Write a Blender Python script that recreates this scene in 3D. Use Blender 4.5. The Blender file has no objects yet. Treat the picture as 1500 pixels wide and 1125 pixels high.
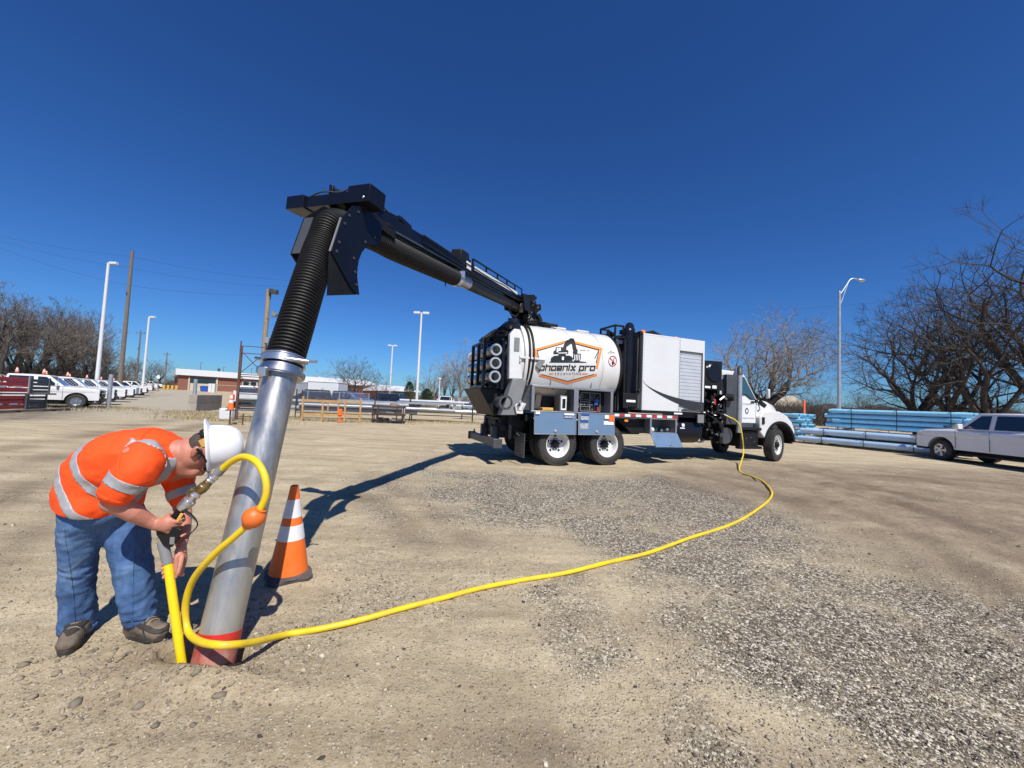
import bpy, bmesh, math, random
import numpy as np
from mathutils import Vector, Matrix, Euler, noise as mnoise
R = math.radians
PI = math.pi
random.seed(7)
C = bpy.context.scene
COL = C.collection

# ------------------------------------------------------------------ camera
F_PX, CAM_H = 563.0, 1.5
PITCH, ROLL = math.atan(27.5/563), math.atan(.045)
_cr, _sr = math.cos(ROLL), math.sin(ROLL)
_U = Vector((0, -math.sin(PITCH), math.cos(PITCH)))
_F = Vector((0, math.cos(PITCH), math.sin(PITCH)))
_R = Vector((1, 0, 0))
CX = _R*_cr + _U*_sr
CY = _U*_cr - _R*_sr
CAM_O = Vector((0, 0, CAM_H))
cam = bpy.data.cameras.new('camera')
cam.sensor_fit = 'HORIZONTAL'
cam.sensor_width = 36
cam.lens = 36*F_PX/1500
cam.clip_start, cam.clip_end = .05, 3000
camo = bpy.data.objects.new('camera', cam)
COL.objects.link(camo)
camo.matrix_world = Matrix(((CX.x, CY.x, -_F.x, 0), (CX.y, CY.y, -_F.y, 0), (CX.z, CY.z, -_F.z, CAM_H), (0, 0, 0, 1)))
C.camera = camo

# ------------------------------------------------------------------ sky and sun
SUN = Vector((.29, -.73, 1.0)).normalized()          # towards the sun
el = math.asin(SUN.z)
az = math.atan2(SUN.x, SUN.y)                        # clockwise from +Y
w = bpy.data.worlds.new('World')
C.world = w
w.use_nodes = True
nt = w.node_tree
for n in list(nt.nodes):
    nt.nodes.remove(n)
sky = nt.nodes.new('ShaderNodeTexSky')
sky.sky_type = 'NISHITA'
sky.sun_disc = False
sky.sun_elevation = el
sky.sun_rotation = az
sky.altitude = 0
sky.air_density = 1.0
sky.dust_density = .3
sky.ozone_density = 2
hs = nt.nodes.new('ShaderNodeHueSaturation')
hs.inputs['Saturation'].default_value = 1.08
hs.inputs['Value'].default_value = 1.0
gm = nt.nodes.new('ShaderNodeGamma')
gm.inputs['Gamma'].default_value = 1.1
bg = nt.nodes.new('ShaderNodeBackground')
bg.inputs['Strength'].default_value = .0785
wo = nt.nodes.new('ShaderNodeOutputWorld')
nt.links.new(sky.outputs[0], hs.inputs['Color'])
nt.links.new(hs.outputs[0], gm.inputs['Color'])
tint = nt.nodes.new('ShaderNodeMix')
tint.data_type = 'RGBA'
tint.blend_type = 'MULTIPLY'
tint.inputs['Factor'].default_value = 1
tint.inputs['B'].default_value = (.30, .585, 1, 1)
nt.links.new(gm.outputs[0], tint.inputs['A'])
nt.links.new(tint.outputs['Result'], bg.inputs['Color'])
nt.links.new(bg.outputs[0], wo.inputs['Surface'])
sl = bpy.data.lights.new('sun', 'SUN')
sl.energy = 5.0
sl.angle = R(.5)
sl.color = (1, .955, .89)
so = bpy.data.objects.new('sun', sl)
COL.objects.link(so)
so.rotation_euler = SUN.to_track_quat('Z', 'Y').to_euler()
so.location = (0, 0, 50)
C.view_settings.view_transform = 'Standard'
C.view_settings.look = 'None'
C.view_settings.exposure = .2
C.view_settings.gamma = 1.0
C.view_settings.use_curve_mapping = False
C.render.engine = 'CYCLES'
C.cycles.max_bounces = 6
C.cycles.diffuse_bounces = 3
C.cycles.glossy_bounces = 3
C.cycles.transmission_bounces = 4
C.cycles.use_denoising = True

# ------------------------------------------------------------------ helpers
def ray(x, y):
    return _F + CX*((x-750)/F_PX) + CY*((562.5-y)/F_PX)
def at(x, y, Y):
    d = ray(x, y)
    return CAM_O + d*(Y/d.y)
def on_plane(x, y, P, n):
    d = ray(x, y)
    return CAM_O + d*((P-CAM_O).dot(n)/d.dot(n))

def tag(o, label=None, cat=None, group=None, kind=None):
    if label: o['label'] = label
    if cat: o['category'] = cat
    if group: o['group'] = group
    if kind: o['kind'] = kind
    return o
def thing(name, label, cat, loc=(0, 0, 0), rotz=0, group=None):
    o = bpy.data.objects.new(name, None)
    COL.objects.link(o)
    o.location = loc
    o.rotation_euler = (0, 0, rotz)
    o.empty_display_size = .2
    return tag(o, label, cat, group)
def copy_tree(o, parent=None):
    c = o.copy()
    COL.objects.link(c)
    c.parent = parent
    for ch in list(o.children):
        copy_tree(ch, c)
    return c

class MB:
    """collects shapes, builds ONE mesh object"""
    def __init__(s):
        s.v, s.f, s.m, s.cur = [], [], [], 0
    def add(s, vs, fs, m=None):
        b = len(s.v)
        s.v.extend([tuple(v) for v in vs])
        s.f.extend([tuple(i+b for i in f) for f in fs])
        s.m.extend([s.cur if m is None else m]*len(fs))
        return s
    def box(s, c, d, rot=None, m=None):
        x, y, z = d[0]/2, d[1]/2, d[2]/2
        vs = [Vector(p) for p in ((-x, -y, -z), (x, -y, -z), (x, y, -z), (-x, y, -z), (-x, -y, z), (x, -y, z), (x, y, z), (-x, y, z))]
        if rot is not None:
            M = Euler(rot).to_matrix() if not isinstance(rot, Matrix) else rot
            vs = [M @ v for v in vs]
        c = Vector(c)
        return s.add([v+c for v in vs], [(0, 3, 2, 1), (4, 5, 6, 7), (0, 1, 5, 4), (1, 2, 6, 5), (2, 3, 7, 6), (3, 0, 4, 7)], m)
    def span(s, a, b, m=None):
        return s.box([(a[i]+b[i])/2 for i in range(3)], [abs(b[i]-a[i]) for i in range(3)], None, m)
    def bar(s, p, q, wd, ht, up=(0, 0, 1), m=None):
        p, q = Vector(p), Vector(q)
        d = q-p
        L = d.length
        d.normalize()
        u = Vector(up)
        sd = d.cross(u)
        if sd.length < 1e-4:
            sd = d.cross(Vector((0, 1, 0)))
        sd.normalize()
        u = sd.cross(d)
        M = Matrix((d, sd, u)).transposed()
        return s.box((p+q)/2, (L, wd, ht), M, m)
    def tube(s, pts, r, seg=8, caps=True, m=None, flat=1.0):
        pts = [Vector(p) for p in pts]
        n = len(pts)
        rs = r if hasattr(r, '__len__') else [r]*n
        vs, fs = [], []
        prev = None
        for i, p in enumerate(pts):
            t = (pts[min(i+1, n-1)]-pts[max(i-1, 0)])
            if t.length < 1e-9: t = Vector((0, 0, 1))
            t.normalize()
            if prev is None:
                a = Vector((0, 0, 1)) if abs(t.z) < .9 else Vector((1, 0, 0))
                u = (a - t*a.dot(t)).normalized()
            else:
                u = prev - t*prev.dot(t)
                if u.length < 1e-6:
                    u = t.orthogonal()
                u.normalize()
            prev = u
            v_ = t.cross(u)
            for k in range(seg):
                an = 2*PI*k/seg
                vs.append(p + u*(math.cos(an)*rs[i]*flat) + v_*(math.sin(an)*rs[i]))
        for i in range(n-1):
            for k in range(seg):
                a, b = i*seg+k, i*seg+(k+1) % seg
                fs.append((a, b, b+seg, a+seg))
        if caps:
            fs.append(tuple(range(seg-1, -1, -1)))
            fs.append(tuple(range((n-1)*seg, n*seg)))
        return s.add(vs, fs, m)
    def cyl(s, p, q, r, r2=None, seg=16, m=None):
        return s.tube([p, q], [r, r if r2 is None else r2], seg, True, m)
    def pipe(s, p, q, ro, ri, seg=20, m=None):
        p, q = Vector(p), Vector(q)
        d = (q-p).normalized()
        return s.lathe([(ri, 0), (ro, 0), (ro, (q-p).length), (ri, (q-p).length), (ri, 0)], p, d, seg, m)
    def lathe(s, prof, o=(0, 0, 0), axis=(0, 0, 1), seg=24, m=None, a0=0, a1=2*PI):
        o, ax = Vector(o), Vector(axis).normalized()
        u = (Vector((0, 0, 1)) if abs(ax.z) < .9 else Vector((1, 0, 0)))
        u = (u - ax*u.dot(ax)).normalized()
        v_ = ax.cross(u)
        full = abs(a1-a0-2*PI) < 1e-6
        ns = seg if full else seg+1
        vs, fs = [], []
        for (r, h) in prof:
            for k in range(ns):
                an = a0 + (a1-a0)*k/seg
                vs.append(o + ax*h + (u*math.cos(an) + v_*math.sin(an))*r)
        for i in range(len(prof)-1):
            for k in range(seg):
                a, b = i*ns+k, i*ns+((k+1) % ns)
                fs.append((a, a+ns, b+ns, b))
        return s.add(vs, fs, m)
    def prism(s, poly, o, ux, uy, uz, depth, m=None):
        """polygon in (ux, uy) at o, extruded along uz"""
        o, ux, uy, uz = Vector(o), Vector(ux), Vector(uy), Vector(uz)
        n = len(poly)
        vs = [o+ux*a+uy*b for a, b in poly]+[o+ux*a+uy*b+uz*depth for a, b in poly]
        fs = [tuple(range(n-1, -1, -1)), tuple(range(n, 2*n))]
        for i in range(n):
            j = (i+1) % n
            fs.append((i, j, j+n, i+n))
        return s.add(vs, fs, m)
    def ball(s, c, r, seg=16, rings=10, sc=(1, 1, 1), rot=None, m=None):
        c = Vector(c)
        vs, fs = [], []
        M = Euler(rot).to_matrix() if rot is not None and not isinstance(rot, Matrix) else rot
        for i in range(rings+1):
            th = PI*i/rings
            for k in range(seg):
                ph = 2*PI*k/seg
                p = Vector((r*sc[0]*math.sin(th)*math.cos(ph), r*sc[1]*math.sin(th)*math.sin(ph), r*sc[2]*math.cos(th)))
                if M is not None: p = M @ p
                vs.append(c+p)
        for i in range(rings):
            for k in range(seg):
                a, b = i*seg+k, i*seg+(k+1) % seg
                fs.append((a, a+seg, b+seg, b))
        return s.add(vs, fs, m)
    def build(s, name, mat, parent=None, smooth=True, bevel=0, ang=35, weld=False):
        me = bpy.data.meshes.new(name)
        me.from_pydata(s.v, [], s.f)
        ms = mat if isinstance(mat, (list, tuple)) else [mat]
        for x in ms:
            me.materials.append(x)
        if len(ms) > 1:
            me.polygons.foreach_set('material_index', s.m)
        bm = bmesh.new()
        bm.from_mesh(me)
        if weld:
            bmesh.ops.remove_doubles(bm, verts=bm.verts, dist=1e-4)
        bmesh.ops.recalc_face_normals(bm, faces=bm.faces)
        bm.to_mesh(me)
        bm.free()
        if smooth:
            me.polygons.foreach_set('use_smooth', [True]*len(me.polygons))
            me.set_sharp_from_angle(angle=R(ang))
        o = bpy.data.objects.new(name, me)
        COL.objects.link(o)
        o.parent = parent
        if bevel:
            b = o.modifiers.new('bevel', 'BEVEL')
            b.width = bevel
            b.segments = 2
            b.limit_method = 'ANGLE'
            b.angle_limit = R(40)
            b.harden_normals = False
        return o

def bake(o):
    bpy.context.view_layer.update()
    dg = bpy.context.evaluated_depsgraph_get()
    me = bpy.data.meshes.new_from_object(o.evaluated_get(dg))
    o.modifiers.clear()
    o.data = me
    return o
def cut(o, cutter_mbs):
    tmp = []
    for c in cutter_mbs:
        k = c.build('cutter', M['black'], None, False)
        tmp.append(k)
        m = o.modifiers.new('cut', 'BOOLEAN')
        m.object = k
        m.operation = 'DIFFERENCE'
        m.solver = 'EXACT'
    bake(o)
    for k in tmp:
        bpy.data.objects.remove(k)
    o.data.polygons.foreach_set('use_smooth', [True]*len(o.data.polygons))
    o.data.set_sharp_from_angle(angle=R(35))
    return o

# ------------------------------------------------------------------ materials
M = {}
def mk(name):
    m = bpy.data.materials.new(name)
    m.use_nodes = True
    t = m.node_tree
    b = t.nodes['Principled BSDF']
    M[name] = m
    return m, t, b
def mat(name, col, rough=.5, metal=0., var=.12, scale=3., bump=0., bscale=40., dirt=0., dirtcol=(.30, .24, .17), dscale=1.7, coat=0., stretch=None, spec=.5):
    m, t, b = mk(name)
    N = t.nodes.new
    L = t.links.new
    tc = N('ShaderNodeTexCoord')
    vec = tc.outputs['Object']
    if stretch:
        mp = N('ShaderNodeMapping')
        mp.inputs['Scale'].default_value = stretch
        L(vec, mp.inputs['Vector'])
        vec = mp.outputs[0]
    n1 = N('ShaderNodeTexNoise')
    n1.inputs['Scale'].default_value = scale
    n1.inputs['Detail'].default_value = 6
    n1.inputs['Roughness'].default_value = .65
    L(vec, n1.inputs['Vector'])
    mr = N('ShaderNodeMapRange')
    mr.inputs['From Min'].default_value = .3
    mr.inputs['From Max'].default_value = .7
    L(n1.outputs[0], mr.inputs['Value'])
    mx = N('ShaderNodeMix')
    mx.data_type = 'RGBA'
    mx.inputs['A'].default_value = tuple(c*(1-var) for c in col)+(1,)
    mx.inputs['B'].default_value = tuple(min(1, c*(1+var)) for c in col)+(1,)
    L(mr.outputs[0], mx.inputs['Factor'])
    out = mx.outputs['Result']
    if dirt:
        n2 = N('ShaderNodeTexNoise')
        n2.inputs['Scale'].default_value = dscale
        n2.inputs['Detail'].default_value = 8
        n2.inputs['Roughness'].default_value = .7
        L(tc.outputs['Object'], n2.inputs['Vector'])
        m2 = N('ShaderNodeMapRange')
        m2.inputs['From Min'].default_value = .42
        m2.inputs['From Max'].default_value = .72
        m2.inputs['To Max'].default_value = dirt
        L(n2.outputs[0], m2.inputs['Value'])
        x2 = N('ShaderNodeMix')
        x2.data_type = 'RGBA'
        L(m2.outputs[0], x2.inputs['Factor'])
        L(out, x2.inputs['A'])
        x2.inputs['B'].default_value = dirtcol+(1,)
        out = x2.outputs['Result']
    L(out, b.inputs['Base Color'])
    b.inputs['Roughness'].default_value = rough
    if var and metal < .5:
        m3 = N('ShaderNodeMapRange')
        m3.inputs['To Min'].default_value = max(.03, rough-.08)
        m3.inputs['To Max'].default_value = min(1, rough+.1)
        L(n1.outputs[0], m3.inputs['Value'])
        L(m3.outputs[0], b.inputs['Roughness'])
    b.inputs['Metallic'].default_value = metal
    b.inputs['Specular IOR Level'].default_value = spec
    if coat: b.inputs['Coat Weight'].default_value = coat; b.inputs['Coat Roughness'].default_value = .05
    if bump:
        n3 = N('ShaderNodeTexNoise')
        n3.inputs['Scale'].default_value = bscale
        n3.inputs['Detail'].default_value = 5
        L(vec, n3.inputs['Vector'])
        bp = N('ShaderNodeBump')
        bp.inputs['Strength'].default_value = bump
        bp.inputs['Distance'].default_value = .01
        L(n3.outputs[0], bp.inputs['Height'])
        L(bp.outputs[0], b.inputs['Normal'])
    return m
mat('white_paint', (.68, .68, .67), .28, 0, .03, 2, dirt=.4, dirtcol=(.5, .45, .37), coat=.4)
mat('white_box', (.64, .645, .64), .35, 0, .03, 2, dirt=.2, dirtcol=(.6, .56, .5), coat=.2)
mat('tank_white', (.66, .65, .63), .3, 0, .04, 2, dirt=.45, dirtcol=(.55, .5, .42), coat=.3)
mat('black', (.009, .009, .010), .5, 0, .3, 4, dirt=.15, dirtcol=(.04, .034, .028), spec=.3)
mat('black_gloss', (.006, .007, .013), .3, 0, .2, 4, dirt=.1, dirtcol=(.02, .02, .025), spec=.3)
mat('rubber', (.022, .022, .022), .75, 0, .3, 8, .3, 60, dirt=.5, dirtcol=(.10, .085, .065))
mat('hose_black', (.007, .007, .007), .55, 0, .3, 10, .1, 80, dirt=.15, dirtcol=(.025, .023, .022), spec=.3)
mat('dark_grey', (.05, .055, .062), .45, 0, .2, 3, dirt=.3, dirtcol=(.14, .12, .1))
mat('mid_grey', (.20, .205, .21), .4, .0, .12, 3, dirt=.25, dirtcol=(.25, .22, .18))
mat('trim_grey', (.26, .27, .29), .35, .4, .1, 3, dirt=.2)
mat('door_sky_tinted', (.16, .25, .37), .3, .3, .05, 2.5, dirt=.15, dirtcol=(.3, .3, .3), coat=.3)  # grey metal doors, blue of the reflected sky put into the colour
mat('aluminium', (.66, .65, .63), .38, .75, .12, 5, .05, 20, dirt=.15, dirtcol=(.45, .42, .38))
mat('steel', (.45, .45, .46), .35, 1, .2, 8, dirt=.2)
mat('galvanised', (.46, .48, .50), .45, .7, .15, 4)
mat('chrome', (.66, .66, .66), .28, .9, .12, 12)
mat('brass', (.32, .24, .11), .4, .9, .25, 30, dirt=.3, dirtcol=(.06, .05, .04))
mat('rust', (.12, .055, .035), .85, .1, .4, 6, .3, 40)
mat('dark_rust', (.05, .03, .025), .85, 0, .4, 6)
mat('wood', (.27, .21, .15), .85, 0, .35, 3, .3, 12, stretch=(12, 12, .6))
mat('wood_pole', (.16, .13, .105), .9, 0, .4, 3, .3, 12, stretch=(10, 10, .4))
mat('orange_paint', (.85, .14, .015), .4, 0, .05, 3)
mat('logo_orange', (.85, .24, .04), .4, 0, .02, 3)
mat('logo_black', (.012, .012, .012), .4, 0, .02, 3)
mat('decal_red', (.45, .03, .04), .4, 0, .05, 3)
mat('decal_white', (.8, .8, .8), .4, 0, .03, 3)
mat('decal_blue', (.03, .09, .35), .4, 0, .1, 6)
mat('decal_mixed', (.35, .36, .38), .4, 0, .95, 55)
mat('stripe_black', (.03, .03, .033), .35, 0, .2, 3)
mat('shutter', (.50, .52, .54), .4, .15, .06, 3)
mat('amber', (.9, .25, .02), .2, 0, .05, 5)
mat('red_paint', (.60, .025, .03), .4, 0, .15, 3, dirt=.15)
mat('tail_red', (.55, .02, .02), .25, 0, .1, 5)
mat('tan_interior', (.19, .14, .085), .8, 0, .3, 4)
mat('yellow_paint', (.62, .36, .07), .55, 0, .15, 4, dirt=.3, dirtcol=(.25, .15, .08))
mat('rack_tan', (.46, .27, .10), .6, 0, .2, 4, dirt=.3, dirtcol=(.25, .13, .07))
mat('hose_yellow', (.80, .56, .008), .42, 0, .06, 6, .15, 120, dirt=.5, dirtcol=(.40, .28, .09), dscale=7)
mat('lance_yellow', (.82, .60, .006), .35, 0, .04, 4, dirt=.08, dirtcol=(.4, .3, .1), dscale=8)
mat('ball_orange', (.78, .15, .015), .45, 0, .08, 14, dirt=.3, dirtcol=(.4, .16, .07), dscale=12)
mat('cone_orange', (.85, .15, .012), .5, 0, .06, 8, .1, 60, dirt=.25, dirtcol=(.45, .2, .1), dscale=8)
mat('cone_white', (.70, .70, .70), .4, 0, .06, 14, .1, 90, dirt=.15, dirtcol=(.5, .48, .45), dscale=9)
mat('cone_base', (.06, .05, .048), .8, 0, .25, 10, .3, 50, dirt=.5, dirtcol=(.2, .16, .12), dscale=7)
mat('tape_red', (.55, .022, .014), .4, 0, .1, 8, dirt=.25, dirtcol=(.4, .15, .1), dscale=9)
mat('worn_red', (.38, .06, .045), .6, 0, .2, 8, dirt=.95, dirtcol=(.42, .31, .23), dscale=9)
mat('hat_white', (.74, .74, .76), .28, 0, .02, 4, coat=.3)
mat('skin', (.47, .195, .130), .5, 0, .16, 14, .25, 160, dirt=.35, dirtcol=(.52, .17, .12), dscale=9)
mat('hair', (.055, .042, .035), .8, 0, .4, 60, .5, 200)
mat('fabric_orange', (.95, .080, .003), .75, 0, .05, 6, .25, 350)
mat('refl_tape', (.36, .36, .37), .5, .1, .08, 40, .15, 200)
mat('boot', (.13, .10, .072), .8, 0, .35, 10, .4, 45, dirt=.6, dirtcol=(.27, .21, .15), dscale=6)
mat('boot_sole', (.03, .026, .022), .85, 0, .3, 10, dirt=.5, dirtcol=(.2, .16, .12))
mat('pipe_blue', (.28, .62, .80), .35, 0, .1, 2, coat=.3, stretch=(3, 3, 3))
mat('pipe_pale', (.42, .58, .74), .35, 0, .1, 2, coat=.3)
mat('pipe_grey', (.30, .325, .35), .45, .2, .12, 2)
mat('brick_red', (.23, .095, .065), .85, 0, .15, 3)
mat('cream', (.52, .45, .34), .8, 0, .08, 3)
mat('roof_white', (.66, .66, .66), .5, 0, .05, 3)
mat('roof_dark', (.09, .08, .08), .8, 0, .2, 3)
mat('concrete', (.33, .29, .24), .9, 0, .18, 2, .3, 20)
mat('blue_bin', (.02, .08, .36), .45, 0, .1, 3)
mat('bark', (.055, .045, .038), .95, 0, .4, 5, .6, 14, stretch=(6, 6, 1))
mat('bark_light', (.26, .225, .19), .95, 0, .3, 5)
mat('twig', (.12, .102, .086), .95, 0, .3, 2)
mat('twig_dark', (.058, .048, .041), .95, 0, .3, 2)
mat('twig_light', (.235, .212, .19), .95, 0, .3, 2)
mat('brush', (.10, .082, .066), 1, 0, .5, .5)
mat('evergreen', (.035, .06, .022), .9, 0, .5, 3)
mat('dry_grass', (.36, .29, .16), .95, 0, .3, 3)
mat('silver_paint', (.74, .74, .76), .3, 0, .03, 2, coat=.5)
mat('car_black', (.012, .013, .02), .25, 0, .2, 3, coat=.6)
mat('car_blue', (.05, .075, .15), .25, 0, .2, 3, coat=.6)
mat('car_red', (.2, .02, .02), .3, 0, .2, 3, coat=.6)
mat('car_grey', (.25, .26, .27), .3, .3, .1, 3, coat=.6)
mat('rim_silver', (.5, .5, .52), .3, .9, .1, 5)
mat('stake_orange', (.85, .13, .06), .5, 0, .05, 3)
mat('hat_yellow', (.85, .62, .02), .4, 0, .05, 3)
mat('sign_white', (.8, .8, .8), .5, 0, .05, 3)
mat('board_dark', (.075, .085, .085), .6, 0, .2, 3, dirt=.2)
mat('cable', (.03, .03, .035), .6)

def glass(name, col, rough=.04):
    m, t, b = mk(name)
    b.inputs['Base Color'].default_value = col+(1,)
    b.inputs['Roughness'].default_value = rough
    b.inputs['Specular IOR Level'].default_value = .8
    b.inputs['Coat Weight'].default_value = .5
    return m
glass('glass_dark', (.012, .016, .02))
glass('glass_teal', (.03, .075, .085))
glass('lamp_lens', (.6, .6, .62), .15)

def denim():
    m, t, b = mk('denim')
    N, L = t.nodes.new, t.links.new
    tc = N('ShaderNodeTexCoord')
    n1 = N('ShaderNodeTexNoise'); n1.inputs['Scale'].default_value = 3.6; n1.inputs['Detail'].default_value = 10; n1.inputs['Roughness'].default_value = .62
    mp = N('ShaderNodeMapping'); mp.inputs['Scale'].default_value = (1.6, 1.6, .8)
    L(tc.outputs['Object'], mp.inputs[0]); L(mp.outputs[0], n1.inputs['Vector'])
    cr = N('ShaderNodeValToRGB')
    e = cr.color_ramp.elements
    e[0].position, e[0].color = .34, (.034, .08, .19, 1)
    e[1].position, e[1].color = .74, (.21, .33, .51, 1)
    q = e.new(.52); q.color = (.075, .16, .34, 1)
    L(n1.outputs[0], cr.inputs[0])
    wv = N('ShaderNodeTexWave'); wv.inputs['Scale'].default_value = 160; wv.bands_direction = 'DIAGONAL'; wv.inputs['Distortion'].default_value = 1
    L(tc.outputs['Object'], wv.inputs['Vector'])
    mx = N('ShaderNodeMix'); mx.data_type = 'RGBA'; mx.blend_type = 'MULTIPLY'; mx.inputs['Factor'].default_value = .22
    L(cr.outputs[0], mx.inputs['A']); L(wv.outputs[0], mx.inputs['B'])
    L(mx.outputs['Result'], b.inputs['Base Color'])
    b.inputs['Roughness'].default_value = .9
    n2 = N('ShaderNodeTexNoise'); n2.inputs['Scale'].default_value = 28; n2.inputs['Detail'].default_value = 3
    L(tc.outputs['Object'], n2.inputs['Vector'])
    bp = N('ShaderNodeBump'); bp.inputs['Strength'].default_value = .35; bp.inputs['Distance'].default_value = .015
    L(n2.outputs[0], bp.inputs['Height']); L(bp.outputs[0], b.inputs['Normal'])
denim()
def tube_metal():
    """the suction tube: dull galvanised shine with long wet streaks"""
    m, t, b = mk('tube_metal')
    N, L = t.nodes.new, t.links.new
    tc = N('ShaderNodeTexCoord')
    mp = N('ShaderNodeMapping'); mp.inputs['Scale'].default_value = (9, 9, .9)
    L(tc.outputs['Object'], mp.inputs[0])
    n1 = N('ShaderNodeTexNoise'); n1.inputs['Scale'].default_value = 1.6; n1.inputs['Detail'].default_value = 7; n1.inputs['Roughness'].default_value = .7
    L(mp.outputs[0], n1.inputs['Vector'])
    cr = N('ShaderNodeValToRGB'); e = cr.color_ramp.elements
    e[0].position, e[0].color = .3, (.27, .275, .28, 1); e[1].position, e[1].color = .75, (.56, .55, .52, 1)
    L(n1.outputs[0], cr.inputs[0])
    n2 = N('ShaderNodeTexNoise'); n2.inputs['Scale'].default_value = 3.5; n2.inputs['Detail'].default_value = 9; n2.inputs['Roughness'].default_value = .75
    L(tc.outputs['Object'], n2.inputs['Vector'])
    sep = N('ShaderNodeSeparateXYZ'); L(tc.outputs['Object'], sep.inputs[0])
    zr = N('ShaderNodeMapRange'); zr.inputs['From Min'].default_value = 0; zr.inputs['From Max'].default_value = 1.1; zr.inputs['To Min'].default_value = .38; zr.inputs['To Max'].default_value = 0
    L(sep.outputs['Z'], zr.inputs['Value'])
    ad = N('ShaderNodeMath'); ad.operation = 'ADD'; L(n2.outputs[0], ad.inputs[0]); L(zr.outputs[0], ad.inputs[1])
    mr = N('ShaderNodeMapRange'); mr.inputs['From Min'].default_value = .5; mr.inputs['From Max'].default_value = .85; mr.inputs['To Max'].default_value = .75
    L(ad.outputs[0], mr.inputs['Value'])
    mx = N('ShaderNodeMix'); mx.data_type = 'RGBA'; L(mr.outputs[0], mx.inputs['Factor']); L(cr.outputs[0], mx.inputs['A']); mx.inputs['B'].default_value = (.36, .33, .28, 1)
    L(mx.outputs['Result'], b.inputs['Base Color'])
    me = N('ShaderNodeMapRange'); me.inputs['To Min'].default_value = .8; me.inputs['To Max'].default_value = .3; L(mr.outputs[0], me.inputs['Value']); L(me.outputs[0], b.inputs['Metallic'])
    ro = N('ShaderNodeMapRange'); ro.inputs['From Min'].default_value = .3; ro.inputs['From Max'].default_value = .7; ro.inputs['To Min'].default_value = .27; ro.inputs['To Max'].default_value = .5
    L(n1.outputs[0], ro.inputs['Value']); L(ro.outputs[0], b.inputs['Roughness'])
    bp = N('ShaderNodeBump'); bp.inputs['Strength'].default_value = .0785; L(n2.outputs[0], bp.inputs['Height']); L(bp.outputs[0], b.inputs['Normal'])
tube_metal()

# ------------------------------------------------------------------ ground
def gnd(x, y):
    d = ray(x, y)
    return CAM_O + d*(-CAM_H/d.z)
_rng = np.random.RandomState(3)
_tab = _rng.rand(256, 256)
def vnoise(x, y, s):
    x = np.asarray(x)*s+57.3
    y = np.asarray(y)*s+91.7
    xi, yi = np.floor(x).astype(int), np.floor(y).astype(int)
    fx, fy = x-xi, y-yi
    fx, fy = fx*fx*(3-2*fx), fy*fy*(3-2*fy)
    a, b = _tab[xi % 256, yi % 256], _tab[(xi+1) % 256, yi % 256]
    c, d = _tab[xi % 256, (yi+1) % 256], _tab[(xi+1) % 256, (yi+1) % 256]
    return (a*(1-fx)+b*fx)*(1-fy)+(c*(1-fx)+d*fx)*fy
def sstep(a, b, x):
    t = np.clip((x-a)/(b-a), 0, 1)
    return t*t*(3-2*t)
HOLE = Vector((-1.68, 2.27, 0))
def seg_dist(x, y, pts):
    d = np.full(np.shape(x), 1e9)
    for (ax, ay), (bx, by) in zip(pts[:-1], pts[1:]):
        L2 = (bx-ax)**2+(by-ay)**2
        t = np.clip(((x-ax)*(bx-ax)+(y-ay)*(by-ay))/L2, 0, 1)
        d = np.minimum(d, np.hypot(x-ax-t*(bx-ax), y-ay-t*(by-ay)))
    return d
def pxline(*q):
    return [tuple(gnd(*p)[:2]) for p in q]
RUTS = [pxline((1210, 735), (1300, 770), (1370, 805), (1460, 870), (1560, 930)), pxline((1140, 695), (1250, 720), (1380, 760), (1540, 830)),
        pxline((1080, 700), (1180, 712), (1330, 720), (1560, 745)), pxline((1150, 682), (1300, 700), (1600, 728)),
        pxline((0, 660), (120, 640), (260, 610)), pxline((0, 690), (150, 655), (300, 622)),
        pxline((-60, 760), (60, 700), (240, 650), (420, 630)), pxline((-60, 860), (60, 770), (200, 700)), pxline((470, 700), (560, 740), (620, 800)), pxline((520, 690), (620, 730), (690, 790)), pxline((1000, 690), (1150, 730), (1290, 800), (1390, 880)), pxline((960, 700), (1090, 738), (1190, 790)),
        pxline((1190, 690), (1350, 700), (1560, 715)), pxline((1230, 700), (1400, 745), (1600, 810)), pxline((640, 1000), (760, 1060), (820, 1180))]
def ground_z(x, y):
    x, y = np.asarray(x, float), np.asarray(y, float)
    r = np.hypot(x, y)
    z = 1.1*sstep(38, 115, y)
    near = 1-sstep(10, 30, r)
    z = z + .035*(vnoise(x, y, .45)-.5)*(1-sstep(25, 60, r)) + near*(.030*(vnoise(x, y, 1.7)-.5) + .018*(vnoise(x, y, 5.5)-.5) + .007*(vnoise(x, y, 19)-.5))
    for i, q in enumerate(RUTS[:4]):
        d = seg_dist(x, y, q)+.12*(vnoise(x, y, 2.1)-.5)
        z = z + near*(-.035*np.exp(-(d/.13)**2) + .035*np.exp(-((np.abs(d)-.30)/.13)**2)*vnoise(x, y, 4)**1.5*1.4)
    z = z + .05*np.exp(-((x+1.60)/.34)**2-((y-2.055)/.085)**2)
    # the dug hole, its spoil and clods
    hx, hy = (x-HOLE.x), (y-HOLE.y)
    d = np.sqrt((hx/.22)**2+(hy/.135)**2)+.4*(vnoise(x, y, 11)-.5)
    z = z - .34*(1-sstep(.7, 1.08, d))
    m = np.exp(-((x+1.98)/.20)**2-((y-2.20)/.15)**2)+.55*np.exp(-((x+1.55)/.4)**2-((y-2.02)/.09)**2)
    z = z + m*(.075*(vnoise(x, y, 9))+.075*(vnoise(x, y, 22)-.35))*sstep(.8, 1.15, d)
    return z
def gz(x, y):
    return float(ground_z(np.array([x]), np.array([y]))[0])

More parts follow.
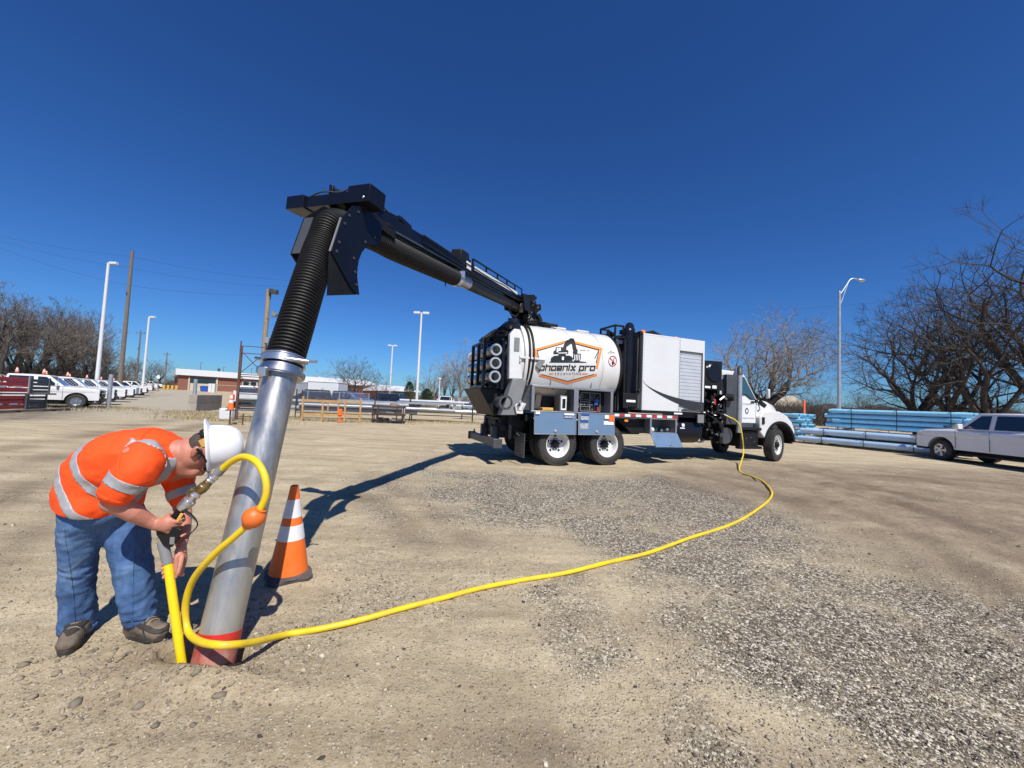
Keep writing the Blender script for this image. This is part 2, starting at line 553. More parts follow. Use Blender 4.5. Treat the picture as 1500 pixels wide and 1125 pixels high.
def poly_mask(x, y, poly, soft):
    inside = np.zeros(np.shape(x), bool)
    n = len(poly)
    for i in range(n):
        ax, ay = poly[i]
        bx, by = poly[(i+1) % n]
        c = ((ay > y) != (by > y))
        with np.errstate(divide='ignore', invalid='ignore'):
            c &= x < (bx-ax)*(y-ay)/(by-ay+1e-12)+ax
        inside ^= c
    d = seg_dist(x, y, poly+[poly[0]])
    d = np.where(inside, d, -d)
    return sstep(-soft, soft, d)
GRAV = [(pxline((480, 720), (640, 660), (960, 690), (1130, 720), (1500, 850), (1800, 900), (1800, 1300), (900, 1300), (600, 1000), (520, 860)), 1.2, .20),
        (pxline((-100, 800), (60, 990), (320, 1010), (420, 1200), (-300, 1300)), .6, .18),
        (pxline((650, 755), (600, 685), (780, 695), (960, 700), (1085, 735), (1200, 790), (1330, 850), (1500, 880), (1700, 960), (1700, 1120), (1500, 1120), (1330, 1085), (1180, 1015), (1060, 950), (960, 880), (880, 820), (790, 775)), .8, 1.),
        (pxline((740, 850), (830, 835), (880, 880), (930, 960), (870, 1000), (770, 930)), .22, .8),
        (pxline((1010, 1010), (1110, 1090), (1180, 1180), (1090, 1180), (1000, 1080)), .12, .6),
        (pxline((500, 690), (640, 655), (680, 690), (600, 760), (520, 790)), .6, .38),
        (pxline((420, 830), (560, 800), (640, 890), (470, 905)), .3, .42),
        (pxline((340, 930), (480, 925), (450, 1010), (250, 1010)), .25, .4)]
def grav(x, y):
    g = np.zeros(np.shape(x))
    for p, s, k in GRAV:
        g = np.maximum(g, k*poly_mask(x+.5*(vnoise(x, y, .9)-.5), y+.6*(vnoise(x+40, y, .8)-.5), p, s))
    g = g*(.45+.8*vnoise(x, y, 1.3))*(.55+.75*vnoise(x+9, y+3, 3.3))
    return np.clip(g*1.25, 0, 1)
def axis(neg, pos, d0, g, core):
    out = [0.]
    def go(lim, c):
        v, s, o = 0., d0, []
        while v < lim:
            if v > c: s *= g
            v += s
            o.append(v)
        return o
    return np.array(sorted([-a for a in go(neg, core[0])]+out+go(pos, core[1])))
gx = axis(700, 700, .028, 1.022, (3.0, 3.0))
gy = axis(30, 900, .028, 1.018, (.6, 4.0))
GX, GY = np.meshgrid(gx, gy)
GZ = ground_z(GX, GY)
nx, ny = len(gx), len(gy)
verts = np.stack([GX.ravel(), GY.ravel(), GZ.ravel()], 1)
idx = np.arange(nx*ny).reshape(ny, nx)
quads = np.stack([idx[:-1, :-1].ravel(), idx[:-1, 1:].ravel(), idx[1:, 1:].ravel(), idx[1:, :-1].ravel()], 1)
gme = bpy.data.meshes.new('ground')
gme.vertices.add(len(verts)); gme.vertices.foreach_set('co', verts.ravel())
gme.loops.add(quads.size); gme.loops.foreach_set('vertex_index', quads.ravel())
gme.polygons.add(len(quads)); gme.polygons.foreach_set('loop_start', np.arange(0, quads.size, 4)); gme.polygons.foreach_set('loop_total', np.full(len(quads), 4))
gme.update(calc_edges=True)
gme.polygons.foreach_set('use_smooth', [True]*len(quads))
GA = grav(GX, GY).ravel()
rut = np.zeros(GX.shape)
for q in RUTS:
    d = seg_dist(GX, GY, q)+.22*(vnoise(GX, GY, 1.5)-.5)
    wq = .16+.02*np.hypot(GX, GY)
    rut = np.maximum(rut, np.exp(-(d/wq)**2)*(.1+1.0*vnoise(GX, GY, 1.1)))
rd = Vector((-.652, .758, 0))
tt = (GX+23.4)*rd.x+(GY-25.2)*rd.y
dd = np.abs((GX+23.4)*rd.y-(GY-25.2)*rd.x)
road = (1-sstep(3.0, 5.5, dd))*sstep(-16, 2, tt)
dark = poly_mask(GX+1.5*(vnoise(GX, GY, .3)-.5), GY, pxline((-400, 640), (90, 612), (160, 600), (120, 592), (-300, 585)), 1.2)
damp = np.exp(-((GX+1.9)/.33)**2-((GY-2.2)/.25)**2)
browns = poly_mask(GX+2*(vnoise(GX, GY, .25)-.5), GY+1.5*(vnoise(GX+7, GY, .3)-.5), pxline((900, 690), (1050, 676), (1180, 678), (1700, 700), (1900, 1000), (1400, 850), (1180, 760), (1000, 735)), 1.5)
for nm, a in (('gravel', GA), ('rut', np.clip(rut, 0, 1).ravel()), ('road', road.ravel()), ('darkdirt', np.clip(dark.ravel()+.0, 0, 1)), ('damp', damp.ravel()), ('brown', browns.ravel())):
    at_ = gme.attributes.new(nm, 'FLOAT', 'POINT')
    at_.data.foreach_set('value', a.astype(np.float32))

def ground_mat():
    m, t, b = mk('dirt_ground')
    N, L = t.nodes.new, t.links.new
    tc = N('ShaderNodeTexCoord')
    P = tc.outputs['Object']
    def noise(s, det=6, ro=.65, vec=P):
        n = N('ShaderNodeTexNoise'); n.inputs['Scale'].default_value = s; n.inputs['Detail'].default_value = det; n.inputs['Roughness'].default_value = ro
        L(vec, n.inputs['Vector']); return n.outputs[0]
    def rng(v, a, b_, c=0., d=1.):
        n = N('ShaderNodeMapRange'); n.inputs['From Min'].default_value = a; n.inputs['From Max'].default_value = b_; n.inputs['To Min'].default_value = c; n.inputs['To Max'].default_value = d
        L(v, n.inputs['Value']); return n.outputs[0]
    def mix(f, a, b_, bt='MIX'):
        n = N('ShaderNodeMix'); n.data_type = 'RGBA'; n.blend_type = bt
        if isinstance(f, float): n.inputs['Factor'].default_value = f
        else: L(f, n.inputs['Factor'])
        for k, x in (('A', a), ('B', b_)):
            if isinstance(x, tuple): n.inputs[k].default_value = x+(1,)
            else: L(x, n.inputs[k])
        return n.outputs['Result']
    def math_(op, a, b_):
        n = N('ShaderNodeMath'); n.operation = op
        for i, x in enumerate((a, b_)):
            if isinstance(x, float): n.inputs[i].default_value = x
            else: L(x, n.inputs[i])
        n.use_clamp = True
        return n.outputs[0]
    def attr(n):
        a = N('ShaderNodeAttribute'); a.attribute_name = n; return a.outputs['Fac']
    big = noise(.35, 5); mid = noise(1.6, 8, .7); fine = noise(14, 8, .75); vfine = noise(75, 6, .7)
    mp = N('ShaderNodeMapping'); mp.inputs['Rotation'].default_value = (0, 0, R(-28)); mp.inputs['Scale'].default_value = (.25, 1.8, 1); L(P, mp.inputs[0])
    strk = noise(1.1, 7, .7, mp.outputs[0])
    base = mix(rng(big, .35, .65), (.48, .393, .25), (.62, .52, .345))
    base = mix(rng(mid, .35, .68, 0, .85), base, (.43, .34, .212))
    base = mix(rng(strk, .42, .68, 0, .75), base, (.235, .178, .112))
    base = mix(rng(fine, .5, .75, 0, .55), base, (.68, .595, .43))
    base = mix(rng(vfine, .52, .70, 0, .75), base, (.13, .098, .064))
    # pebbles pressed into the dirt
    vo = N('ShaderNodeTexVoronoi'); vo.inputs['Scale'].default_value = 62; L(P, vo.inputs['Vector'])
    sc = N('ShaderNodeSeparateColor'); L(vo.outputs['Color'], sc.inputs[0])
    peb = math_('MULTIPLY', rng(sc.outputs[0], .66, .72), rng(vo.outputs['Distance'], .1, .55, 1., 0.))
    v3 = N('ShaderNodeTexVoronoi'); v3.inputs['Scale'].default_value = 24; L(P, v3.inputs['Vector'])
    s3 = N('ShaderNodeSeparateColor'); L(v3.outputs['Color'], s3.inputs[0])
    peb3 = math_('MULTIPLY', rng(s3.outputs[0], .84, .88), rng(v3.outputs['Distance'], .05, .35, 1., 0.))
    base = mix(math_('MULTIPLY', peb3, .7), base, mix(s3.outputs[1], (.13, .10, .07), (.62, .55, .42)))
    base = mix(math_('MULTIPLY', peb, .8), base, mix(sc.outputs[1], (.12, .092, .064), (.68, .61, .47)))
    base = mix(math_('MULTIPLY', attr('brown'), rng(mid, .3, .6, .4, .95)), base, mix(rng(fine, .35, .65), (.165, .125, .085), (.30, .235, .165)))
    base = mix(math_('MULTIPLY', attr('rut'), rng(fine, .3, .6, .3, .9)), base, (.125, .090, .06))
    base = mix(math_('MULTIPLY', attr('road'), .75), base, mix(rng(strk, .3, .7), (.30, .27, .215), (.44, .395, .315)))
    base = mix(math_('MULTIPLY', attr('darkdirt'), rng(mid, .35, .6, .3, .85)), base, (.105, .085, .07))
    base = mix(math_('MULTIPLY', attr('damp'), .6), base, (.17, .125, .085))
    # crushed grey gravel
    v2 = N('ShaderNodeTexVoronoi'); v2.inputs['Scale'].default_value = 66; L(P, v2.inputs['Vector'])
    s2 = N('ShaderNodeSeparateColor'); L(v2.outputs['Color'], s2.inputs[0])
    cr = N('ShaderNodeValToRGB'); e = cr.color_ramp.elements
    e[0].position, e[0].color = .0, (.04, .034, .03, 1); e[1].position, e[1].color = .97, (.80, .74, .62, 1)
    for p, c in ((.35, (.075, .065, .054, 1)), (.64, (.13, .113, .09, 1)), (.76, (.38, .34, .27, 1))):
        q = e.new(p); q.color = c
    L(s2.outputs[0], cr.inputs[0])
    gf = math_('ADD', attr('gravel'), math_('MULTIPLY', rng(mid, .5, .8), .12))
    gf = math_('MULTIPLY', gf, rng(s2.outputs[2], .0, 1., .75, 1.15))
    gb = noise(5.5, 7, .7)
    gf = math_('MULTIPLY', gf, rng(gb, .3, .6, .45, 1.1))
    base = mix(rng(gf, .08, .8, 0, .78), base, cr.outputs[0])
    L(base, b.inputs['Base Color'])
    b.inputs['Roughness'].default_value = .95
    b.inputs['Specular IOR Level'].default_value = .2
    hgt = math_('ADD', math_('MULTIPLY', vfine, .5), math_('MULTIPLY', fine, .5))
    hgt = math_('ADD', hgt, math_('MULTIPLY', math_('MULTIPLY', rng(v2.outputs['Distance'], 0, .6, 1, 0), attr('gravel')), .5))
    hgt = math_('ADD', hgt, math_('MULTIPLY', peb, .35))
    b2 = N('ShaderNodeBump'); b2.inputs['Strength'].default_value = .4; b2.inputs['Distance'].default_value = .09
    n5 = noise(4.5, 6, .62); L(math_('MULTIPLY', n5, rng(attr('brown'), 0, 1, .45, 1.)), b2.inputs['Height'])
    bp = N('ShaderNodeBump'); L(b2.outputs[0], bp.inputs['Normal']); bp.inputs['Strength'].default_value = .8; bp.inputs['Distance'].default_value = .02
    L(hgt, bp.inputs['Height']); L(bp.outputs[0], b.inputs['Normal'])
    return m
gme.materials.append(ground_mat())
go = bpy.data.objects.new('ground', gme)
COL.objects.link(go)
tag(go, kind='structure')

# loose stones: too many to count
def stone_mat():
    m, t, b = mk('stones')
    N, L = t.nodes.new, t.links.new
    a = N('ShaderNodeAttribute'); a.attribute_name = 'tone'
    cr = N('ShaderNodeValToRGB'); e = cr.color_ramp.elements
    e[0].position, e[0].color = 0, (.055, .045, .037, 1); e[1].position, e[1].color = 1, (.88, .80, .63, 1)
    for p, c in ((.25, (.17, .142, .107, 1)), (.5, (.36, .298, .205, 1)), (.75, (.56, .48, .345, 1))):
        q = e.new(p); q.color = c
    L(a.outputs['Fac'], cr.inputs[0])
    tc = N('ShaderNodeTexCoord'); n = N('ShaderNodeTexNoise'); n.inputs['Scale'].default_value = 120; L(tc.outputs['Object'], n.inputs['Vector'])
    mx = N('ShaderNodeMix'); mx.data_type = 'RGBA'; mx.blend_type = 'MULTIPLY'; mx.inputs['Factor'].default_value = .5
    L(cr.outputs[0], mx.inputs['A']); L(n.outputs[0], mx.inputs['B'])
    L(mx.outputs['Result'], b.inputs['Base Color'])
    b.inputs['Roughness'].default_value = .85
    return m
def scatter(name, pts, size, tone, mat_, sink=.25, flat=.65):
    n = len(pts)
    rs = np.random.RandomState(11)
    t = (1+5**.5)/2
    if name == 'loose_stones':
        base = np.array([(-1, t, 0), (1, t, 0), (-1, -t, 0), (1, -t, 0), (0, -1, t), (0, 1, t), (0, -1, -t), (0, 1, -t), (t, 0, -1), (t, 0, 1), (-t, 0, -1), (-t, 0, 1)], float)/1.9
        fc = np.array([(0, 11, 5), (0, 5, 1), (0, 1, 7), (0, 7, 10), (0, 10, 11), (1, 5, 9), (5, 11, 4), (11, 10, 2), (10, 7, 6), (7, 1, 8), (3, 9, 4), (3, 4, 2), (3, 2, 6), (3, 6, 8), (3, 8, 9), (4, 9, 5), (2, 4, 11), (6, 2, 10), (8, 6, 7), (9, 8, 1)])
    else:
        base = np.array([(1, 0, 0), (0, 1, 0), (-1, 0, 0), (0, -1, 0), (0, 0, 1), (0, 0, -1)], float)
        fc = np.array([(0, 1, 4), (1, 2, 4), (2, 3, 4), (3, 0, 4), (1, 0, 5), (2, 1, 5), (3, 2, 5), (0, 3, 5)])
    k = len(base)
    V = base[None]*(1+.5*(rs.rand(n, k, 1)-.5))+.25*(rs.rand(n, k, 3)-.5)
    V = V*np.stack([1+.6*rs.rand(n), .7+.4*rs.rand(n), flat*(.7+.6*rs.rand(n))], 1)[:, None, :]*size[:, None, None]
    a = rs.rand(n)*2*PI
    tl = (rs.rand(n)-.5)*.7
    ca, sa, ct, st = np.cos(a), np.sin(a), np.cos(tl), np.sin(tl)
    x, y, z = V[..., 0], V[..., 1], V[..., 2]
    x2 = x*ct[:, None]+z*st[:, None]; z2 = -x*st[:, None]+z*ct[:, None]
    X = x2*ca[:, None]-y*sa[:, None]+pts[:, 0:1]; Y = x2*sa[:, None]+y*ca[:, None]+pts[:, 1:2]
    Zz = z2+ground_z(pts[:, 0], pts[:, 1])[:, None]+size[:, None]*flat*(1-2*sink)*.6
    VV = np.stack([X, Y, Zz], 2).reshape(-1, 3)
    FF = (fc[None]+(np.arange(n)*k)[:, None, None]).reshape(-1)
    me = bpy.data.meshes.new(name)
    me.vertices.add(len(VV)); me.vertices.foreach_set('co', VV.ravel())
    me.loops.add(len(FF)); me.loops.foreach_set('vertex_index', FF)
    me.polygons.add(len(FF)//3); me.polygons.foreach_set('loop_start', np.arange(0, len(FF), 3)); me.polygons.foreach_set('loop_total', np.full(len(FF)//3, 3))
    me.update(calc_edges=True)
    tn = me.attributes.new('tone', 'FLOAT', 'POINT')
    tn.data.foreach_set('value', np.repeat(tone, k).astype(np.float32))
    me.materials.append(mat_)
    o = bpy.data.objects.new(name, me)
    COL.objects.link(o)
    return tag(o, kind='stuff')
rs = np.random.RandomState(5)
SM = stone_mat()
# uniform in the picture's ground footprint with a little margin, thinning with distance
NS = 560000
yy = .75+rs.rand(NS)**1.9*9.5
xx = (rs.rand(NS)*2-1)*(yy*1.45+.6)
g = grav(xx, yy)
dens = (.09+.12*vnoise(xx, yy, 2.3)**2+.50*g*(.4+1.1*vnoise(xx, yy, 5)))*np.clip(1.15-yy/11, 0, 1)
kp = (rs.rand(NS) < dens)
hd = np.hypot((xx-HOLE.x)/.25, (yy-HOLE.y)/.2)
kp &= hd > 1.0
xx, yy, g = xx[kp], yy[kp], g[kp]
sz = .0029*np.exp(.42*rs.randn(len(xx)))*(1+.25*g)*(1+.05*yy)
tone = np.where(rs.rand(len(xx)) < g, rs.rand(len(xx))**1.0*.98, .3+.55*rs.rand(len(xx))**1.3)
bim = rs.rand(len(xx)); tone = np.where(g > .2, np.where(bim < .52, .22*rs.rand(len(xx)), .6+.4*rs.rand(len(xx))), tone)
scatter('gravel', np.stack([xx, yy], 1), sz, tone, SM)
NB = 2600
yy = 1.0+rs.rand(NB)**1.5*7
xx = (rs.rand(NB)*2-1)*(yy*1.4+.5)
m = rs.rand(NB) < .35+.6*(xx < -.2)
m &= np.hypot((xx-HOLE.x)/.27, (yy-HOLE.y)/.22) > 1
xx, yy = xx[m], yy[m]
sz = .0078*np.exp(.38*rs.randn(len(xx)))
sz = np.minimum(sz, .026)
tone = np.where(rs.rand(len(xx)) < .12, .1*rs.rand(len(xx)), .38+.5*rs.rand(len(xx))**1.5)
# clods round the hole
nc = 900
an = rs.rand(nc)*2*PI
rr = 1.1+rs.rand(nc)**1.6*1.6
cx_, cy_ = HOLE.x-.06+.30*rr*np.cos(an), HOLE.y-.01+.23*rr*np.sin(an)
cs = .006*np.exp(.5*rs.randn(nc)); cs = np.minimum(cs, .024)
xx, yy = np.concatenate([xx, cx_]), np.concatenate([yy, cy_])
sz, tone = np.concatenate([sz, cs]), np.concatenate([tone, .3+.3*rs.rand(nc)])
scatter('loose_stones', np.stack([xx, yy], 1), sz, tone, SM)

# ------------------------------------------------------------------ the vacuum truck (local: x forward, y to its left, z up)
TH = R(68.5)
TP = Vector((1.12, 9.47, 0))
truck = thing('vacuum_truck', 'white vacuum excavator truck with tank, open tool lockers and long black boom', 'truck', TP, PI/2-TH)
TM = Matrix.Translation(TP) @ Matrix.Rotation(PI/2-TH, 4, 'Z')
TI = TM.inverted()
def W2T(p): return TI @ Vector(p)
def bxo(name, a, b, m, parent=truck, bevel=.008):
    return MB().span(a, b).build(name, M[m], parent, True, bevel)

# frame, axles
f = MB()
for y in (.78, 1.60):
    f.span((-1.3, y, .80), (8.7, y+.09, 1.06))
for u in (-1.2, -.5, .8, 2.3, 3.6, 5.2, 6.6, 8.4):
    f.span((u-.06, .87, .84), (u+.06, 1.60, 1.02))
for u in (.09, 1.55):
    f.cyl((u, .3, .525), (u, 2.14, .525), .09)
    f.ball((u, 1.22, .525), .24)
    for y in (.74, 1.64):
        f.span((u-.5, y, .62), (u+.5, y+.1, .72))
        f.span((u-.16, y, .5), (u+.16, y+.12, .82))
f.cyl((8.2, .25, .5), (8.2, 2.2, .5), .07)
f.build('chassis_frame', M['black'], truck, True, .01)

# wheels
def tyre_mesh(r, wd, tread, front=False):
    b = MB()
    h = wd/2
    pr = [(.30, -h*.62), (.315, -h*.78), (.36, -h*.97), (.42, -h), (r-.09, -h*.96), (r-.035, -h*.86), (r-.008, -h*.74)]
    gs = 4
    for i in range(gs+1):
        y0 = -h*.70 + i*(h*1.4)/gs
        pr.append((r, y0))
        if i < gs:
            y1 = y0+h*1.4/gs
            pr += [(r, y0+(y1-y0)*.36), (r-.014, y0+(y1-y0)*.42), (r-.014, y0+(y1-y0)*.58), (r, y0+(y1-y0)*.64)]
    pr += [(a, -c) for a, c in reversed(pr[:7])]
    b.lathe(pr, (0, 0, 0), (0, 1, 0), 48)
    n = 46
    for k in range(n):                              # shoulder blocks
        a = 2*PI*k/n
        for s in (-1, 1):
            Mx = Matrix.Rotation(a, 3, 'Y')
            b.box(Mx @ Vector((r-.028, s*h*.86, 0)), (.036, h*.16, .042), Mx)
    return b
def rim_mesh(depth, holes, out):
    b = MB()
    pr = [(.302, out), (.325, out-.012), (.318, out+.006), (.29, out+.012), (.272, out+.05), (.262, out+depth*.8), (.25, out+depth), (.17, out+depth+.012), (.0, out+depth+.012)]
    b.lathe(pr, (0, 0, 0), (0, 1, 0), 40)
    return b
def hub_mesh(depth, holes, out, r_h=.095, proj=.10):
    b = MB()
    y = out+depth+.008
    for k in range(holes):
        a = 2*PI*k/holes+.3
        p = Vector((math.cos(a)*.205, y, math.sin(a)*.205))
        b.cyl(p, p+Vector((0, -.004, 0)), .036, seg=12)
    b.cyl((0, y, 0), (0, y-proj, 0), r_h, r_h*.85, 20)
    b.cyl((0, y-proj, 0), (0, y-proj-.03, 0), r_h*.6, r_h*.5, 16)
    for k in range(10):
        a = 2*PI*k/10
        p = Vector((math.cos(a)*.135, y, math.sin(a)*.135))
        b.cyl(p, p+Vector((0, -.035, 0)), .016, seg=6)
    return b
def make_wheel(tyres, depth, holes, out, proj):
    rim = rim_mesh(depth, holes, out).build('wheel', M['white_paint'], truck)
    tb = MB()
    for y in tyres:
        t = tyre_mesh(.525, .275, True)
        tb.add([(a, c+y, d) for a, c, d in t.v], t.f)
    tb.build('tyre', M['rubber'], rim, True, 0, 40)
    hub_mesh(depth, holes, out, .11, proj).build('hub', M['black'], rim)
    return rim
rear = make_wheel((.14, .47), .15, 5, .03, .06)
front = make_wheel((.14,), .03, 10, .03, .05)
def put(o, u, y, flip, steer=0):
    o.location = (u, y, .525)
    o.rotation_euler = (0, 0, (PI if flip else 0)+steer)
put(rear, .09, 0, 0)
for u, y, fl in ((1.55, 0, 0), (.09, 2.44, 1), (1.55, 2.44, 1)):
    put(copy_tree(rear, truck), u, y, fl)
put(front, 8.2, .06, 0, R(15))
put(copy_tree(front, truck), 8.2, 2.38, 1, R(15))

# rear bumper, mud flaps, under-deck
b = MB()
b.span((-1.52, .12, .44), (-1.36, 2.34, .62))
b.span((-1.56, .10, .42), (-1.34, .13, .64)); b.span((-1.56, 2.33, .42), (-1.34, 2.36, .64))
for y in (.72, 1.6): b.span((-1.40, y, .5), (-1.2, y+.12, .9))
b.cyl((-1.44, 2.15, .62), (-1.44, 2.15, .72), .02)
b.build('rear_bumper', M['dark_grey'], truck, True, .012)
for y0 in (.02, 1.82):
    fl = MB().span((-.82, y0, .20), (-.80, y0+.58, .78)).build('mud_flap', M['dark_grey'], truck)
    k = MB()
    for i in range(7):
        for s in (-1, 1):
            k.bar((-.826, y0+.29, .28+i*.07), (-.826, y0+.29+s*.2, .33+i*.07), .008, .016, (1, 0, 0))
    k.build('flap_tread', M['mid_grey'], fl)
b = MB()
b.span((-1.25, .62, .62), (-.3, 1.9, 1.12))
for i in range(26):
    u, y, z = random.uniform(-1.3, -.3), random.uniform(.25, 2.1), random.uniform(.75, 1.2)
    b.box((u, y, z), (random.uniform(.06, .25), random.uniform(.06, .3), random.uniform(.05, .2)))
b.span((-1.12, .3, .62), (-1.04, .36, 1.2)); b.span((-.55, .3, .62), (-.47, .36, 1.25))
b.span((-.62, .1, 1.16), (2.2, 2.3, 1.26))
for y in (.5, 1.75):
    b.prism([(-1.3, .9), (-.6, .9), (-.6, 1.25), (-1.2, 1.25)], (0, y, 0), (1, 0, 0), (0, 0, 1), (0, 1, 0), .06)
b.build('rear_subframe', M['black'], truck, True, .008)

# tank
TC, TZ, TR = 1.22, 2.55, 1.07
t = MB()
t.lathe([(0, -.84), (1.0, -.84), (TR, -.82), (TR, 1.98), (1.02, 2.05), (.8, 2.17), (0, 2.24)], (0, TC, TZ), (1, 0, 0), 72)
tank = t.build('tank', M['tank_white'], truck, True, 0, 30)
def band(u, wd, h, a0=-PI, a1=PI, m='tank_white', name='weld_band'):
    b = MB()
    n = 60
    vs, fs = [], []
    for k in range(n+1):
        a = a0+(a1-a0)*k/n
        for du, r in ((-wd/2, TR-.004), (-wd/2, TR+h), (wd/2, TR+h), (wd/2, TR-.004)):
            vs.append((u+du, TC-math.cos(a)*r, TZ+math.sin(a)*r))
    for k in range(n):
        for j in range(3):
            q = k*4+j
            fs.append((q, q+1, q+5, q+4))
    b.add(vs, fs)
    return b.build(name, M[m], tank)
for u in (-.2, .52, 1.38, 1.47): band(u, .018, .006)
band(1.42, .006, .004, m='dark_grey'); band(.56, .006, .004, m='mid_grey')
band(2.0, .07, .03, m='black', name='clamp_ring')
band(-.80, .07, .05, m='white_paint', name='door_flange')
for u in (-.70, -.60):                              # two hydraulic lines draped round the shell
    b = MB()
    b.tube([(u-.05*math.cos(k/24*PI), TC-math.cos(R(-62)+k/24*R(160))*(TR+.035), TZ+math.sin(R(-62)+k/24*R(160))*(TR+.035)) for k in range(25)], .026, 8)
    b.build('hydraulic_line', M['black'], tank)
for u in (-.02, 1.18):                              # tie-down loops low on the shell
    b = MB()
    b.tube([(u+dx, TC-math.cos(a)*(TR+.02), TZ+math.sin(a)*(TR+.02)) for dx, a in ((-.05, R(-24)), (-.02, R(-33)), (.08, R(-38)), (.10, R(-34)))], .008, 6)
    b.build('tie_loop', M['dark_grey'], tank)
b = MB()
b.span((.35, 1.0, 3.60), (.75, 1.45, 3.66)); b.span((1.1, 1.0, 3.60), (1.5, 1.45, 3.655))
b.build('top_hatch', M['tank_white'], tank, True, .02)

# decals wrapped on the shell: drawing space is a 1000-unit sheet, fitted to the shell
_CU = [-.7821, 2.3878, -1.2343, .2905, -1.3098, 2.1503, .0381, -.2565, 1.2473, -1.0377]
_CA = [1.2847, .5088, -4.0549, .0967, -1.241, 4.3295, .0184, -.1851, 1.0851, -2.8341]
def wrap(x, y, lift):
    x, y = x/1000, y/1000
    q = (1, x, y, x*x, x*y, y*y, x**3, x*x*y, x*y*y, y**3)
    u = sum(a*b for a, b in zip(_CU, q))
    a = sum(a*b for a, b in zip(_CA, q))/TR
    r = TR+lift
    return (u, TC-math.cos(a)*r, TZ+math.sin(a)*r)
def decal(name, polys, m, lift=.008):
    bm = bmesh.new()
    for poly in polys:
        vs = [bm.verts.new((x, y, 0)) for x, y in poly]
        try: bm.faces.new(vs)
        except ValueError: pass
    bmesh.ops.triangulate(bm, faces=bm.faces[:])
    for _ in range(3):
        es = [e for e in bm.edges if e.calc_length() > 45]
        if not es: break
        bmesh.ops.subdivide_edges(bm, edges=es, cuts=1)
        bmesh.ops.triangulate(bm, faces=bm.faces[:])
    me = bpy.data.meshes.new(name)
    for v in bm.verts: v.co = wrap(v.co.x, v.co.y, lift)
    bmesh.ops.recalc_face_normals(bm, faces=bm.faces)
    bm.to_mesh(me); bm.free()
    me.materials.append(M[m])
    o = bpy.data.objects.new(name, me)
    COL.objects.link(o); o.parent = tank
    return o
def stroke(pts, wd):
    out = []
    for (x0, y0), (x1, y1) in zip(pts[:-1], pts[1:]):
        dx, dy = x1-x0, y1-y0
        L = math.hypot(dx, dy) or 1
        ex, ey = dx/L*wd*.5, dy/L*wd*.5
        px, py = -ey, ex
        out.append([(x0-ex+px, y0-ey+py), (x1+ex+px, y1+ey+py), (x1+ex-px, y1+ey-py), (x0-ex-px, y0-ey-py)])
    return out
decal('logo_frame', stroke([(575, 268), (205, 368), (255, 588)], 26)+stroke([(705, 272), (1040, 362), (990, 590)], 26)+stroke([(268, 688), (618, 782), (975, 684)], 26), 'logo_orange', .008)
decal('logo_inner_line', stroke([(560, 290), (232, 380), (262, 520)], 9)+stroke([(712, 295), (1012, 376), (982, 530)], 9)+stroke([(290, 682), (618, 766), (950, 678)], 9)+stroke([(1008, 385), (965, 470)], 9), 'logo_black', .0085)
ex = [[(380, 528), (410, 508), (800, 514), (858, 522), (858, 528)],
      [(402, 505), (408, 470), (440, 445), (480, 440), (640, 440), (668, 452), (684, 480), (680, 505)],
      [(437, 420), (440, 385), (462, 372), (468, 335), (538, 333), (540, 372), (628, 380), (625, 418)],
      [(505, 420), (590, 420), (600, 445), (495, 445)],
      [(540, 395), (582, 265), (612, 245), (640, 255), (650, 300), (605, 330), (590, 400)],
      [(600, 262), (655, 222), (690, 224), (704, 250), (700, 320), (672, 300), (640, 290)],
      [(660, 232), (700, 235), (735, 372), (712, 395), (690, 392), (678, 350)],
      [(680, 392), (735, 360), (745, 372), (740, 420), (690, 425)],
      [(690, 418), (785, 416), (784, 480), (770, 515), (705, 515), (684, 470)]]
decal('logo_excavator', ex, 'logo_black', .0095)
decal('logo_excavator_light', [[(480, 345), (500, 343), (500, 398), (478, 398)], [(508, 343), (530, 342), (530, 380), (506, 380)], [(500, 404), (612, 402), (612, 412), (500, 412)]]
      + [[(704+i*20, 428), (712+i*20, 428), (708+i*20, 500), (700+i*20, 500)] for i in range(4)]+[[(545, 455), (572, 455), (570, 495), (545, 495)]], 'decal_white', .011)
# lettering "phoenix pro", square-cornered and slanted
SQ = {'p': [[(0, 1.35), (0, 0), (.8, 0), (.8, 1), (0, 1)]], 'h': [[(0, -.35), (0, 1)], [(0, 0), (.8, 0), (.8, 1)]], 'o': [[(0, 0), (.8, 0), (.8, 1), (0, 1), (0, 0)]],
      'e': [[(.8, 1), (0, 1), (0, 0), (.8, 0), (.8, .52), (0, .52)]], 'n': [[(0, 1), (0, 0), (.8, 0), (.8, 1)]], 'i': [[(0, 0), (0, 1)], [(0, -.36), (0, -.24)]],
      'x': [[(0, 0), (.14, 0), (.62, 1), (.8, 1)], [(.8, 0), (.66, 0), (.18, 1), (0, 1)]], 'r': [[(0, 1), (0, 0), (.68, 0)]]}
def letters(word, x0, y0, h, adv, wd, slant):
    ps, x = [], 0.
    for ch in word:
        if ch == ' ':
            x += .55; continue
        for ln in SQ[ch]:
            ps += stroke([(x0+(x+a)*adv+(1-b)*h*slant, y0+b*h) for a, b in ln], wd)
        x += {'i': .42, 'r': 1.02}.get(ch, 1.17)
    return ps
decal('logo_lettering', letters('phoenix pro', 262, 574, 50, 63, 15, .22), 'logo_black', .0105)
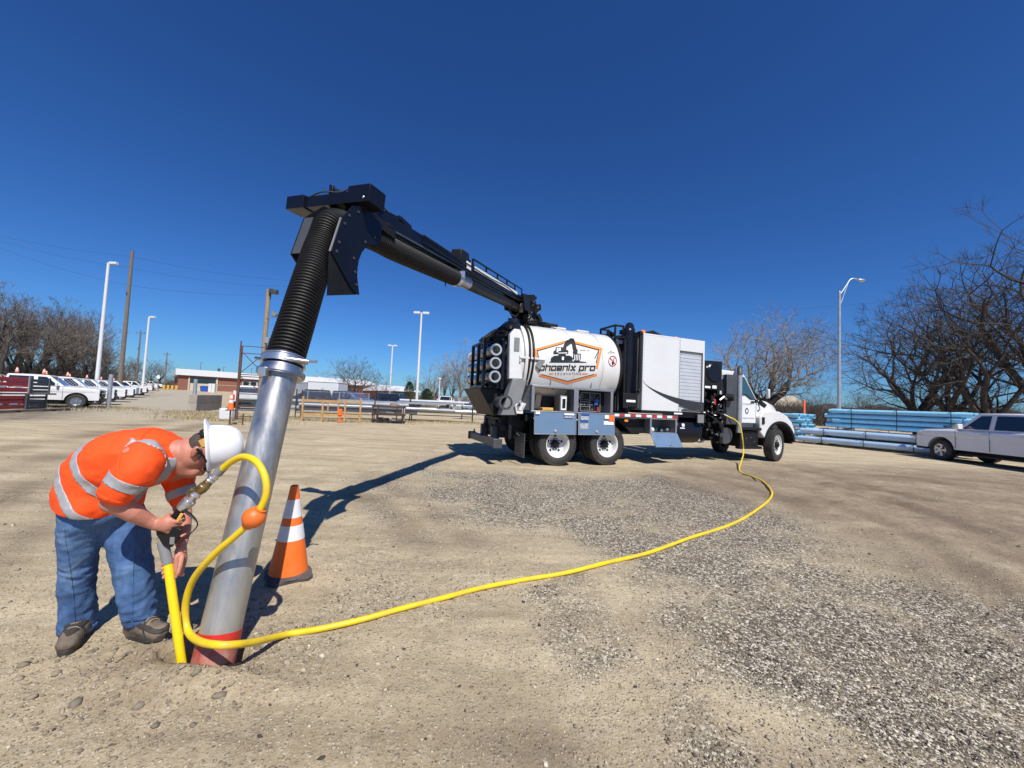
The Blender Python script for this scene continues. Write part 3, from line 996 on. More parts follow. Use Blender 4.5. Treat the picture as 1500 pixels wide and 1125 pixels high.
def text_polys(s, size, shear=0., space=1.0):
    cu = bpy.data.curves.new('txt', 'FONT')
    cu.body = s; cu.size = size; cu.shear = shear; cu.space_character = space; cu.resolution_u = 2; cu.fill_mode = 'FRONT'
    o = bpy.data.objects.new('txt', cu)
    COL.objects.link(o)
    bpy.context.view_layer.update()
    me = bpy.data.meshes.new_from_object(o.evaluated_get(bpy.context.evaluated_depsgraph_get()))
    bpy.data.objects.remove(o)
    ps = [[(me.vertices[i].co.x, me.vertices[i].co.y) for i in p.vertices] for p in me.polygons]
    return ps
def fit(ps, x0, x1, yb, h):
    mx = max(x for p in ps for x, y in p); mn = min(x for p in ps for x, y in p)
    my = max(y for p in ps for x, y in p)
    return [[(x0+(x-mn)/(mx-mn)*(x1-x0), yb-y/my*h) for x, y in p] for p in ps]
decal('logo_subline', fit(text_polys('EXCAVATING', 1, .25, 1.35), 452, 792, 683, 27), 'logo_black', .0105)
for q in (((382, 668), (432, 668)), ((806, 668), (868, 668))): decal('logo_dash', stroke(list(q), 9), 'logo_orange', .0105)
ring = [[(1187+math.cos(a)*r*.88, 511+math.sin(a)*r*1.1) for a in (i*PI/12, (i+1)*PI/12)]+[(1187+math.cos(a)*(r-9)*.88, 511+math.sin(a)*(r-9)*1.1) for a in ((i+1)*PI/12, i*PI/12)] for i in range(24) for r in (60,)]
decal('warning_ring', ring+stroke([(1150, 470), (1226, 552)], 8), 'decal_red', .0095)
decal('warning_figure', [[(1176, 520), (1205, 520), (1200, 556), (1182, 556)], [(1196, 500), (1206, 500), (1206, 512), (1194, 516)], [(1158, 470), (1176, 490), (1170, 500), (1155, 484)], [(1204, 474), (1214, 474), (1200, 496), (1194, 490)]], 'logo_black', .009)
for q in (((1125, 410), (1208, 408)), ((1150, 390), (1175, 389)), ((775, 372), (845, 374)), ((868, 377), (885, 377))): decal('small_notice', stroke(list(q), 7), 'mid_grey', .009)

# rear door dome and its fittings
d = MB()
d.lathe([(TR-.02, -.84), (TR-.01, -.92), (.98, -.98), (.7, -1.10), (0, -1.18)], (0, TC, TZ), (1, 0, 0), 56)
door = d.build('rear_door', M['white_paint'], truck, True, 0, 30)
b = MB()
b.prism([(-1.22, 2.07), (-.86, 2.08), (-.93, 2.7), (-1.0, 3.26), (-1.12, 3.3), (-1.24, 3.15)], (0, .17, 0), (1, 0, 0), (0, 0, 1), (0, 1, 0), .16)
b.build('hinge_cover', M['white_paint'], door, True, .02)
b = MB(); b.span((-1.13, .155, 2.75), (-.99, .17, 3.08)); b.build('hinge_recess', M['mid_grey'], door, True, .005)
b = MB()
b.prism([(-1.14, 2.07), (-.78, 2.06), (-1.0, 1.21), (-1.40, 1.20)], (0, .10, 0), (1, 0, 0), (0, 0, 1), (0, 1, 0), .30)
b.build('side_brace', M['mid_grey'], door, True, .012)
b = MB()
b.prism([(-1.84, 1.83), (-1.0, 1.83), (-.9, 1.16), (-1.42, 1.16)], (0, .55, 0), (1, 0, 0), (0, 0, 1), (0, 1, 0), 1.5)
b.build('sump_hopper', M['black'], door, True, .015)
b = MB()
b.pipe((-1.30, .12, 1.50), (-1.30, .62, 1.5), .15, .12)
b.pipe((-1.30, .10, 1.50), (-1.30, .14, 1.5), .175, .12)
b.build('drain_pipe', M['dark_grey'], door)
b = MB()
b.tube([(-1.02, .06, 1.25), (-1.08, .04, 1.45), (-.95, .04, 1.55), (-.9, .06, 1.30), (-.82, .05, 1.5)], .025, 8)
b.box((-.96, .05, 1.28), (.16, .05, .06)); b.box((-.92, .05, 1.42), (.06, .05, .2), (0, .5, 0))
b.build('door_latch', M['white_paint'], door, True, .006)
b = MB()
b.span((-.98, .10, 2.58), (-.30, .14, 2.63)); b.span((-.98, .12, 2.5), (-.94, .2, 2.66))
b.build('prop_bar', M['white_paint'], door, True, .006)
b = MB(); b.prism([(-.48, 2.60), (-.30, 2.60), (-.44, 2.34), (-.55, 2.42)], (0, .11, 0), (1, 0, 0), (0, 0, 1), (0, 1, 0), .05)
b.build('bracket', M['mid_grey'], door, True, .004)

# tube rack across the rear with three spare suction tubes
b = MB()
for y in (.45, .95, 1.48):
    b.span((-1.80, y, 1.83), (-1.72, y+.07, 2.98)); b.span((-1.42, y, 1.83), (-1.36, y+.07, 2.98))
    for z in (1.83, 1.93, 2.25, 2.57, 2.94): b.span((-1.80, y, z), (-1.2, y+.07, z+.035))
b.span((-1.80, .45, 2.93), (-1.74, 1.55, 2.98)); b.span((-1.80, .45, 1.83), (-1.74, 1.55, 1.9))
b.span((-1.36, .35, 1.8), (-1.28, 2.1, 3.05))
for i in range(30): b.box((-1.42, random.uniform(.5, 2.05), random.uniform(1.9, 3.0)), (random.uniform(.05, .2), random.uniform(.08, .3), random.uniform(.05, .25)))
rack = b.build('tube_rack', M['black_gloss'], truck, True, .008)
for z in (2.10, 2.42, 2.74):
    b = MB()
    b.pipe((-1.58, .16, z), (-1.58, 2.28, z), .118, .10, 28)
    b.pipe((-1.58, .15, z), (-1.58, .21, z), .142, .10, 28); b.pipe((-1.58, 2.22, z), (-1.58, 2.30, z), .142, .10, 28)
    b.lathe([(0, 0), (.10, 0)], (-1.58, .75, z), (0, 1, 0), 24)
    b.build('spare_tube', M['aluminium'], rack)
# dark machinery above the rack
b = MB()
for i in range(60):
    u, y, z = random.uniform(-1.5, -.95), random.uniform(.45, 2.0), random.uniform(2.95, 3.56)
    if z > 3.2+.5*(u+1.45): z -= .25
    b.box((u, y, z), (random.uniform(.05, .22), random.uniform(.06, .3), random.uniform(.04, .18)), (random.uniform(-.3, .3), 0, random.uniform(-.3, .3)))
b.prism([(-1.40, 3.30), (-.95, 3.55), (-.9, 3.5), (-1.38, 3.24)], (0, .6, 0), (1, 0, 0), (0, 0, 1), (0, 1, 0), 1.5)
for i in range(14):
    y0 = random.uniform(.3, 1.8)
    b.tube([(-1.3, y0, 2.95), (-1.5, y0+random.uniform(-.1, .2), 3.2), (-1.15, y0+.1, 3.5), (-.9, y0+.25, 3.52)], .018, 6)
b.build('valve_bank', M['black'], truck, True, .005)
b = MB()
b.prism([(-1.05, 3.20), (-.86, 3.32), (-.86, 3.62), (-1.0, 3.66), (-1.25, 3.42)], (0, .55, 0), (1, 0, 0), (0, 0, 1), (0, 1, 0), .7)
b.build('valve_guard', M['dark_grey'], truck, True, .01)

# tool locker with two fold-down doors
b = MB()
y0, y1 = .0, .75
b.span((-.68, y0, 1.90), (1.67, y1, 1.96)); b.span((-.68, y0, 1.30), (1.67, y1, 1.34))
for u0, u1 in ((-.68, -.60), (.49, .62), (1.59, 1.67)): b.span((u0, y0, 1.34), (u1, y1, 1.90))
locker = b.build('tool_locker', M['trim_grey'], truck, True, .008)
b = MB(); b.span((-.60, y1-.02, 1.34), (.49, y1, 1.90)); b.span((-.598, y0+.05, 1.341), (.488, y1-.02, 1.346)); b.build('locker_back', M['tan_interior'], locker)
b = MB(); b.span((.62, .30, 1.34), (1.59, .32, 1.90)); b.build('control_panel', M['black'], locker)
pan = MB()
for i, z in ((0, 1.52), (1, 1.74)):
    pan.lathe([(.085, 0), (.085, -.03), (.07, -.035), (.066, -.01), (0, -.01)], (.74, .30, z), (0, 1, 0), 20)
pan.build('gauge', M['steel'], locker)
b = MB()
for a, c in (((.84, .27, 1.36), (.86, .3, 1.86)), ((.84, .27, 1.84), (1.46, .3, 1.86)), ((1.44, .27, 1.36), (1.46, .3, 1.86)), ((.84, .27, 1.36), (1.46, .3, 1.38)), ((1.12, .27, 1.36), (1.14, .3, 1.86)), ((.84, .27, 1.60), (1.14, .3, 1.62)), ((.84, .27, 1.48), (1.14, .3, 1.495))): b.span(a, c)
b.build('panel_rim', M['mid_grey'], locker)
b = MB()
for i in range(34):
    u, z = random.choice((.90, .98, 1.06, 1.20, 1.28, 1.36)), random.choice((1.42, 1.54, 1.67, 1.73, 1.79))
    b.box((u+random.uniform(-.01, .01), .285, z), (.035, .03, random.choice((.02, .03))))
b.build('switch', M['mid_grey'], locker)
b = MB(); b.box((1.33, .27, 1.62), (.12, .04, .16), (0, .3, 0)); b.build('blue_valve', M['decal_blue'], locker, True, .01)
b = MB(); b.box((1.38, .27, 1.42), (.05, .04, .12)); b.build('red_lever', M['decal_red'], locker, True, .01)
b = MB()
b.span((.16, .12, 1.345), (.36, .42, 1.74)); b.build('heater_box', M['mid_grey'], locker, True, .012)
b = MB(); b.span((.185, .105, 1.37), (.335, .12, 1.71)); b.build('heater_face', M['decal_white'], locker, True, .01)
b = MB(); b.span((.215, .10, 1.42), (.305, .108, 1.66)); b.build('heater_panel', M['black'], locker)
b = MB(); b.span((-.28, .2, 1.346), (.02, .5, 1.42)); b.build('yellow_case', M['yellow_paint'], locker, True, .01)
b = MB(); b.box((-.30, .45, 1.56), (.15, .03, .36), (0, .12, 0)); b.build('paper_pad', M['cream'], locker)
b = MB(); b.box((-.02, .55, 1.56), (.35, .2, .3)); b.build('black_case', M['black'], locker, True, .01)
for u0, u1, sg in ((-.61, .53, 1), (.60, 1.68, -1)):
    b = MB()
    tilt = .06
    b.box(((u0+u1)/2, -.045, 1.055), (u1-u0, .03, .545), (-tilt, 0, 0))
    dr = b.build('locker_door', M['door_sky_tinted'], locker, True, .006)
    k = MB()
    for a, c in (((u0, 1.055), (.02, .545)), ((u1, 1.055), (.02, .545)), (((u0+u1)/2, .785), (u1-u0+.02, .02)), (((u0+u1)/2, 1.325), (u1-u0+.02, .02))):
        k.box((a[0], -.062+(1.055-a[1])*tilt*-1, a[1]), (c[0], .012, c[1]), (-tilt, 0, 0))
    k.build('door_trim', M['trim_grey'], locker, True, .003)
    k = MB(); k.box(((u0+u1)/2, -.08, .86), (.09, .02, .06), (0, .3, 0)); k.cyl(((u0+u1)/2, -.07, .86), ((u0+u1)/2, -.10, .86), .03)
    k.build('door_latch', M['chrome'], locker, True, .004)
def sticker(name, u, z, w_, h_, m, parent=locker):
    b = MB(); b.box((u, -.062-(1.055-z)*.06*-1-.0035, z), (w_, .003, h_), (-.06, 0, 0)); return b.build(name, M[m], parent, False)
sticker('sticker', -.54, 1.29, .11, .06, 'decal_white'); sticker('sticker', .32, 1.28, .28, .045, 'decal_white'); sticker('sticker', .32, 1.21, .26, .04, 'decal_mixed')
sticker('sticker', .80, 1.30, .22, .045, 'decal_blue'); sticker('sticker', .77, 1.20, .24, .1, 'decal_mixed'); sticker('sticker', .77, 1.00, .25, .13, 'decal_mixed'); sticker('sticker', .77, 1.115, .23, .03, 'decal_blue')
sticker('sticker', 1.43, 1.245, .13, .09, 'decal_white'); sticker('sticker', 1.58, 1.22, .16, .16, 'orange_paint'); sticker('sticker', 1.50, 1.09, .30, .09, 'decal_white'); sticker('sticker', 1.52, .98, .28, .10, 'decal_white'); sticker('sticker', 1.43, .95, .05, .07, 'decal_mixed')
b = MB(); b.prism([(-.68, 1.96), (-.68, 1.34), (-.98, 1.34)], (0, .12, 0), (1, 0, 0), (0, 0, 1), (0, 1, 0), .5); b.build('locker_gusset', M['dark_grey'], locker, True, .006)

# dark tower between tank and box
b = MB()
b.span((2.1, .5, 1.3), (2.56, 2.1, 3.3)); b.span((2.46, .06, 1.5), (2.58, .5, 3.6))
tower = b.build('filter_tower', M['dark_grey'], truck, True, .01)
b = MB()
b.cyl((2.33, .30, 2.55), (2.33, .30, 3.60), .17, seg=24); b.ball((2.33, .30, 3.6), .17)
b.cyl((2.33, .30, 1.65), (2.33, .30, 2.55), .10, .17, 24)
b.cyl((2.33, .30, 1.4), (2.33, .30, 1.65), .12, .12, 20)
b.tube([(2.33, .3, 3.66), (2.4, .36, 3.78), (2.56, .5, 3.72), (2.62, .7, 3.5)], .12, 14)
b.build('cyclone', M['black_gloss'], tower)
b = MB()
b.cyl((2.51, .03, 2.0), (2.51, .03, 3.55), .03); b.ball((2.51, .03, 1.98), .05); b.box((2.51, .03, 3.56), (.1, .1, .08))
b.cyl((2.15, .2, 1.5), (2.15, .2, 3.4), .035)
b.build('hydraulic_line', M['black'], tower)
b = MB()
for u in (2.02, 2.30):
    b.span((u, .5, 3.4), (u+.045, .55, 3.82)); b.span((u, 1.2, 3.4), (u+.045, 1.25, 3.82))
b.span((2.02, .5, 3.78), (2.345, .55, 3.83)); b.span((2.02, 1.2, 3.78), (2.345, 1.25, 3.83)); b.span((2.02, .5, 3.78), (2.065, 1.25, 3.83))
b.build('top_frame', M['black'], tower, True, .006)
b = MB()
for i in range(30):
    b.box((random.uniform(2.0, 2.5), random.uniform(.1, .9), random.choice((random.uniform(3.4, 3.62), random.uniform(1.3, 1.8)))), (random.uniform(.05, .2), random.uniform(.05, .2), random.uniform(.04, .14)))
b.build('fittings', M['black'], tower, True, .004)
b = MB(); b.span((2.12, .04, 1.66), (2.42, .08, 1.72)); b.build('name_plate', M['decal_white'], tower)
b = MB(); b.span((2.02, .05, 1.52), (2.5, .12, 1.9)); b.build('junction_box', M['black'], tower, True, .01)

# white equipment box with roller shutter
b = MB()
b.span((2.60, 0, 1.46), (3.90, 2.44, 3.57)); b.span((3.90, .05, 1.46), (4.77, 2.44, 3.57)); b.span((4.77, 0, 1.46), (4.85, 2.44, 3.57)); b.span((3.90, 0, 3.20), (4.77, .05, 3.57)); b.span((3.90, 0, 1.46), (4.77, .05, 1.50))
box_ = b.build('equipment_box', M['white_box'], truck, True, .01)
n = 17
for i in range(n):
    z0 = 1.50+i*1.70/n
    b = MB()
    b.prism([(0, 0), (.014, .008), (.010, 1.70/n-.006), (0, 1.70/n)], (3.91, .047, z0), (0, -1, 0), (0, 0, 1), (1, 0, 0), .85)
    b.build('shutter_slat', M['shutter'], box_, True, 0)
b = MB(); b.span((3.895, -.006, 3.185), (4.78, .0, 3.205)); b.span((4.755, -.006, 1.48), (4.775, 0, 3.2)); b.span((3.895, -.004, 1.46), (3.905, -.001, 3.2)); b.build('shutter_trim', M['dark_grey'], box_)
sw_t, sw_b = [], []
for k in range(25):
    q = k/24
    u = 2.62+q*2.23
    top = 2.26-.66*q**.62+.16*q**2.2
    th = .012+.30*q**1.15
    sw_t.append((u, top)); sw_b.append((u, top-th))
b = MB()
vs = [(u, -.0045 if u < 3.9 or u > 4.77 else -.0045, z) for u, z in sw_t]+[(u, -.0045, z) for u, z in sw_b]
b.add(vs, [(i, i+1, i+26, i+25) for i in range(24)])
b.build('swoosh_stripe', M['stripe_black'], box_, False)
b = MB(); b.span((4.0, -.05, 1.49), (4.66, 0, 1.525)); b.box((4.1, -.03, 1.53), (.12, .05, .03)); b.box((4.55, -.03, 1.53), (.12, .05, .03)); b.build('shutter_handle', M['dark_grey'], box_, True, .004)
for u, y in ((2.85, .35), (4.30, .6)):
    b = MB(); b.cyl((u, y, 3.57), (u, y, 3.72), .085, .07, 18); b.build('beacon', M['amber'], box_)
b = MB(); b.prism([(0, 3.57), (.12, 3.80), (.75, 3.98), (2.0, 3.58)], (3.2, 1.15, 0), (1, 0, 0), (0, 0, 1), (0, 1, 0), 1.2); b.build('roof_cowl', M['black'], box_, True, .02)
for u0, z0, w_, h_, m in ((4.28, 1.30, .26, .05, 'decal_white'),): b = MB(); b.span((u0-.55, -.006, 1.385), (u0-.25, .0, 1.43)); b.build('label_plate', M[m], box_)
b = MB()
for i in range(20): b.cyl((2.66+i*.062, .0, 3.53), (2.66+i*.062, -.004, 3.53), .008, seg=6)
for i in range(22): b.cyl((2.64, .0, 1.52+i*.094), (2.64, -.004, 1.52+i*.094), .008, seg=6); b.cyl((3.86, .0, 1.52+i*.094), (3.86, -.004, 1.52+i*.094), .008, seg=6)
tag(b.build('rivets', M['mid_grey'], box_), kind='stuff')
b = MB(); b.span((3.895, -.003, 1.46), (3.90, .0, 3.57)); b.build('panel_gap', M['dark_grey'], box_)
b = MB(); b.span((2.6, .02, 1.38), (4.85, 2.42, 1.46)); b.build('box_sill', M['black'], box_)

# red and white reflective strip
for i in range(12):
    u0 = 1.69+i*.18
    b = MB(); b.span((u0, -.004, 1.27), (u0+.178, .004, 1.335)); b.build('reflector', M['decal_red' if i % 2 else 'decal_white'], truck, False)
b = MB(); b.span((1.68, .004, 1.22), (3.9, .06, 1.36)); b.build('side_rail', M['dark_grey'], truck, True, .006)
b = MB(); b.span((2.05, -.01, 1.13), (2.16, .02, 1.19)); b.build('marker_lamp', M['amber'], truck, True, .01)
b = MB(); b.prism([(1.9, 1.22), (2.85, 1.22), (2.85, .82), (2.45, .82)], (0, .2, 0), (1, 0, 0), (0, 0, 1), (0, 1, 0), .5); b.span((1.95, .3, .78), (2.8, 1.4, .86)); b.build('wheel_guard', M['black'], truck, True, .01)
b = MB()
b.span((2.90, 0, 1.22), (3.86, .6, 1.26)); b.span((2.90, 0, .82), (3.86, .6, .86)); b.span((2.90, 0, .86), (2.96, .6, 1.22)); b.span((3.80, 0, .86), (3.86, .6, 1.22)); b.span((2.9, .56, .86), (3.86, .6, 1.22))
tb = b.build('tool_box', M['trim_grey'], truck, True, .006)
b = MB(); b.box((3.38, -.12, .665), (.94, .025, .42), (-.55, 0, 0)); b.build('tool_box_lid', M['door_sky_tinted'], tb, True, .006)
b = MB(); b.box((3.42, -.21, .57), (.07, .03, .06), (-.55, 0, 0)); b.build('lid_latch', M['chrome'], tb, True, .004)
b = MB()
for i in range(12): b.ball((3.0+random.random()*.75, .2+random.random()*.2, .90+random.random()*.04), .03+random.random()*.04, 8, 6)
b.build('tool_clutter', M['mid_grey'], tb)
b = MB(); b.ball((3.05, .1, .93), .07, 12, 8); b.build('rag', M['decal_white'], tb)

# fuel tank and running gear between box and cab
b = MB()
b.lathe([(0, 0), (.36, 0), (.38, .02), (.38, .92), (.36, .94), (0, .94)], (3.98, .46, .92), (1, 0, 0), 32)
b.span((3.95, .06, 1.3), (4.85, .5, 1.38))
ft = b.build('fuel_tank', M['black_gloss'], truck, True, .008)
b = MB(); b.span((4.62, -.01, 1.16), (4.86, .03, 1.40)); b.build('grey_plate', M['mid_grey'], ft, True, .006)
b = MB(); b.cyl((4.15, .09, 1.08), (4.15, .06, 1.08), .05); b.span((4.05, .075, .98), (4.22, .085, 1.01)); b.build('fuel_label', M['decal_white'], ft)
b = MB(); b.ball((5.05, .3, .62), .1, 12, 8, (1.6, 1, .7)); b.build('green_valve', M['pipe_grey'], truck)

# power unit behind the cab: black box above, pump and reel below
b = MB()
b.span((4.90, .10, 2.15), (5.68, 1.9, 3.0))
b.prism([(4.9, 3.0), (5.68, 3.0), (5.68, 3.04), (4.95, 3.02)], (0, .1, 0), (1, 0, 0), (0, 0, 1), (0, 1, 0), 1.8)
pu = b.build('power_unit', M['black'], truck, True, .012)
b = MB(); b.lathe([(0, -.03), (.26, -.03), (.30, 0), (.30, .02)], (5.34, .09, 2.68), (0, 1, 0), 28); b.build('fan_cover', M['black_gloss'], pu)
b = MB(); b.span((4.98, .09, 2.20), (5.2, .1, 2.26)); b.span((5.28, .09, 2.20), (5.45, .1, 2.29)); b.box((5.05, .095, 2.83), (.05, .01, .04)); b.build('notice_plate', M['decal_white'], pu)
b = MB()
rr_ = random.Random(4)
for i in range(110):
    u, y, z = rr_.uniform(4.88, 5.78), rr_.uniform(.1, .9), rr_.uniform(.62, 2.15)
    b.box((u, y, z), (rr_.uniform(.04, .22), rr_.uniform(.05, .3), rr_.uniform(.04, .2)), (0, rr_.choice((0, 0, .4)), 0))
for i in range(5):
    u, z = rr_.uniform(4.95, 5.5), rr_.uniform(1.0, 1.9)
    b.tube([(u, .2, z), (u+.1, .04, z-.15), (u+.3, .03, z-.25+rr_.uniform(-.2, .3)), (u+.35, .2, z-.3)], .018, 6)
b.span((4.9, .5, .6), (5.75, 1.7, 2.15))
b.build('pump_gear', M['black'], pu, True, .006)
b = MB()
for i in range(26):
    p = Vector((rr_.uniform(4.9, 5.7), rr_.uniform(.03, .12), rr_.uniform(.75, 2.1)))
    b.cyl(p, p+Vector((rr_.uniform(-.05, .05), -.03, rr_.uniform(-.05, .05))), rr_.uniform(.012, .028), seg=8)
b.tube([(5.5, .02, 1.86), (5.62, -.02, 1.96), (5.74, -.02, 1.9)], .04, 8)
b.build('steel_fitting', M['steel'], pu)
b = MB(); b.span((5.30, .03, 1.72), (5.37, .09, 1.88)); b.build('red_valve', M['decal_red'], pu, True, .008)
b = MB(); b.lathe([(.0, 0), (.25, 0), (.27, .03), (.27, .06), (.18, .08), (.18, .3), (.27, .32), (.27, .36), (0, .36)], (5.93, .12, .80), (0, 1, 0), 28); b.build('hose_reel', M['dark_grey'], pu)
b = MB(); b.span((5.72, .06, 1.32), (6.02, .5, 2.0)); b.cyl((5.78, .06, 1.95), (5.9, -.14, 1.95), .12, .1, 18); b.build('pump_head', M['black'], pu, True, .02)

# cab
side = [(5.75, 1.18), (7.26, 1.18), (7.30, 1.92), (6.84, 2.72), (6.66, 2.80), (5.9, 2.82), (5.76, 2.72)]
b = MB()
n = len(side)
vs = []
for y, ins in ((.14, 0), (2.30, 0)):
    for u, z in side:
        k = max(0, (z-1.95))/.85
        vs.append((u, y+(.12*k if y < 1 else -.12*k), z))
b.add(vs, [tuple(range(n)), tuple(range(2*n-1, n-1, -1))]+[(i, i+n, (i+1) % n+n, (i+1) % n) for i in range(n)])
cab = b.build('cab', M['white_paint'], truck, True, .035)
def cy(z, off=0.): return .14+.12*max(0, z-1.95)/.85-off
def side_poly(name, poly, m, off, th, parent, bevel=0):
    b = MB()
    nn = len(poly)
    vs = [(u, cy(z, off), z) for u, z in poly]+[(u, cy(z, off)+th, z) for u, z in poly]
    b.add(vs, [tuple(range(nn-1, -1, -1)), tuple(range(nn, 2*nn))]+[(i, (i+1) % nn, (i+1) % nn+nn, i+nn) for i in range(nn)])
    return b.build(name, M[m], parent, True, bevel)
dr = side_poly('cab_door', [(6.36, 1.20), (7.20, 1.20), (7.23, 1.95), (6.80, 2.70), (6.36, 2.72)], 'white_paint', .018, .03, cab, .008)
side_poly('side_window', [(6.42, 2.64), (6.77, 2.62), (7.17, 1.96), (6.98, 1.97), (6.78, 2.10), (6.42, 2.13)], 'glass_teal', .024, .008, dr)
side_poly('window_seal', [(6.40, 2.66), (6.79, 2.645), (7.20, 1.94), (6.97, 1.945), (6.77, 2.08), (6.40, 2.105)], 'black', .021, .004, dr)
side_poly('rear_quarter_window', [(5.86, 2.66), (6.05, 2.66), (6.09, 2.6), (6.09, 2.3), (5.86, 2.3)], 'glass_teal', .012, .02, cab)
b = MB(); b.box((7.05, .10, 1.87), (.16, .03, .05)); b.build('door_handle', M['black'], cab, True, .006)
b = MB(); b.span((7.205, .115, 1.2), (7.212, .125, 1.95)); b.span((6.345, .115, 1.2), (6.352, .125, 2.7)); b.build('door_seam', M['dark_grey'], cab)
def door_text(s, u0, u1, z, h):
    b = MB()
    for p in fit(text_polys(s, 1), u0, u1, 0, h):
        b.add([(x, .1195, z-y) for x, y in p], [tuple(range(len(p)))])
    return b.build('door_lettering', M['dark_grey'], cab, False)
door_text('CITY OF WICHITA', 6.55, 7.0, 1.77, .045)
door_text('PUBLIC WORKS & UTILITIES', 6.45, 7.12, 1.33, .038)
b = MB(); b.lathe([(.045, 0), (.075, 0)], (6.80, .119, 1.575), (0, 1, 0), 20); b.v = [(x*1 if True else x, y, 1.575+(z-1.575)*1.3) for x, y, z in b.v]; b.build('door_seal', M['dark_grey'], cab, False)
b = MB(); b.prism([(6.92, 2.70), (7.32, 1.97), (7.325, 1.96), (6.93, 2.69)], (0, .32, 0), (1, 0, 0), (0, 0, 1), (0, 1, 0), 1.8); b.build('windshield', M['glass_dark'], cab)
# hood with sloped nose
b = MB()
st = [(7.22, .18, 1.45, 2.0, 1.20), (7.6, .22, 1.45, 2.0, 1.2), (8.1, .27, 1.4, 1.95, 1.1), (8.5, .33, 1.32, 1.84, 1.0), (8.75, .42, 1.2, 1.66, .95), (8.90, .5, .98, 1.3, .92)]
vs, fs = [], []
for u, hw0, zs, zt, zb in st:
    y0, y1 = hw0, 2.44-hw0
    vs += [(u, y0, zb), (u, y0, zs+.2), (u, y0+.05, zt-.16), (u, y0+.15, zt-.03), (u, 1.22, zt+.02), (u, y1-.15, zt-.03), (u, y1-.05, zt-.16), (u, y1, zs+.2), (u, y1, zb)]
for i in range(len(st)-1):
    for j in range(8): fs.append((i*9+j, i*9+j+1, i*9+j+10, i*9+j+9))
fs.append(tuple(range(8, -1, -1))); fs.append(tuple(range(len(st)*9-9, len(st)*9)))
b.add(vs, fs)
hood = b.build('hood', M['white_paint'], truck, True, .01, 50)
arch = [(8.2+.68*math.cos(a), .56+.68*math.sin(a)) for a in [R(8)+k*R(168)/18 for k in range(19)]]
fen = [(7.30, .92), (7.28, 1.40), (7.42, 1.56), (7.8, 1.62), (8.2, 1.60), (8.55, 1.48), (8.8, 1.28), (8.95, 1.02), (8.93, .80)]+[p for p in arch if p[1] > .70]+[(7.50, .74)]
for y0, dy in ((.03, .5), (2.41, -.5)):
    b = MB(); b.prism(fen, (0, y0, 0), (1, 0, 0), (0, 0, 1), (0, 1, 0), dy); b.build('fender', M['white_paint'], truck, True, .03)
    b = MB()
    vs, fs = [], []
    for k in range(25):
        a = R(5)+k*R(172)/24
        for r, y in ((.66, y0-.03*(1 if dy > 0 else -1)), (.735, y0-.03*(1 if dy > 0 else -1)), (.735, y0+.02*(1 if dy > 0 else -1)), (.66, y0+dy*.9)):
            vs.append((8.2+r*math.cos(a), y, .56+r*math.sin(a)))
    for k in range(24):
        for j in range(4): fs.append((k*4+j, k*4+(j+1) % 4, k*4+4+(j+1) % 4, k*4+4+j))
    b.add(vs, fs); b.build('wheel_arch_liner', M['black'], truck)
b = MB(); b.prism([(7.48, 1.86), (7.78, 1.72), (7.86, 1.80), (7.56, 1.96)], (0, .215, 0), (1, 0, 0), (0, 0, 1), (0, 1, 0), .05); b.build('hood_vent', M['black'], hood, True, .005)
b = MB(); b.span((7.36, .0, 1.18), (7.46, .04, 1.40)); b.build('fender_vent', M['black'], hood, True, .005)
b = MB(); b.box((7.42, .17, 1.62), (.1, .02, .03)); b.box((8.3, .52, 1.62), (.22, .03, .05)); b.build('hood_latch', M['dark_grey'], hood)
b = MB(); b.span((8.92, .15, .55), (9.06, 2.29, .88)); b.build('front_bumper', M['black'], truck, True, .03)
for y in (.62, 1.72):
    b = MB(); b.ball((8.82, y+.05, 1.22), .13, 14, 8, (.6, .9, .8)); b.build('headlight', M['lamp_lens'], hood)
# mirrors
for y0, sg, u, z in ((-.06, 1, 7.5, 2.18), (2.62, -1, 7.42, 2.15)):
    b = MB(); b.span((u-.03, y0-.05, z-.18), (u+.05, y0+.06, z+.12)); mr_ = b.build('mirror', M['white_paint'], cab, True, .03)
    k = MB(); k.tube([(u, y0+sg*.05, z-.1), (u-.12, y0+sg*.2, z-.22), (u-.22, y0+sg*.28, z-.28)], .016, 6); k.box((u-.28, y0+sg*.22, z-.28), (.14, .1, .1)); k.tube([(u, y0+sg*.05, z+.1), (u-.1, y0+sg*.3, z+.02)], .014, 6); k.build('mirror_arm', M['black'], mr_)
b = MB(); b.box((8.72, 2.2, 1.92), (.1, .2, .18)); k = b.build('hood_mirror', M['white_paint'], hood, True, .03)
b = MB(); b.tube([(8.7, 2.2, 1.85), (8.6, 2.1, 1.6), (8.5, 2.05, 1.4)], .012, 6); b.span((8.66, 2.1, 2.0), (8.78, 2.3, 2.04)); b.build('mirror_arm', M['black'], k)
# exhaust and its shield
b = MB(); b.span((5.80, .02, 1.14), (6.24, .14, 2.66)); b.build('exhaust_shield', M['dark_grey'], truck, True, .02)
b = MB()
b.cyl((6.33, .02, .98), (6.33, .02, 2.66), .075, seg=24); b.cyl((6.33, .02, .9), (6.33, .02, 1.0), .085, seg=24); b.cyl((6.33, .02, 1.64), (6.33, .02, 1.7), .083, seg=24)
ex_ = b.build('exhaust_stack', M['galvanised'], truck)
b = MB(); b.tube([(6.33, .02, 2.64), (6.34, .03, 2.78), (6.40, .08, 2.88), (6.52, .15, 2.93)], [.076, .076, .074, .07], 20); b.build('exhaust_elbow', M['dark_grey'], ex_)
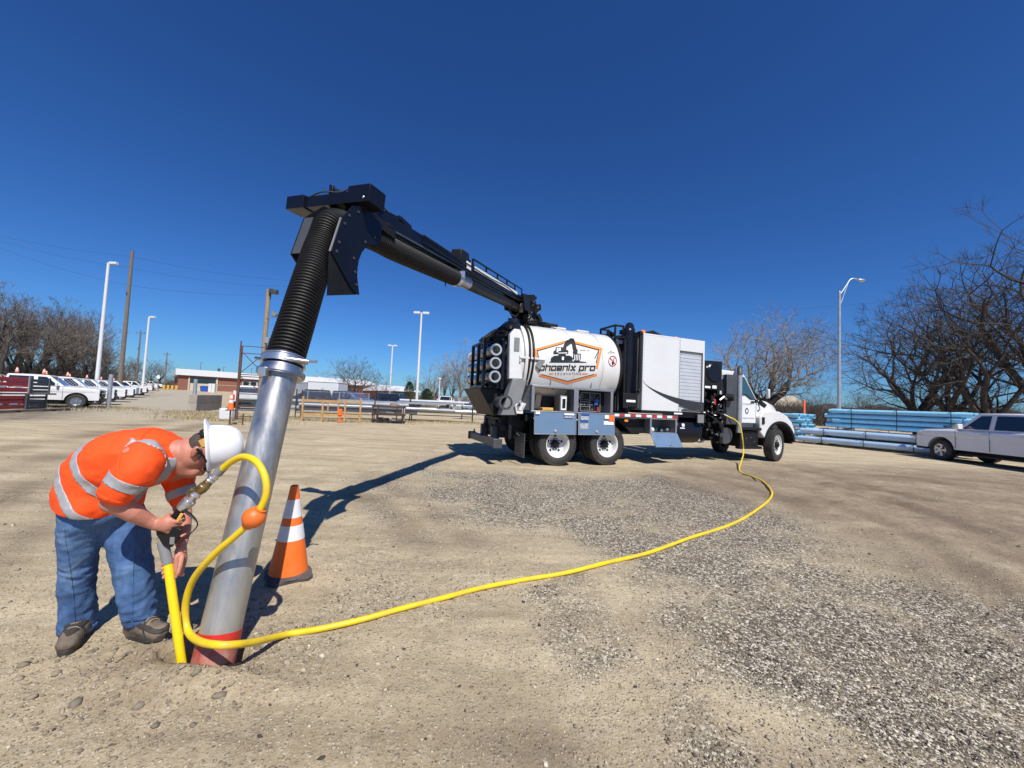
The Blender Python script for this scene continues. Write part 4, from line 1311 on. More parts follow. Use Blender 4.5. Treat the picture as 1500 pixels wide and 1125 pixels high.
# steps and battery box below the door
b = MB()
b.span((6.45, .10, .46), (7.30, .55, .95)); b.span((6.36, .0, .40), (7.35, .16, .48)); b.span((6.36, .02, .98), (7.35, .5, 1.06)); b.span((6.4, .03, .5), (6.5, .2, 1.1))
stp = b.build('step_box', M['black'], truck, True, .012)
b = MB(); b.span((6.44, .06, 1.06), (7.0, .2, 1.18)); b.build('step_tread', M['dark_grey'], stp, True, .01)
b = MB()
for u, z in ((6.95, .75), (6.75, .72), (7.1, .62)): b.cyl((u, .1, z), (u, .08, z), .02, seg=8)
b.build('bolt', M['steel'], stp)

# ------------------------------------------------------------------ boom (a part of the truck), in world space turned into truck space
def cr_spline(pts, n=12):
    P = [Vector(p) for p in pts]
    P = [P[0]*2-P[1]]+P+[P[-1]*2-P[-2]]
    out = []
    for i in range(1, len(P)-2):
        for k in range(n):
            t = k/n
            a, b, c, d = P[i-1], P[i], P[i+1], P[i+2]
            out.append(.5*((2*b)+(c-a)*t+(2*a-5*b+4*c-d)*t*t+(3*b-a-3*c+d)*t**3))
    out.append(P[-2])
    return out
def resample(pts, step):
    L = [0.]
    for a, b in zip(pts[:-1], pts[1:]): L.append(L[-1]+(b-a).length)
    n = max(2, int(L[-1]/step))
    out, j = [], 0
    for k in range(n+1):
        s = L[-1]*k/n
        while j < len(L)-2 and L[j+1] < s: j += 1
        q = (s-L[j])/max(1e-9, L[j+1]-L[j])
        out.append(pts[j].lerp(pts[j+1], q))
    return out
class LB(MB):
    """shapes given in world space, stored in truck space"""
    def build(s, *a, **k):
        s.v = [tuple(TI @ Vector(v)) for v in s.v]
        return MB.build(s, *a, **k)
K0 = TM @ Vector((-.45, 1.22, 4.24))
H0 = at(512, 300, 3.5)
bd = (H0-K0).normalized()
bs = Vector((-bd.y, bd.x, 0)).normalized()
if bs.x < 0: bs = -bs                                   # to the viewer's right
bu = bs.cross(bd)
if bu.z < 0: bu = -bu
BL = (H0-K0).length
def bp(t, s=0., u=0.): return K0+bd*t+bs*s+bu*u
b = LB()
b.bar(bp(.2), bp(BL-.05), .20, .15, bu)
b.bar(bp(2.0, 0, .085), bp(BL-.3, 0, .085), .12, .03, bu)
for s in (-.105, .105): b.bar(bp(.6, s, -.06), bp(BL-.2, s, -.06), .012, .05, bu)
boom = b.build('boom', M['black_gloss'], truck, True, .006)
b = LB(); b.bar(bp(1.0, .112, -.075), bp(BL-.25, .112, -.075), .006, .02, bu); b.build('edge_strip', M['dark_grey'], boom)
tcl = min(range(200), key=lambda i: abs(bp(BL*i/199).y-5.85))*BL/199
# inner steel pipe then black hose under the beam
b = LB(); b.cyl(bp(.35, 0, -.20), bp(tcl+.1, 0, -.20), .105, seg=24)
b.cyl(bp(1.6, 0, -.20), bp(1.68, 0, -.20), .125, seg=24); b.cyl(bp(.9, 0, -.20), bp(.96, 0, -.20), .125, seg=24)
b.build('inner_pipe', M['black'], boom)
b = LB(); b.cyl(bp(tcl-.5, 0, -.20), bp(tcl-.05, 0, -.20), .108, seg=24); b.build('pipe_sleeve', M['steel'], boom)
b = LB()
for s, u in ((-.13, -.05), (.125, -.02), (.13, .06), (-.13, .05)): b.tube(cr_spline([bp(.5, s*1.3, u), bp(1.4, s, u-.04), bp(2.4, s*1.05, u), bp(3.6, s, u-.03), bp(BL-1.2, s, u)], 6), .012, 6)
b.build('hydraulic_line', M['black'], boom)
b = LB(); b.cyl(bp(tcl-.06, 0, -.20), bp(tcl+.05, 0, -.20), .138, seg=28); b.box(bp(tcl, .14, -.17), (.06, .06, .1)); b.build('hose_clamp', M['chrome'], boom)
hp = [bp(tcl+.05, 0, -.21), bp(tcl+.9, 0, -.215), bp(BL-.75, 0, -.215), bp(BL-.38, 0, -.20), at(492, 327, 3.42), at(472, 357, 3.25), at(458, 398, 3.06), at(446, 435, 2.94), at(433, 477, 2.83), at(421, 515, 2.74), at(412.5, 543, 2.68)]
pp = resample(cr_spline(hp, 16), .0095)
jb = int(len(pp)*.0)
b = LB()
b.tube(pp, [(.126, .126, .112)[k % 3] for k in range(len(pp))], 26)
hose = b.build('suction_hose', M['hose_black'], boom, True, 0, 25)
# outer head: cross bar, hinge post, guide plates
XL, XR = at(434, 303, 3.72), at(549, 290, 3.36)
xd = (XR-XL).normalized()
b = LB()
b.bar(XL, XR, .12, .105)
b.bar(XL-xd*.03, XL+xd*.20, .17, .125); b.bar(XR-xd*.22, XR+xd*.03, .20, .155)
pz = at(485.5, 292, 3.55)
b.bar(pz, pz+Vector((0, 0, .13)), .05, .035, (1, 0, 0)); b.bar(pz+Vector((0, 0, .11)), pz+bs*.17-bd*.1+Vector((0, 0, .03)), .02, .025)
b.bar(bp(BL-1.0, 0, .09), bp(BL-.75, 0, .13), .16, .05, bu); b.bar(bp(BL-.75, 0, .11), bp(BL-.5, 0, .10), .14, .04, bu)
b.tube([at(515, 284, 3.45), at(521, 279.5, 3.45), at(529, 280, 3.45), at(533, 284, 3.45)], .006, 6)
head = b.build('boom_head', M['black_gloss'], boom, True, .008)
b = LB()
for q, Y in (((433, 300), 3.66), ((533, 289), 3.29), ((453, 291.5), 3.6), ((468, 288), 3.6)): b.ball(at(q[0], q[1], Y), .016, 10, 6)
b.build('bright_bolts', M['chrome'], boom)  # bright bolts of the boom head as small chrome balls, no lamps
def z6(x, y): return 415+x*.1689, 260+y*.1689
def plate(name, poly, off, th, m):
    Q = bp(BL, off, 0)
    P = [on_plane(*z6(*p), Q, bs) for p in poly]
    n = len(P)
    b = LB()
    b.add(P+[p+bs*th for p in P], [tuple(range(n-1, -1, -1)), tuple(range(n, 2*n))]+[(i, (i+1) % n, (i+1) % n+n, i+n) for i in range(n)])
    return b.build(name, M[m], head, True, 0)
plate('guide_plate', [(598, 245), (500, 352), (405, 640), (570, 945), (632, 1015), (650, 1018), (640, 940), (631, 860), (634, 790), (645, 720), (672, 650), (705, 608), (745, 584), (830, 577), (852, 420), (760, 310), (680, 255)], .215, .012, 'black_gloss')
Q = bp(BL, .215, 0)
A, B_, C_, D_ = [on_plane(*z6(*p), Q, bs) for p in ((405, 640), (570, 945), (640, 1016), (385, 1030))]
D_ = at(480, 433, 3.05); b = LB(); b.add([A, B_, C_, D_, A-bs*.01, B_-bs*.01, C_-bs*.01, D_-bs*.01], [(0, 1, 2, 3), (7, 6, 5, 4), (0, 4, 5, 1), (1, 5, 6, 2), (2, 6, 7, 3), (3, 7, 4, 0)]); b.build('guide_plate', M['black'], head, False)
b = LB()
E0, E1 = on_plane(*z6(500, 350), Q, bs), on_plane(*z6(405, 640), Q, bs)
b.bar(E0, E1, .014, .014); b.build('plate_edge', M['mid_grey'], head)
plate('guide_plate', [(240, 310), (175, 350), (60, 665), (130, 775), (200, 690), (320, 520), (430, 420), (470, 300), (340, 250)], -.21, .012, 'black')
Q2 = bp(BL, -.21, 0)
F4 = [on_plane(*z6(*p), Q2, bs) for p in ((175, 352), (62, 660))]
b = LB(); b.add([F4[0], F4[1], F4[1]+bs*.10, F4[0]+bs*.10, F4[0]-bd*.01, F4[1]-bd*.01, F4[1]+bs*.10-bd*.01, F4[0]+bs*.10-bd*.01], [(0, 1, 2, 3), (7, 6, 5, 4), (0, 4, 5, 1), (1, 5, 6, 2), (2, 6, 7, 3), (3, 7, 4, 0)]); b.build('plate_flange', M['dark_grey'], head, False)
b = LB(); b.bar(bp(BL-.55, .13, -.12), bp(BL+.02, .13, -.05), .03, .10, bu); b.bar(bp(BL-.55, -.19, -.12), bp(BL+.02, -.19, -.05), .03, .10, bu); b.bar(bp(BL-.45, -.2, -.06), bp(BL-.45, .15, -.06), .1, .03, bu); b.build('head_bracket', M['black'], head, True, .004)
for x, y in ((520, 400), (470, 560), (600, 700), (610, 820), (620, 930), (700, 560), (780, 520), (560, 330), (640, 300), (450, 640)):
    q = on_plane(*z6(x, y), bp(BL, .215, 0), bs)
    b = LB(); b.cyl(q+bs*.012, q+bs*.02, .012, seg=6); b.build('bolt', M['dark_grey'], head)
b = LB()
for k in range(5):
    q = XL.lerp(XR, .12+.19*k); b.cyl(q+Vector((.02, -.055, .02)), q+Vector((.02, -.068, .02)), .012, seg=6); b.cyl(q+Vector((0, 0, .05)), q+Vector((0, 0, .068)), .014, seg=6)
b.tube(cr_spline([XL+Vector((.1, -.03, .06)), XL.lerp(XR, .35)+Vector((0, -.03, .10)), XL.lerp(XR, .6)+Vector((0, -.03, .075)), XR+Vector((-.1, .0, .09)), bp(BL-.6, .05, .11)], 8), .009, 6)
b.build('head_fittings', M['dark_grey'], head)
# boom fittings
b = LB()
th_ = tcl-.35
b.bar(bp(th_-.05, 0, .16), bp(th_+.28, 0, .16), .18, .18, bu); b.bar(bp(th_-.12, 0, .12), bp(th_, 0, .12), .18, .1, bu); b.build('sensor_housing', M['black'], boom, True, .02)
b = LB(); b.bar(bp(th_-.02, .12, .02), bp(th_+.15, .12, .02), .02, .13, bu); b.build('lamp_plate', M['decal_white'], boom, True, .004)
b = LB()
for s in (-.09, .09):
    b.bar(bp(.75, s, .26), bp(th_-.2, s, .20), .02, .025, bu)
    for k in range(6):
        t = .75+(th_-.95)*k/5
        b.bar(bp(t, s, .08), bp(t, s, .26-.06*k/5), .03, .02, bd)
b.build('guard_rail', M['black'], boom)
b = LB(); b.bar(bp(1.25, .105, .075), bp(th_-.25, .105, .06), .006, .07, bu); b.build('label_strip', M['decal_white'], boom, False)
b = LB(); b.bar(bp(.95, .13, -.12), bp(.95, .13, -.34), .09, .02, bd); b.build('pipe_strap', M['mid_grey'], boom, True, .003)
b = LB(); b.tube([bp(1.9, .08, -.3), bp(1.75, .08, -.46), bp(1.3, .08, -.48), bp(1.0, .08, -.36)], .02, 6); b.tube([bp(tcl+.45, .05, -.33), bp(tcl+.45, .05, -.42)], .008, 6); b.build('hose_loop', M['black'], boom)
# knuckle and turret on the tank top
b = LB()
r2 = random.Random(9)
kb = TM @ Vector((-.45, 1.22, 3.62))
b.tube(cr_spline([bp(.5, 0, -.20), bp(.18, 0, -.22), K0+Vector((0, 0, -.34)), kb], 8), .13, 18)
b.cyl(kb, kb+Vector((0, 0, .10)), .36, seg=28); b.cyl(kb+Vector((0, 0, .10)), kb+Vector((0, 0, .2)), .27, seg=24)
for s in (-.26, .24):
    P = [bp(1.35, s, .06), bp(1.1, s, -.30), bp(.75, s, -.28), bp(.35, s, -.42), kb+bs*s-bd*.05+Vector((0, 0, .15)), kb+bs*s-bd*.34+Vector((0, 0, .15)), kb+bs*s-bd*.22+Vector((0, 0, .5)), bp(-.12, s, .02), bp(.1, s, .16), bp(.5, s, .14)]
    n = len(P); b.add(P+[p+bs*.03 for p in P], [tuple(range(n-1, -1, -1)), tuple(range(n, 2*n))]+[(i, (i+1) % n, (i+1) % n+n, i+n) for i in range(n)])
for i in range(90):
    hz_ = r2.uniform(.05, .80); p = kb+bd*(r2.uniform(-.42, .42)+.35*(hz_-.2))+bs*r2.uniform(-.36, .36)+Vector((0, 0, hz_))
    b.box(p, (r2.uniform(.06, .22), r2.uniform(.06, .18), r2.uniform(.06, .22)), (r2.uniform(-.5, .5), r2.uniform(-.5, .5), r2.uniform(0, 3)))
turret = b.build('boom_turret', M['black'], boom, True, .006)
b = LB()
for i in range(16):
    s = r2.uniform(-.22, .24)
    p = kb+bd*r2.uniform(-.25, .3)+bs*s+Vector((0, 0, .12))
    b.tube([p, p-bd*.12+bs*.08+Vector((0, 0, .25)), p-bd*r2.uniform(.0, .3)+Vector((0, 0, .5)), bp(r2.uniform(.0, .6), s, .1)], .016, 6)
for s0, u0 in ((-.12, .02), (.10, .12)):
    q = [kb-bd*.2+bs*s0+Vector((0, 0, .45)), kb-bd*.42+bs*s0+Vector((0, 0, .2)), TM @ Vector((u0, 1.1-s0, 3.70)), TM @ Vector((u0+.3, 1.0-s0, 3.665))]
    b.tube(cr_spline(q, 8), .045, 10)
b.build('hydraulic_line', M['black'], turret)
b = LB()
for i in range(24):
    p = kb+bd*r2.uniform(-.3, .5)+bs*r2.choice((.2, .24, .27))+Vector((0, 0, r2.uniform(.1, .62)))
    b.cyl(p, p+bs*.03+Vector((0, 0, r2.uniform(-.03, .03))), r2.uniform(.01, .022), seg=8)
b.cyl(bp(.55, .2, -.08), bp(.3, .2, -.42), .022, seg=10)
b.build('steel_fitting', M['steel'], turret)

# ------------------------------------------------------------------ suction tube hanging on the hose
ta, tb_ = at(412, 548, 2.672), at(313, 968, 2.215)
td = (tb_-ta).normalized()
TL = (tb_-ta).length
st_ = thing('suction_tube', 'shiny metal suction tube leaning out of the dug hole, clamped to the black hose', 'tube', tb_)
def tl(q): return Vector(q)-tb_
st_['label'] = 'shiny metal suction tube with red lower end, standing in the dug hole'
b = MB(); b.pipe(tl(ta), tl(tb_+td*.12), .102, .095, 48); b.build('tube_body', M['tube_metal'], st_)
b = MB(); b.pipe(tl(ta-td*.05), tl(ta+td*.015), .128, .10, 40); b.pipe(tl(ta-td*.012), tl(ta+td*.012), .150, .10, 40); b.pipe(tl(ta-td*.02), tl(ta+td*.022), .140, .10, 40); b.build('flange', M['steel'], st_)
b = MB()
b.pipe(tl(ta-td*.115), tl(ta-td*.07), .136, .118, 40); b.pipe(tl(ta-td*.122), tl(ta-td*.116), .142, .12, 40); b.pipe(tl(ta-td*.069), tl(ta-td*.063), .142, .12, 40)
cl_ = b.build('hose_clamp', M['chrome'], st_)
side_ = Vector((.85, -.5, .12)).normalized()
b = MB(); o_ = tl(ta-td*.092)
b.cyl(o_+side_*.125+Vector((-.06, -.05, 0)), o_+side_*.16+Vector((.05, .05, -.015)), .02, seg=12)
b.cyl(o_+side_*.14+Vector((.0, .03, -.01)), o_+side_*.25+Vector((.03, .10, -.02)), .009, seg=8)
b.cyl(o_+Vector((-.10, -.06, .0)), o_+Vector((-.22, .03, .02)), .012, seg=8)
b.build('clamp_bolt', M['steel'], cl_)
b = MB(); b.box(tl(ta+td*.004)+Vector((-.035, -.145, .01)), (.05, .03, .06)); b.build('flange_tab', M['chrome'], st_, True, .004)
b = MB(); b.pipe(tl(tb_-td*.150), tl(tb_-td*.090), .1055, .10, 40); b.build('red_band', M['tape_red'], st_)
b = MB(); b.pipe(tl(tb_-td*.090), tl(tb_+td*.16), .104, .10, 40); b.build('worn_end', M['worn_red'], st_)

# ------------------------------------------------------------------ air lance
YL = 2.19
lt, lm, lh = at(268, 985, 2.16), at(246, 826, YL), at(238, 792, YL+.005)
lance = thing('air_lance', 'yellow air digging lance with black trigger handle, held upright by the worker beside the hole', 'lance', lt)
lance['label'] = 'yellow digging lance with a black trigger handle, held by the bending worker'
def ll(q): return Vector(q)-lt
b = MB(); b.cyl(ll(lt), ll(lm), .0215, seg=20); b.build('lance_tube', M['lance_yellow'], lance)
b = MB(); b.cyl(ll(lm), ll(lh), .0245, .0255, 20); b.build('sleeve', M['mid_grey'], lance)
hA, hB = at(240, 782, 2.195), at(266, 745, 2.21)
hd = (hB-hA).normalized()
b = MB()
P2 = [(228, 768), (229, 783), (239, 799), (252, 802), (262, 790), (268, 776), (258, 772)]
vs = [ll(at(x, y, 2.165)) for x, y in P2]+[ll(at(x, y, 2.215)) for x, y in P2]
n = len(P2)
b.add(vs, [tuple(range(n-1, -1, -1)), tuple(range(n, 2*n))]+[(i, (i+1) % n, (i+1) % n+n, i+n) for i in range(n)])
b.cyl(ll(hA), ll(hB), .0215, .0225, 18)
b.build('handle', M['black'], lance, True, .006)
b = MB(); b.tube([ll(q) for q in resample(cr_spline([at(266, 746, 2.20), at(276, 752, 2.19), at(287, 762, 2.185), at(289, 770, 2.185), at(280, 781, 2.185), at(263, 796, 2.185)], 8), .012)], [.010, .0105, .011, .011, .011, .011, .010, .009, .008, .006]+[.004]*40, 10, flat=.6); b.build('trigger_guard', M['black'], lance)
b = MB(); b.bar(ll(at(267, 752, 2.185)), ll(at(259, 765, 2.175)), .012, .016); b.build('trigger', M['yellow_paint'], lance, True, .003)
b = MB(); b.box(ll(at(252.5, 792, 2.163)), (.024, .006, .038)); b.build('badge', M['mid_grey'], lance)
b = MB()
fa, fb = hB, at(322, 690, 2.235)
fd = (fb-fa)
prof = [(0, .028), (.10, .034), (.14, .030), (.16, .036), (.22, .034), (.24, .024), (.30, .022), (.36, .028), (.40, .022), (.46, .019)]
b.tube([ll(fa+fd*t) for t, r in prof], [r for t, r in prof], 16)
b.tube([ll(fa+fd*t) for t in (.72, .76, .79, .83, .86, .92, 1.0)], [.02, .026, .021, .026, .021, .02, .018], 16)
b.build('coupling', M['chrome'], lance)
b = MB(); b.tube([ll(fa+fd*t) for t in (.44, .50, .52, .60, .62, .72)], [.024, .027, .030, .030, .026, .024], 8); b.box(ll(fa+fd*.46+Vector((-.03, -.01, .0))), (.03, .03, .04), (.3, .2, .8)); b.build('brass_fitting', M['brass'], lance, True, .002)
b = MB(); b.tube([ll(fa+fd*.3+Vector((-.02, -.02, 0))), ll(fa+fd*.45+Vector((-.045, -.02, .01))), ll(fa+fd*.58+Vector((-.03, -.02, 0)))], .004, 6); b.build('safety_clip', M['steel'], lance)

# ------------------------------------------------------------------ yellow hose
def gp(x, y, up=.0):
    g_ = gnd(x, y)
    return Vector((g_.x, g_.y, gz(g_.x, g_.y)+.020+up))
hp = [fb, at(338, 677, 2.22), at(357, 669, 2.19), at(376, 677, 2.16), at(388, 698, 2.14), at(390, 722, 2.13), at(383, 742, 2.13), at(371, 760, 2.13), at(345, 785, 2.13), at(318, 808, 2.15), at(292, 836, 2.19), at(279, 858, 2.22), at(272, 885, 2.24), at(272, 912, 2.24), at(279, 930, 2.20), at(296, 941, 2.09), at(322, 945, 2.04), at(345, 944, 2.08), at(372, 940.5, 2.2)]
G = [gp(*q) for q in ((420, 933), (470, 926), (530, 916), (590, 899), (650, 882), (710, 864), (770, 852), (830, 843), (890, 831), (950, 813), (1010, 792), (1070, 771), (1105, 752), (1127, 735), (1130, 722), (1118, 708), (1100, 699), (1083, 690))]
up_ = [TM @ Vector(q) for q in ((6.12, -.30, .30), (6.15, -.24, .75), (6.12, -.18, 1.10), (6.02, -.10, 1.28), (5.85, .02, 1.38))]
pts = hp+G+up_
path = resample(cr_spline(pts, 10), .025)
b0 = Vector((fb.x, fb.y, 0))
hose_y = thing('air_hose', 'long yellow air hose snaking over the yard from truck to lance, with an orange ball', 'hose', b0)
hose_y['label'] = 'long yellow hose snaking across the yard from truck to lance, with an orange ball'
b = MB(); b.tube([p-b0 for p in path], .0185, 14); b.build('hose_line', M['hose_yellow'], hose_y, True, 0, 80)
bc = at(372, 758, 2.13)
b = MB(); b.ball(bc-b0, .058, 28, 18, (1, 1, .98)); 
ba = (at(383, 740, 2.13)-at(352, 779, 2.13)).normalized()
b.cyl(bc-b0-ba*.06, bc-b0+ba*.06, .028, seg=16); b.build('ball_float', M['ball_orange'], hose_y)
b = MB(); b.cyl(fb-b0-fd.normalized()*.02, fb-b0+fd.normalized()*.03, .025, .024, 16); b.build('hose_ferrule', M['mid_grey'], hose_y)
b = MB(); q = up_[-1]-b0; b.cyl(q, q+(up_[-1]-up_[-2]), .03, seg=12); b.build('hose_coupling', M['steel'], hose_y)

# ------------------------------------------------------------------ traffic cones
def make_cone(name, label, loc, rot, h, group='traffic cones', base=True, bot=.135, cap='cone_orange'):
    t = thing(name, label, 'traffic cone', loc, rot, group)
    r = lambda z: bot+(.028-bot)*(z-.04)/(h-.04)
    b = MB(); s = h/.78
    n = 12
    b.lathe([(r(.04), .04), (r(h*.42), h*.42), (r(h*.66), h*.66), (r(h*.855), h*.855), (.030, h), (.022, h+.004), (.02, h-.03)], (0, 0, 0), (0, 0, 1), 40)
    b.build('cone_body', M['cone_orange'], t)
    for z0, z1 in ((.42, .58), (.66, .855)):
        b = MB(); b.lathe([(r(h*z0)-.001, h*z0), (r(h*z0)+.002, h*z0+.002), (r(h*z1)+.002, h*z1-.002), (r(h*z1)-.001, h*z1)], (0, 0, 0), (0, 0, 1), 40); b.build('white_collar', M['cone_white'], t)
    if base:
        b = MB(); k = .17*s; c = .035
        poly = [(-k+c, -k), (k-c, -k), (k, -k+c), (k, k-c), (k-c, k), (-k+c, k), (-k, k-c), (-k, -k+c)]
        b.prism(poly, (0, 0, 0), (1, 0, 0), (0, 1, 0), (0, 0, 1), .03); b.lathe([(bot+.025, .03), (bot+.012, .045), (bot-.002, .05)], (0, 0, 0), (0, 0, 1), 40)
        b.build('cone_base', M['cone_base'], t, True, .008)
    return t
cg = gnd(420, 846)
make_cone('traffic_cone', 'large orange traffic cone with two white collars behind the suction tube', Vector((cg.x, cg.y+.02, gz(cg.x, cg.y)-.005)), R(38), .735, bot=.145)

# ------------------------------------------------------------------ the worker
def blob(name, chains, voxel, m, parent, smooth=8, disp=None, org=Vector()):
    b = MB()
    for ch in chains:
        ps = [Vector(c[0])-org for c in ch]
        for i, c in enumerate(ch):
            sc = c[2] if len(c) > 2 else (1, 1, 1)
            b.ball(ps[i], c[1], 20, 14, sc, c[3] if len(c) > 3 else None)
        for i in range(len(ch)-1):
            p, q = ps[i], ps[i+1]
            n = max(2, int((q-p).length/(.35*max(ch[i][1], ch[i+1][1])))+1)
            for k in range(1, n):
                t = k/n
                sa = ch[i][2] if len(ch[i]) > 2 else (1, 1, 1); sb = ch[i+1][2] if len(ch[i+1]) > 2 else (1, 1, 1)
                b.ball(p.lerp(q, t), ch[i][1]*(1-t)+ch[i+1][1]*t, 20, 14, tuple(x*(1-t)+y*t for x, y in zip(sa, sb)))
    o = b.build(name, M[m], parent, True)
    r = o.modifiers.new('remesh', 'REMESH'); r.mode = 'VOXEL'; r.voxel_size = voxel; r.use_smooth_shade = True
    s = o.modifiers.new('smooth', 'SMOOTH'); s.iterations = smooth; s.factor = .5
    for j, (st, size, co) in enumerate(disp or []):
        tx = bpy.data.textures.new(name+'_folds', 'CLOUDS'); tx.noise_scale = size; tx.noise_depth = 2
        d = o.modifiers.new('folds', 'DISPLACE'); d.texture = tx; d.strength = st; d.mid_level = .5; d.texture_coords = 'LOCAL'
    bake(o)
    o.data.polygons.foreach_set('use_smooth', [True]*len(o.data.polygons))
    return o
PO = Vector((at(160, 800, 2.25).x, 2.25, 0))
PO.z = gz(PO.x, PO.y)
person = thing('person', 'worker in an orange hi-vis shirt, blue jeans and white hard hat bending over the lance', 'person', PO)
A_ = at
sc = (1, 1.14, 1)
# skin: head, neck, arms, hands and the hidden core, one surface
def finger(pts, r0=.0105, r1=.008): return [(p, r0+(r1-r0)*i/(len(pts)-1)) for i, p in enumerate(pts)]
hc = A_(253, 768, 2.195)
e2 = Vector((0, 1, 0)); e2 = (e2-hd*e2.dot(hd)).normalized(); e1 = e2.cross(hd).normalized()
if e1.x < 0: e1 = -e1
fing = []
for i, off in enumerate((.034, .012, -.011, -.033)):
    rad = .034-.001*i
    fing.append(finger([hc+hd*off+rad*(math.cos(R(a))*e1+math.sin(R(a))*e2)*k for a, k in ((190, 1.45), (228, 1.15), (268, 1.0), (308, 1.0), (350, 1.0), (388, .95))], .0118-.0006*i, .0085-.0004*i))
wr = A_(229, 769, 2.165)
palm = [(A_(236, 768, 2.165), .034, (1.1, .75, 1.1)), (A_(243, 768, 2.165), .037, (1.0, .7, 1.15))]
thumb = finger([A_(238, 762, 2.19), hc+hd*.05+e1*-.035+e2*.02, hc+hd*.045+e1*.0+e2*.036, hc+hd*.035+e1*.028+e2*.024], .0135, .009)
lc = A_(249, 836, 2.19)
ld = (lm-lt).normalized()
lf = []
for i, off in enumerate((.042, .018, -.006, -.03)):
    lf.append(finger([lc+ld*off+.034*(Vector((math.cos(R(a)), math.sin(R(a)), 0)))*k for a, k in ((25, 1.5), (60, 1.15), (105, 1.0), (150, .98), (190, .95), (225, .9))], .0112, .0085))
lpalm = [(A_(265, 806, 2.25), .030, (.8, 1.1, 1.1)), (A_(264, 822, 2.235), .036, (.7, 1.1, 1.25)), (A_(262, 834, 2.225), .033, (.7, 1.0, 1.1))]
lthumb = finger([A_(266, 815, 2.215), A_(264, 828, 2.18), A_(261, 839, 2.165), A_(257, 846, 2.16)], .0145, .0095)
body = blob('body', [
    [(A_(240, 664, 2.28), .085), (A_(256, 664, 2.30), .083), (A_(268, 666, 2.32), .082)],
    [(A_(279, 665, 2.335), .098, (.98, .9, 1.0)), (A_(303, 657, 2.375), .096, (.95, .9, 1.05))],
    [(A_(268, 672, 2.32), .088, (.95, .88, 1)), (A_(270, 684, 2.325), .062, (1.0, .9, 1)), (A_(279, 689, 2.335), .046, (1.2, .9, 1))],
    [(A_(297, 682, 2.37), .036, (1, .85, 1)), (A_(294, 693, 2.365), .018)], [(A_(283, 692, 2.345), .022, (.7, 1.2, .6))],
    [(A_(284, 662, 2.262), .021, (.75, .6, 1.15)), (A_(288, 658, 2.262), .022, (.8, .6, .9)), (A_(282, 668, 2.262), .013, (.8, .5, .8))],
    [(A_(200, 670, 2.09), .060), (A_(165, 736, 2.05), .052), (A_(172, 738, 2.05), .052), (A_(195, 751, 2.09), .047), (A_(215, 762, 2.14), .036), (wr, .030, (1, .85, 1))],
    [(wr, .030)]+palm, *fing, thumb,
    [(A_(262, 692, 2.47), .060), (A_(266, 735, 2.46), .048), (A_(268, 752, 2.43), .046), (A_(268, 776, 2.33), .040), (A_(266, 796, 2.27), .029)], lpalm, *lf, lthumb,
    [(A_(150, 725, 2.28), .13), (A_(190, 685, 2.28), .14), (A_(235, 668, 2.28), .12)],
    [(A_(200, 670, 2.09), .07), (A_(230, 670, 2.28), .10), (A_(262, 692, 2.47), .07)],
    [(A_(140, 735, 2.25), .11), (A_(119, 795, 2.24), .075), (A_(114, 850, 2.30), .06), (A_(116, 918, 2.36), .045)],
    [(A_(165, 735, 2.34), .11), (A_(190, 800, 2.36), .075), (A_(198, 845, 2.35), .06), (A_(204, 905, 2.38), .045)],
], .0055, 'skin', person, 4, None, PO)
def folds(o, amp, fx, fz, axis, seed, mask=None):
    """creases pressed into cloth: ridged noise stretched across the limb"""
    me = o.data; n = len(me.vertices); ax = Vector(axis).normalized()
    co = [v.co.copy() for v in me.vertices]; no = [v.normal.copy() for v in me.vertices]
    for i in range(n):
        p = co[i]; a = p.dot(ax); q = p-ax*a
        w1 = mnoise.noise(Vector((q.x*fx+seed, q.y*fx, q.z*fx+a*fz+1.5*mnoise.noise(p*5))))
        w2 = mnoise.noise(Vector((q.x*fx*2.1+seed+7, q.y*fx*2.1, q.z*fx*2.1+a*fz*1.9)))
        k = 1 if mask is None else mask(p+PO)
        me.vertices[i].co = p+no[i]*amp*k*((1-2.2*abs(w1))*.7+(1-2*abs(w2))*.35-.4)
# hi-vis shirt
shirt = blob('shirt', [
    [(A_(150, 732, 2.265), .172, (.98, 1.2, .85)), (A_(150, 715, 2.27), .180, (.98, 1.15, .95)), (A_(160, 692, 2.28), .186, sc), (A_(185, 676, 2.28), .188, sc), (A_(211, 671, 2.28), .176, (1, 1.2, 1)), (A_(230, 670, 2.28), .145, (1, 1.22, 1)), (A_(242, 668, 2.28), .098, (1, 1.1, 1))],
    [(A_(212, 672, 2.12), .10), (A_(200, 690, 2.06), .098), (A_(183, 708, 2.035), .083), (A_(174, 719, 2.03), .076)],
    [(A_(245, 680, 2.46), .09), (A_(262, 702, 2.48), .08), (A_(266, 730, 2.46), .066)],
], .0115, 'fabric_orange', person, 7, [(.016, .13, 0), (.008, .05, 0)], PO)
folds(shirt, .010, 6.5, 11, (.25, .6, .9), 3, lambda q: .6+.8*math.exp(-((q-A_(205, 700, 2.15)).length/.16)**2))
def hem_cut(o, p1, p2):
    bm = bmesh.new(); bm.from_mesh(o.data)
    n = (Vector(p2)-Vector(p1)).cross(Vector((.12, 1, 0))).normalized()
    if n.z > 0: n = -n
    bmesh.ops.bisect_plane(bm, geom=bm.verts[:]+bm.edges[:]+bm.faces[:], plane_co=Vector(p1)-PO, plane_no=n, clear_outer=True)
    bm.to_mesh(o.data); bm.free()
hem_cut(shirt, A_(80, 712, 2.28), A_(168, 744, 2.28))
ax_t = (A_(240, 667, 2.28)-A_(146, 722, 2.28)).normalized()
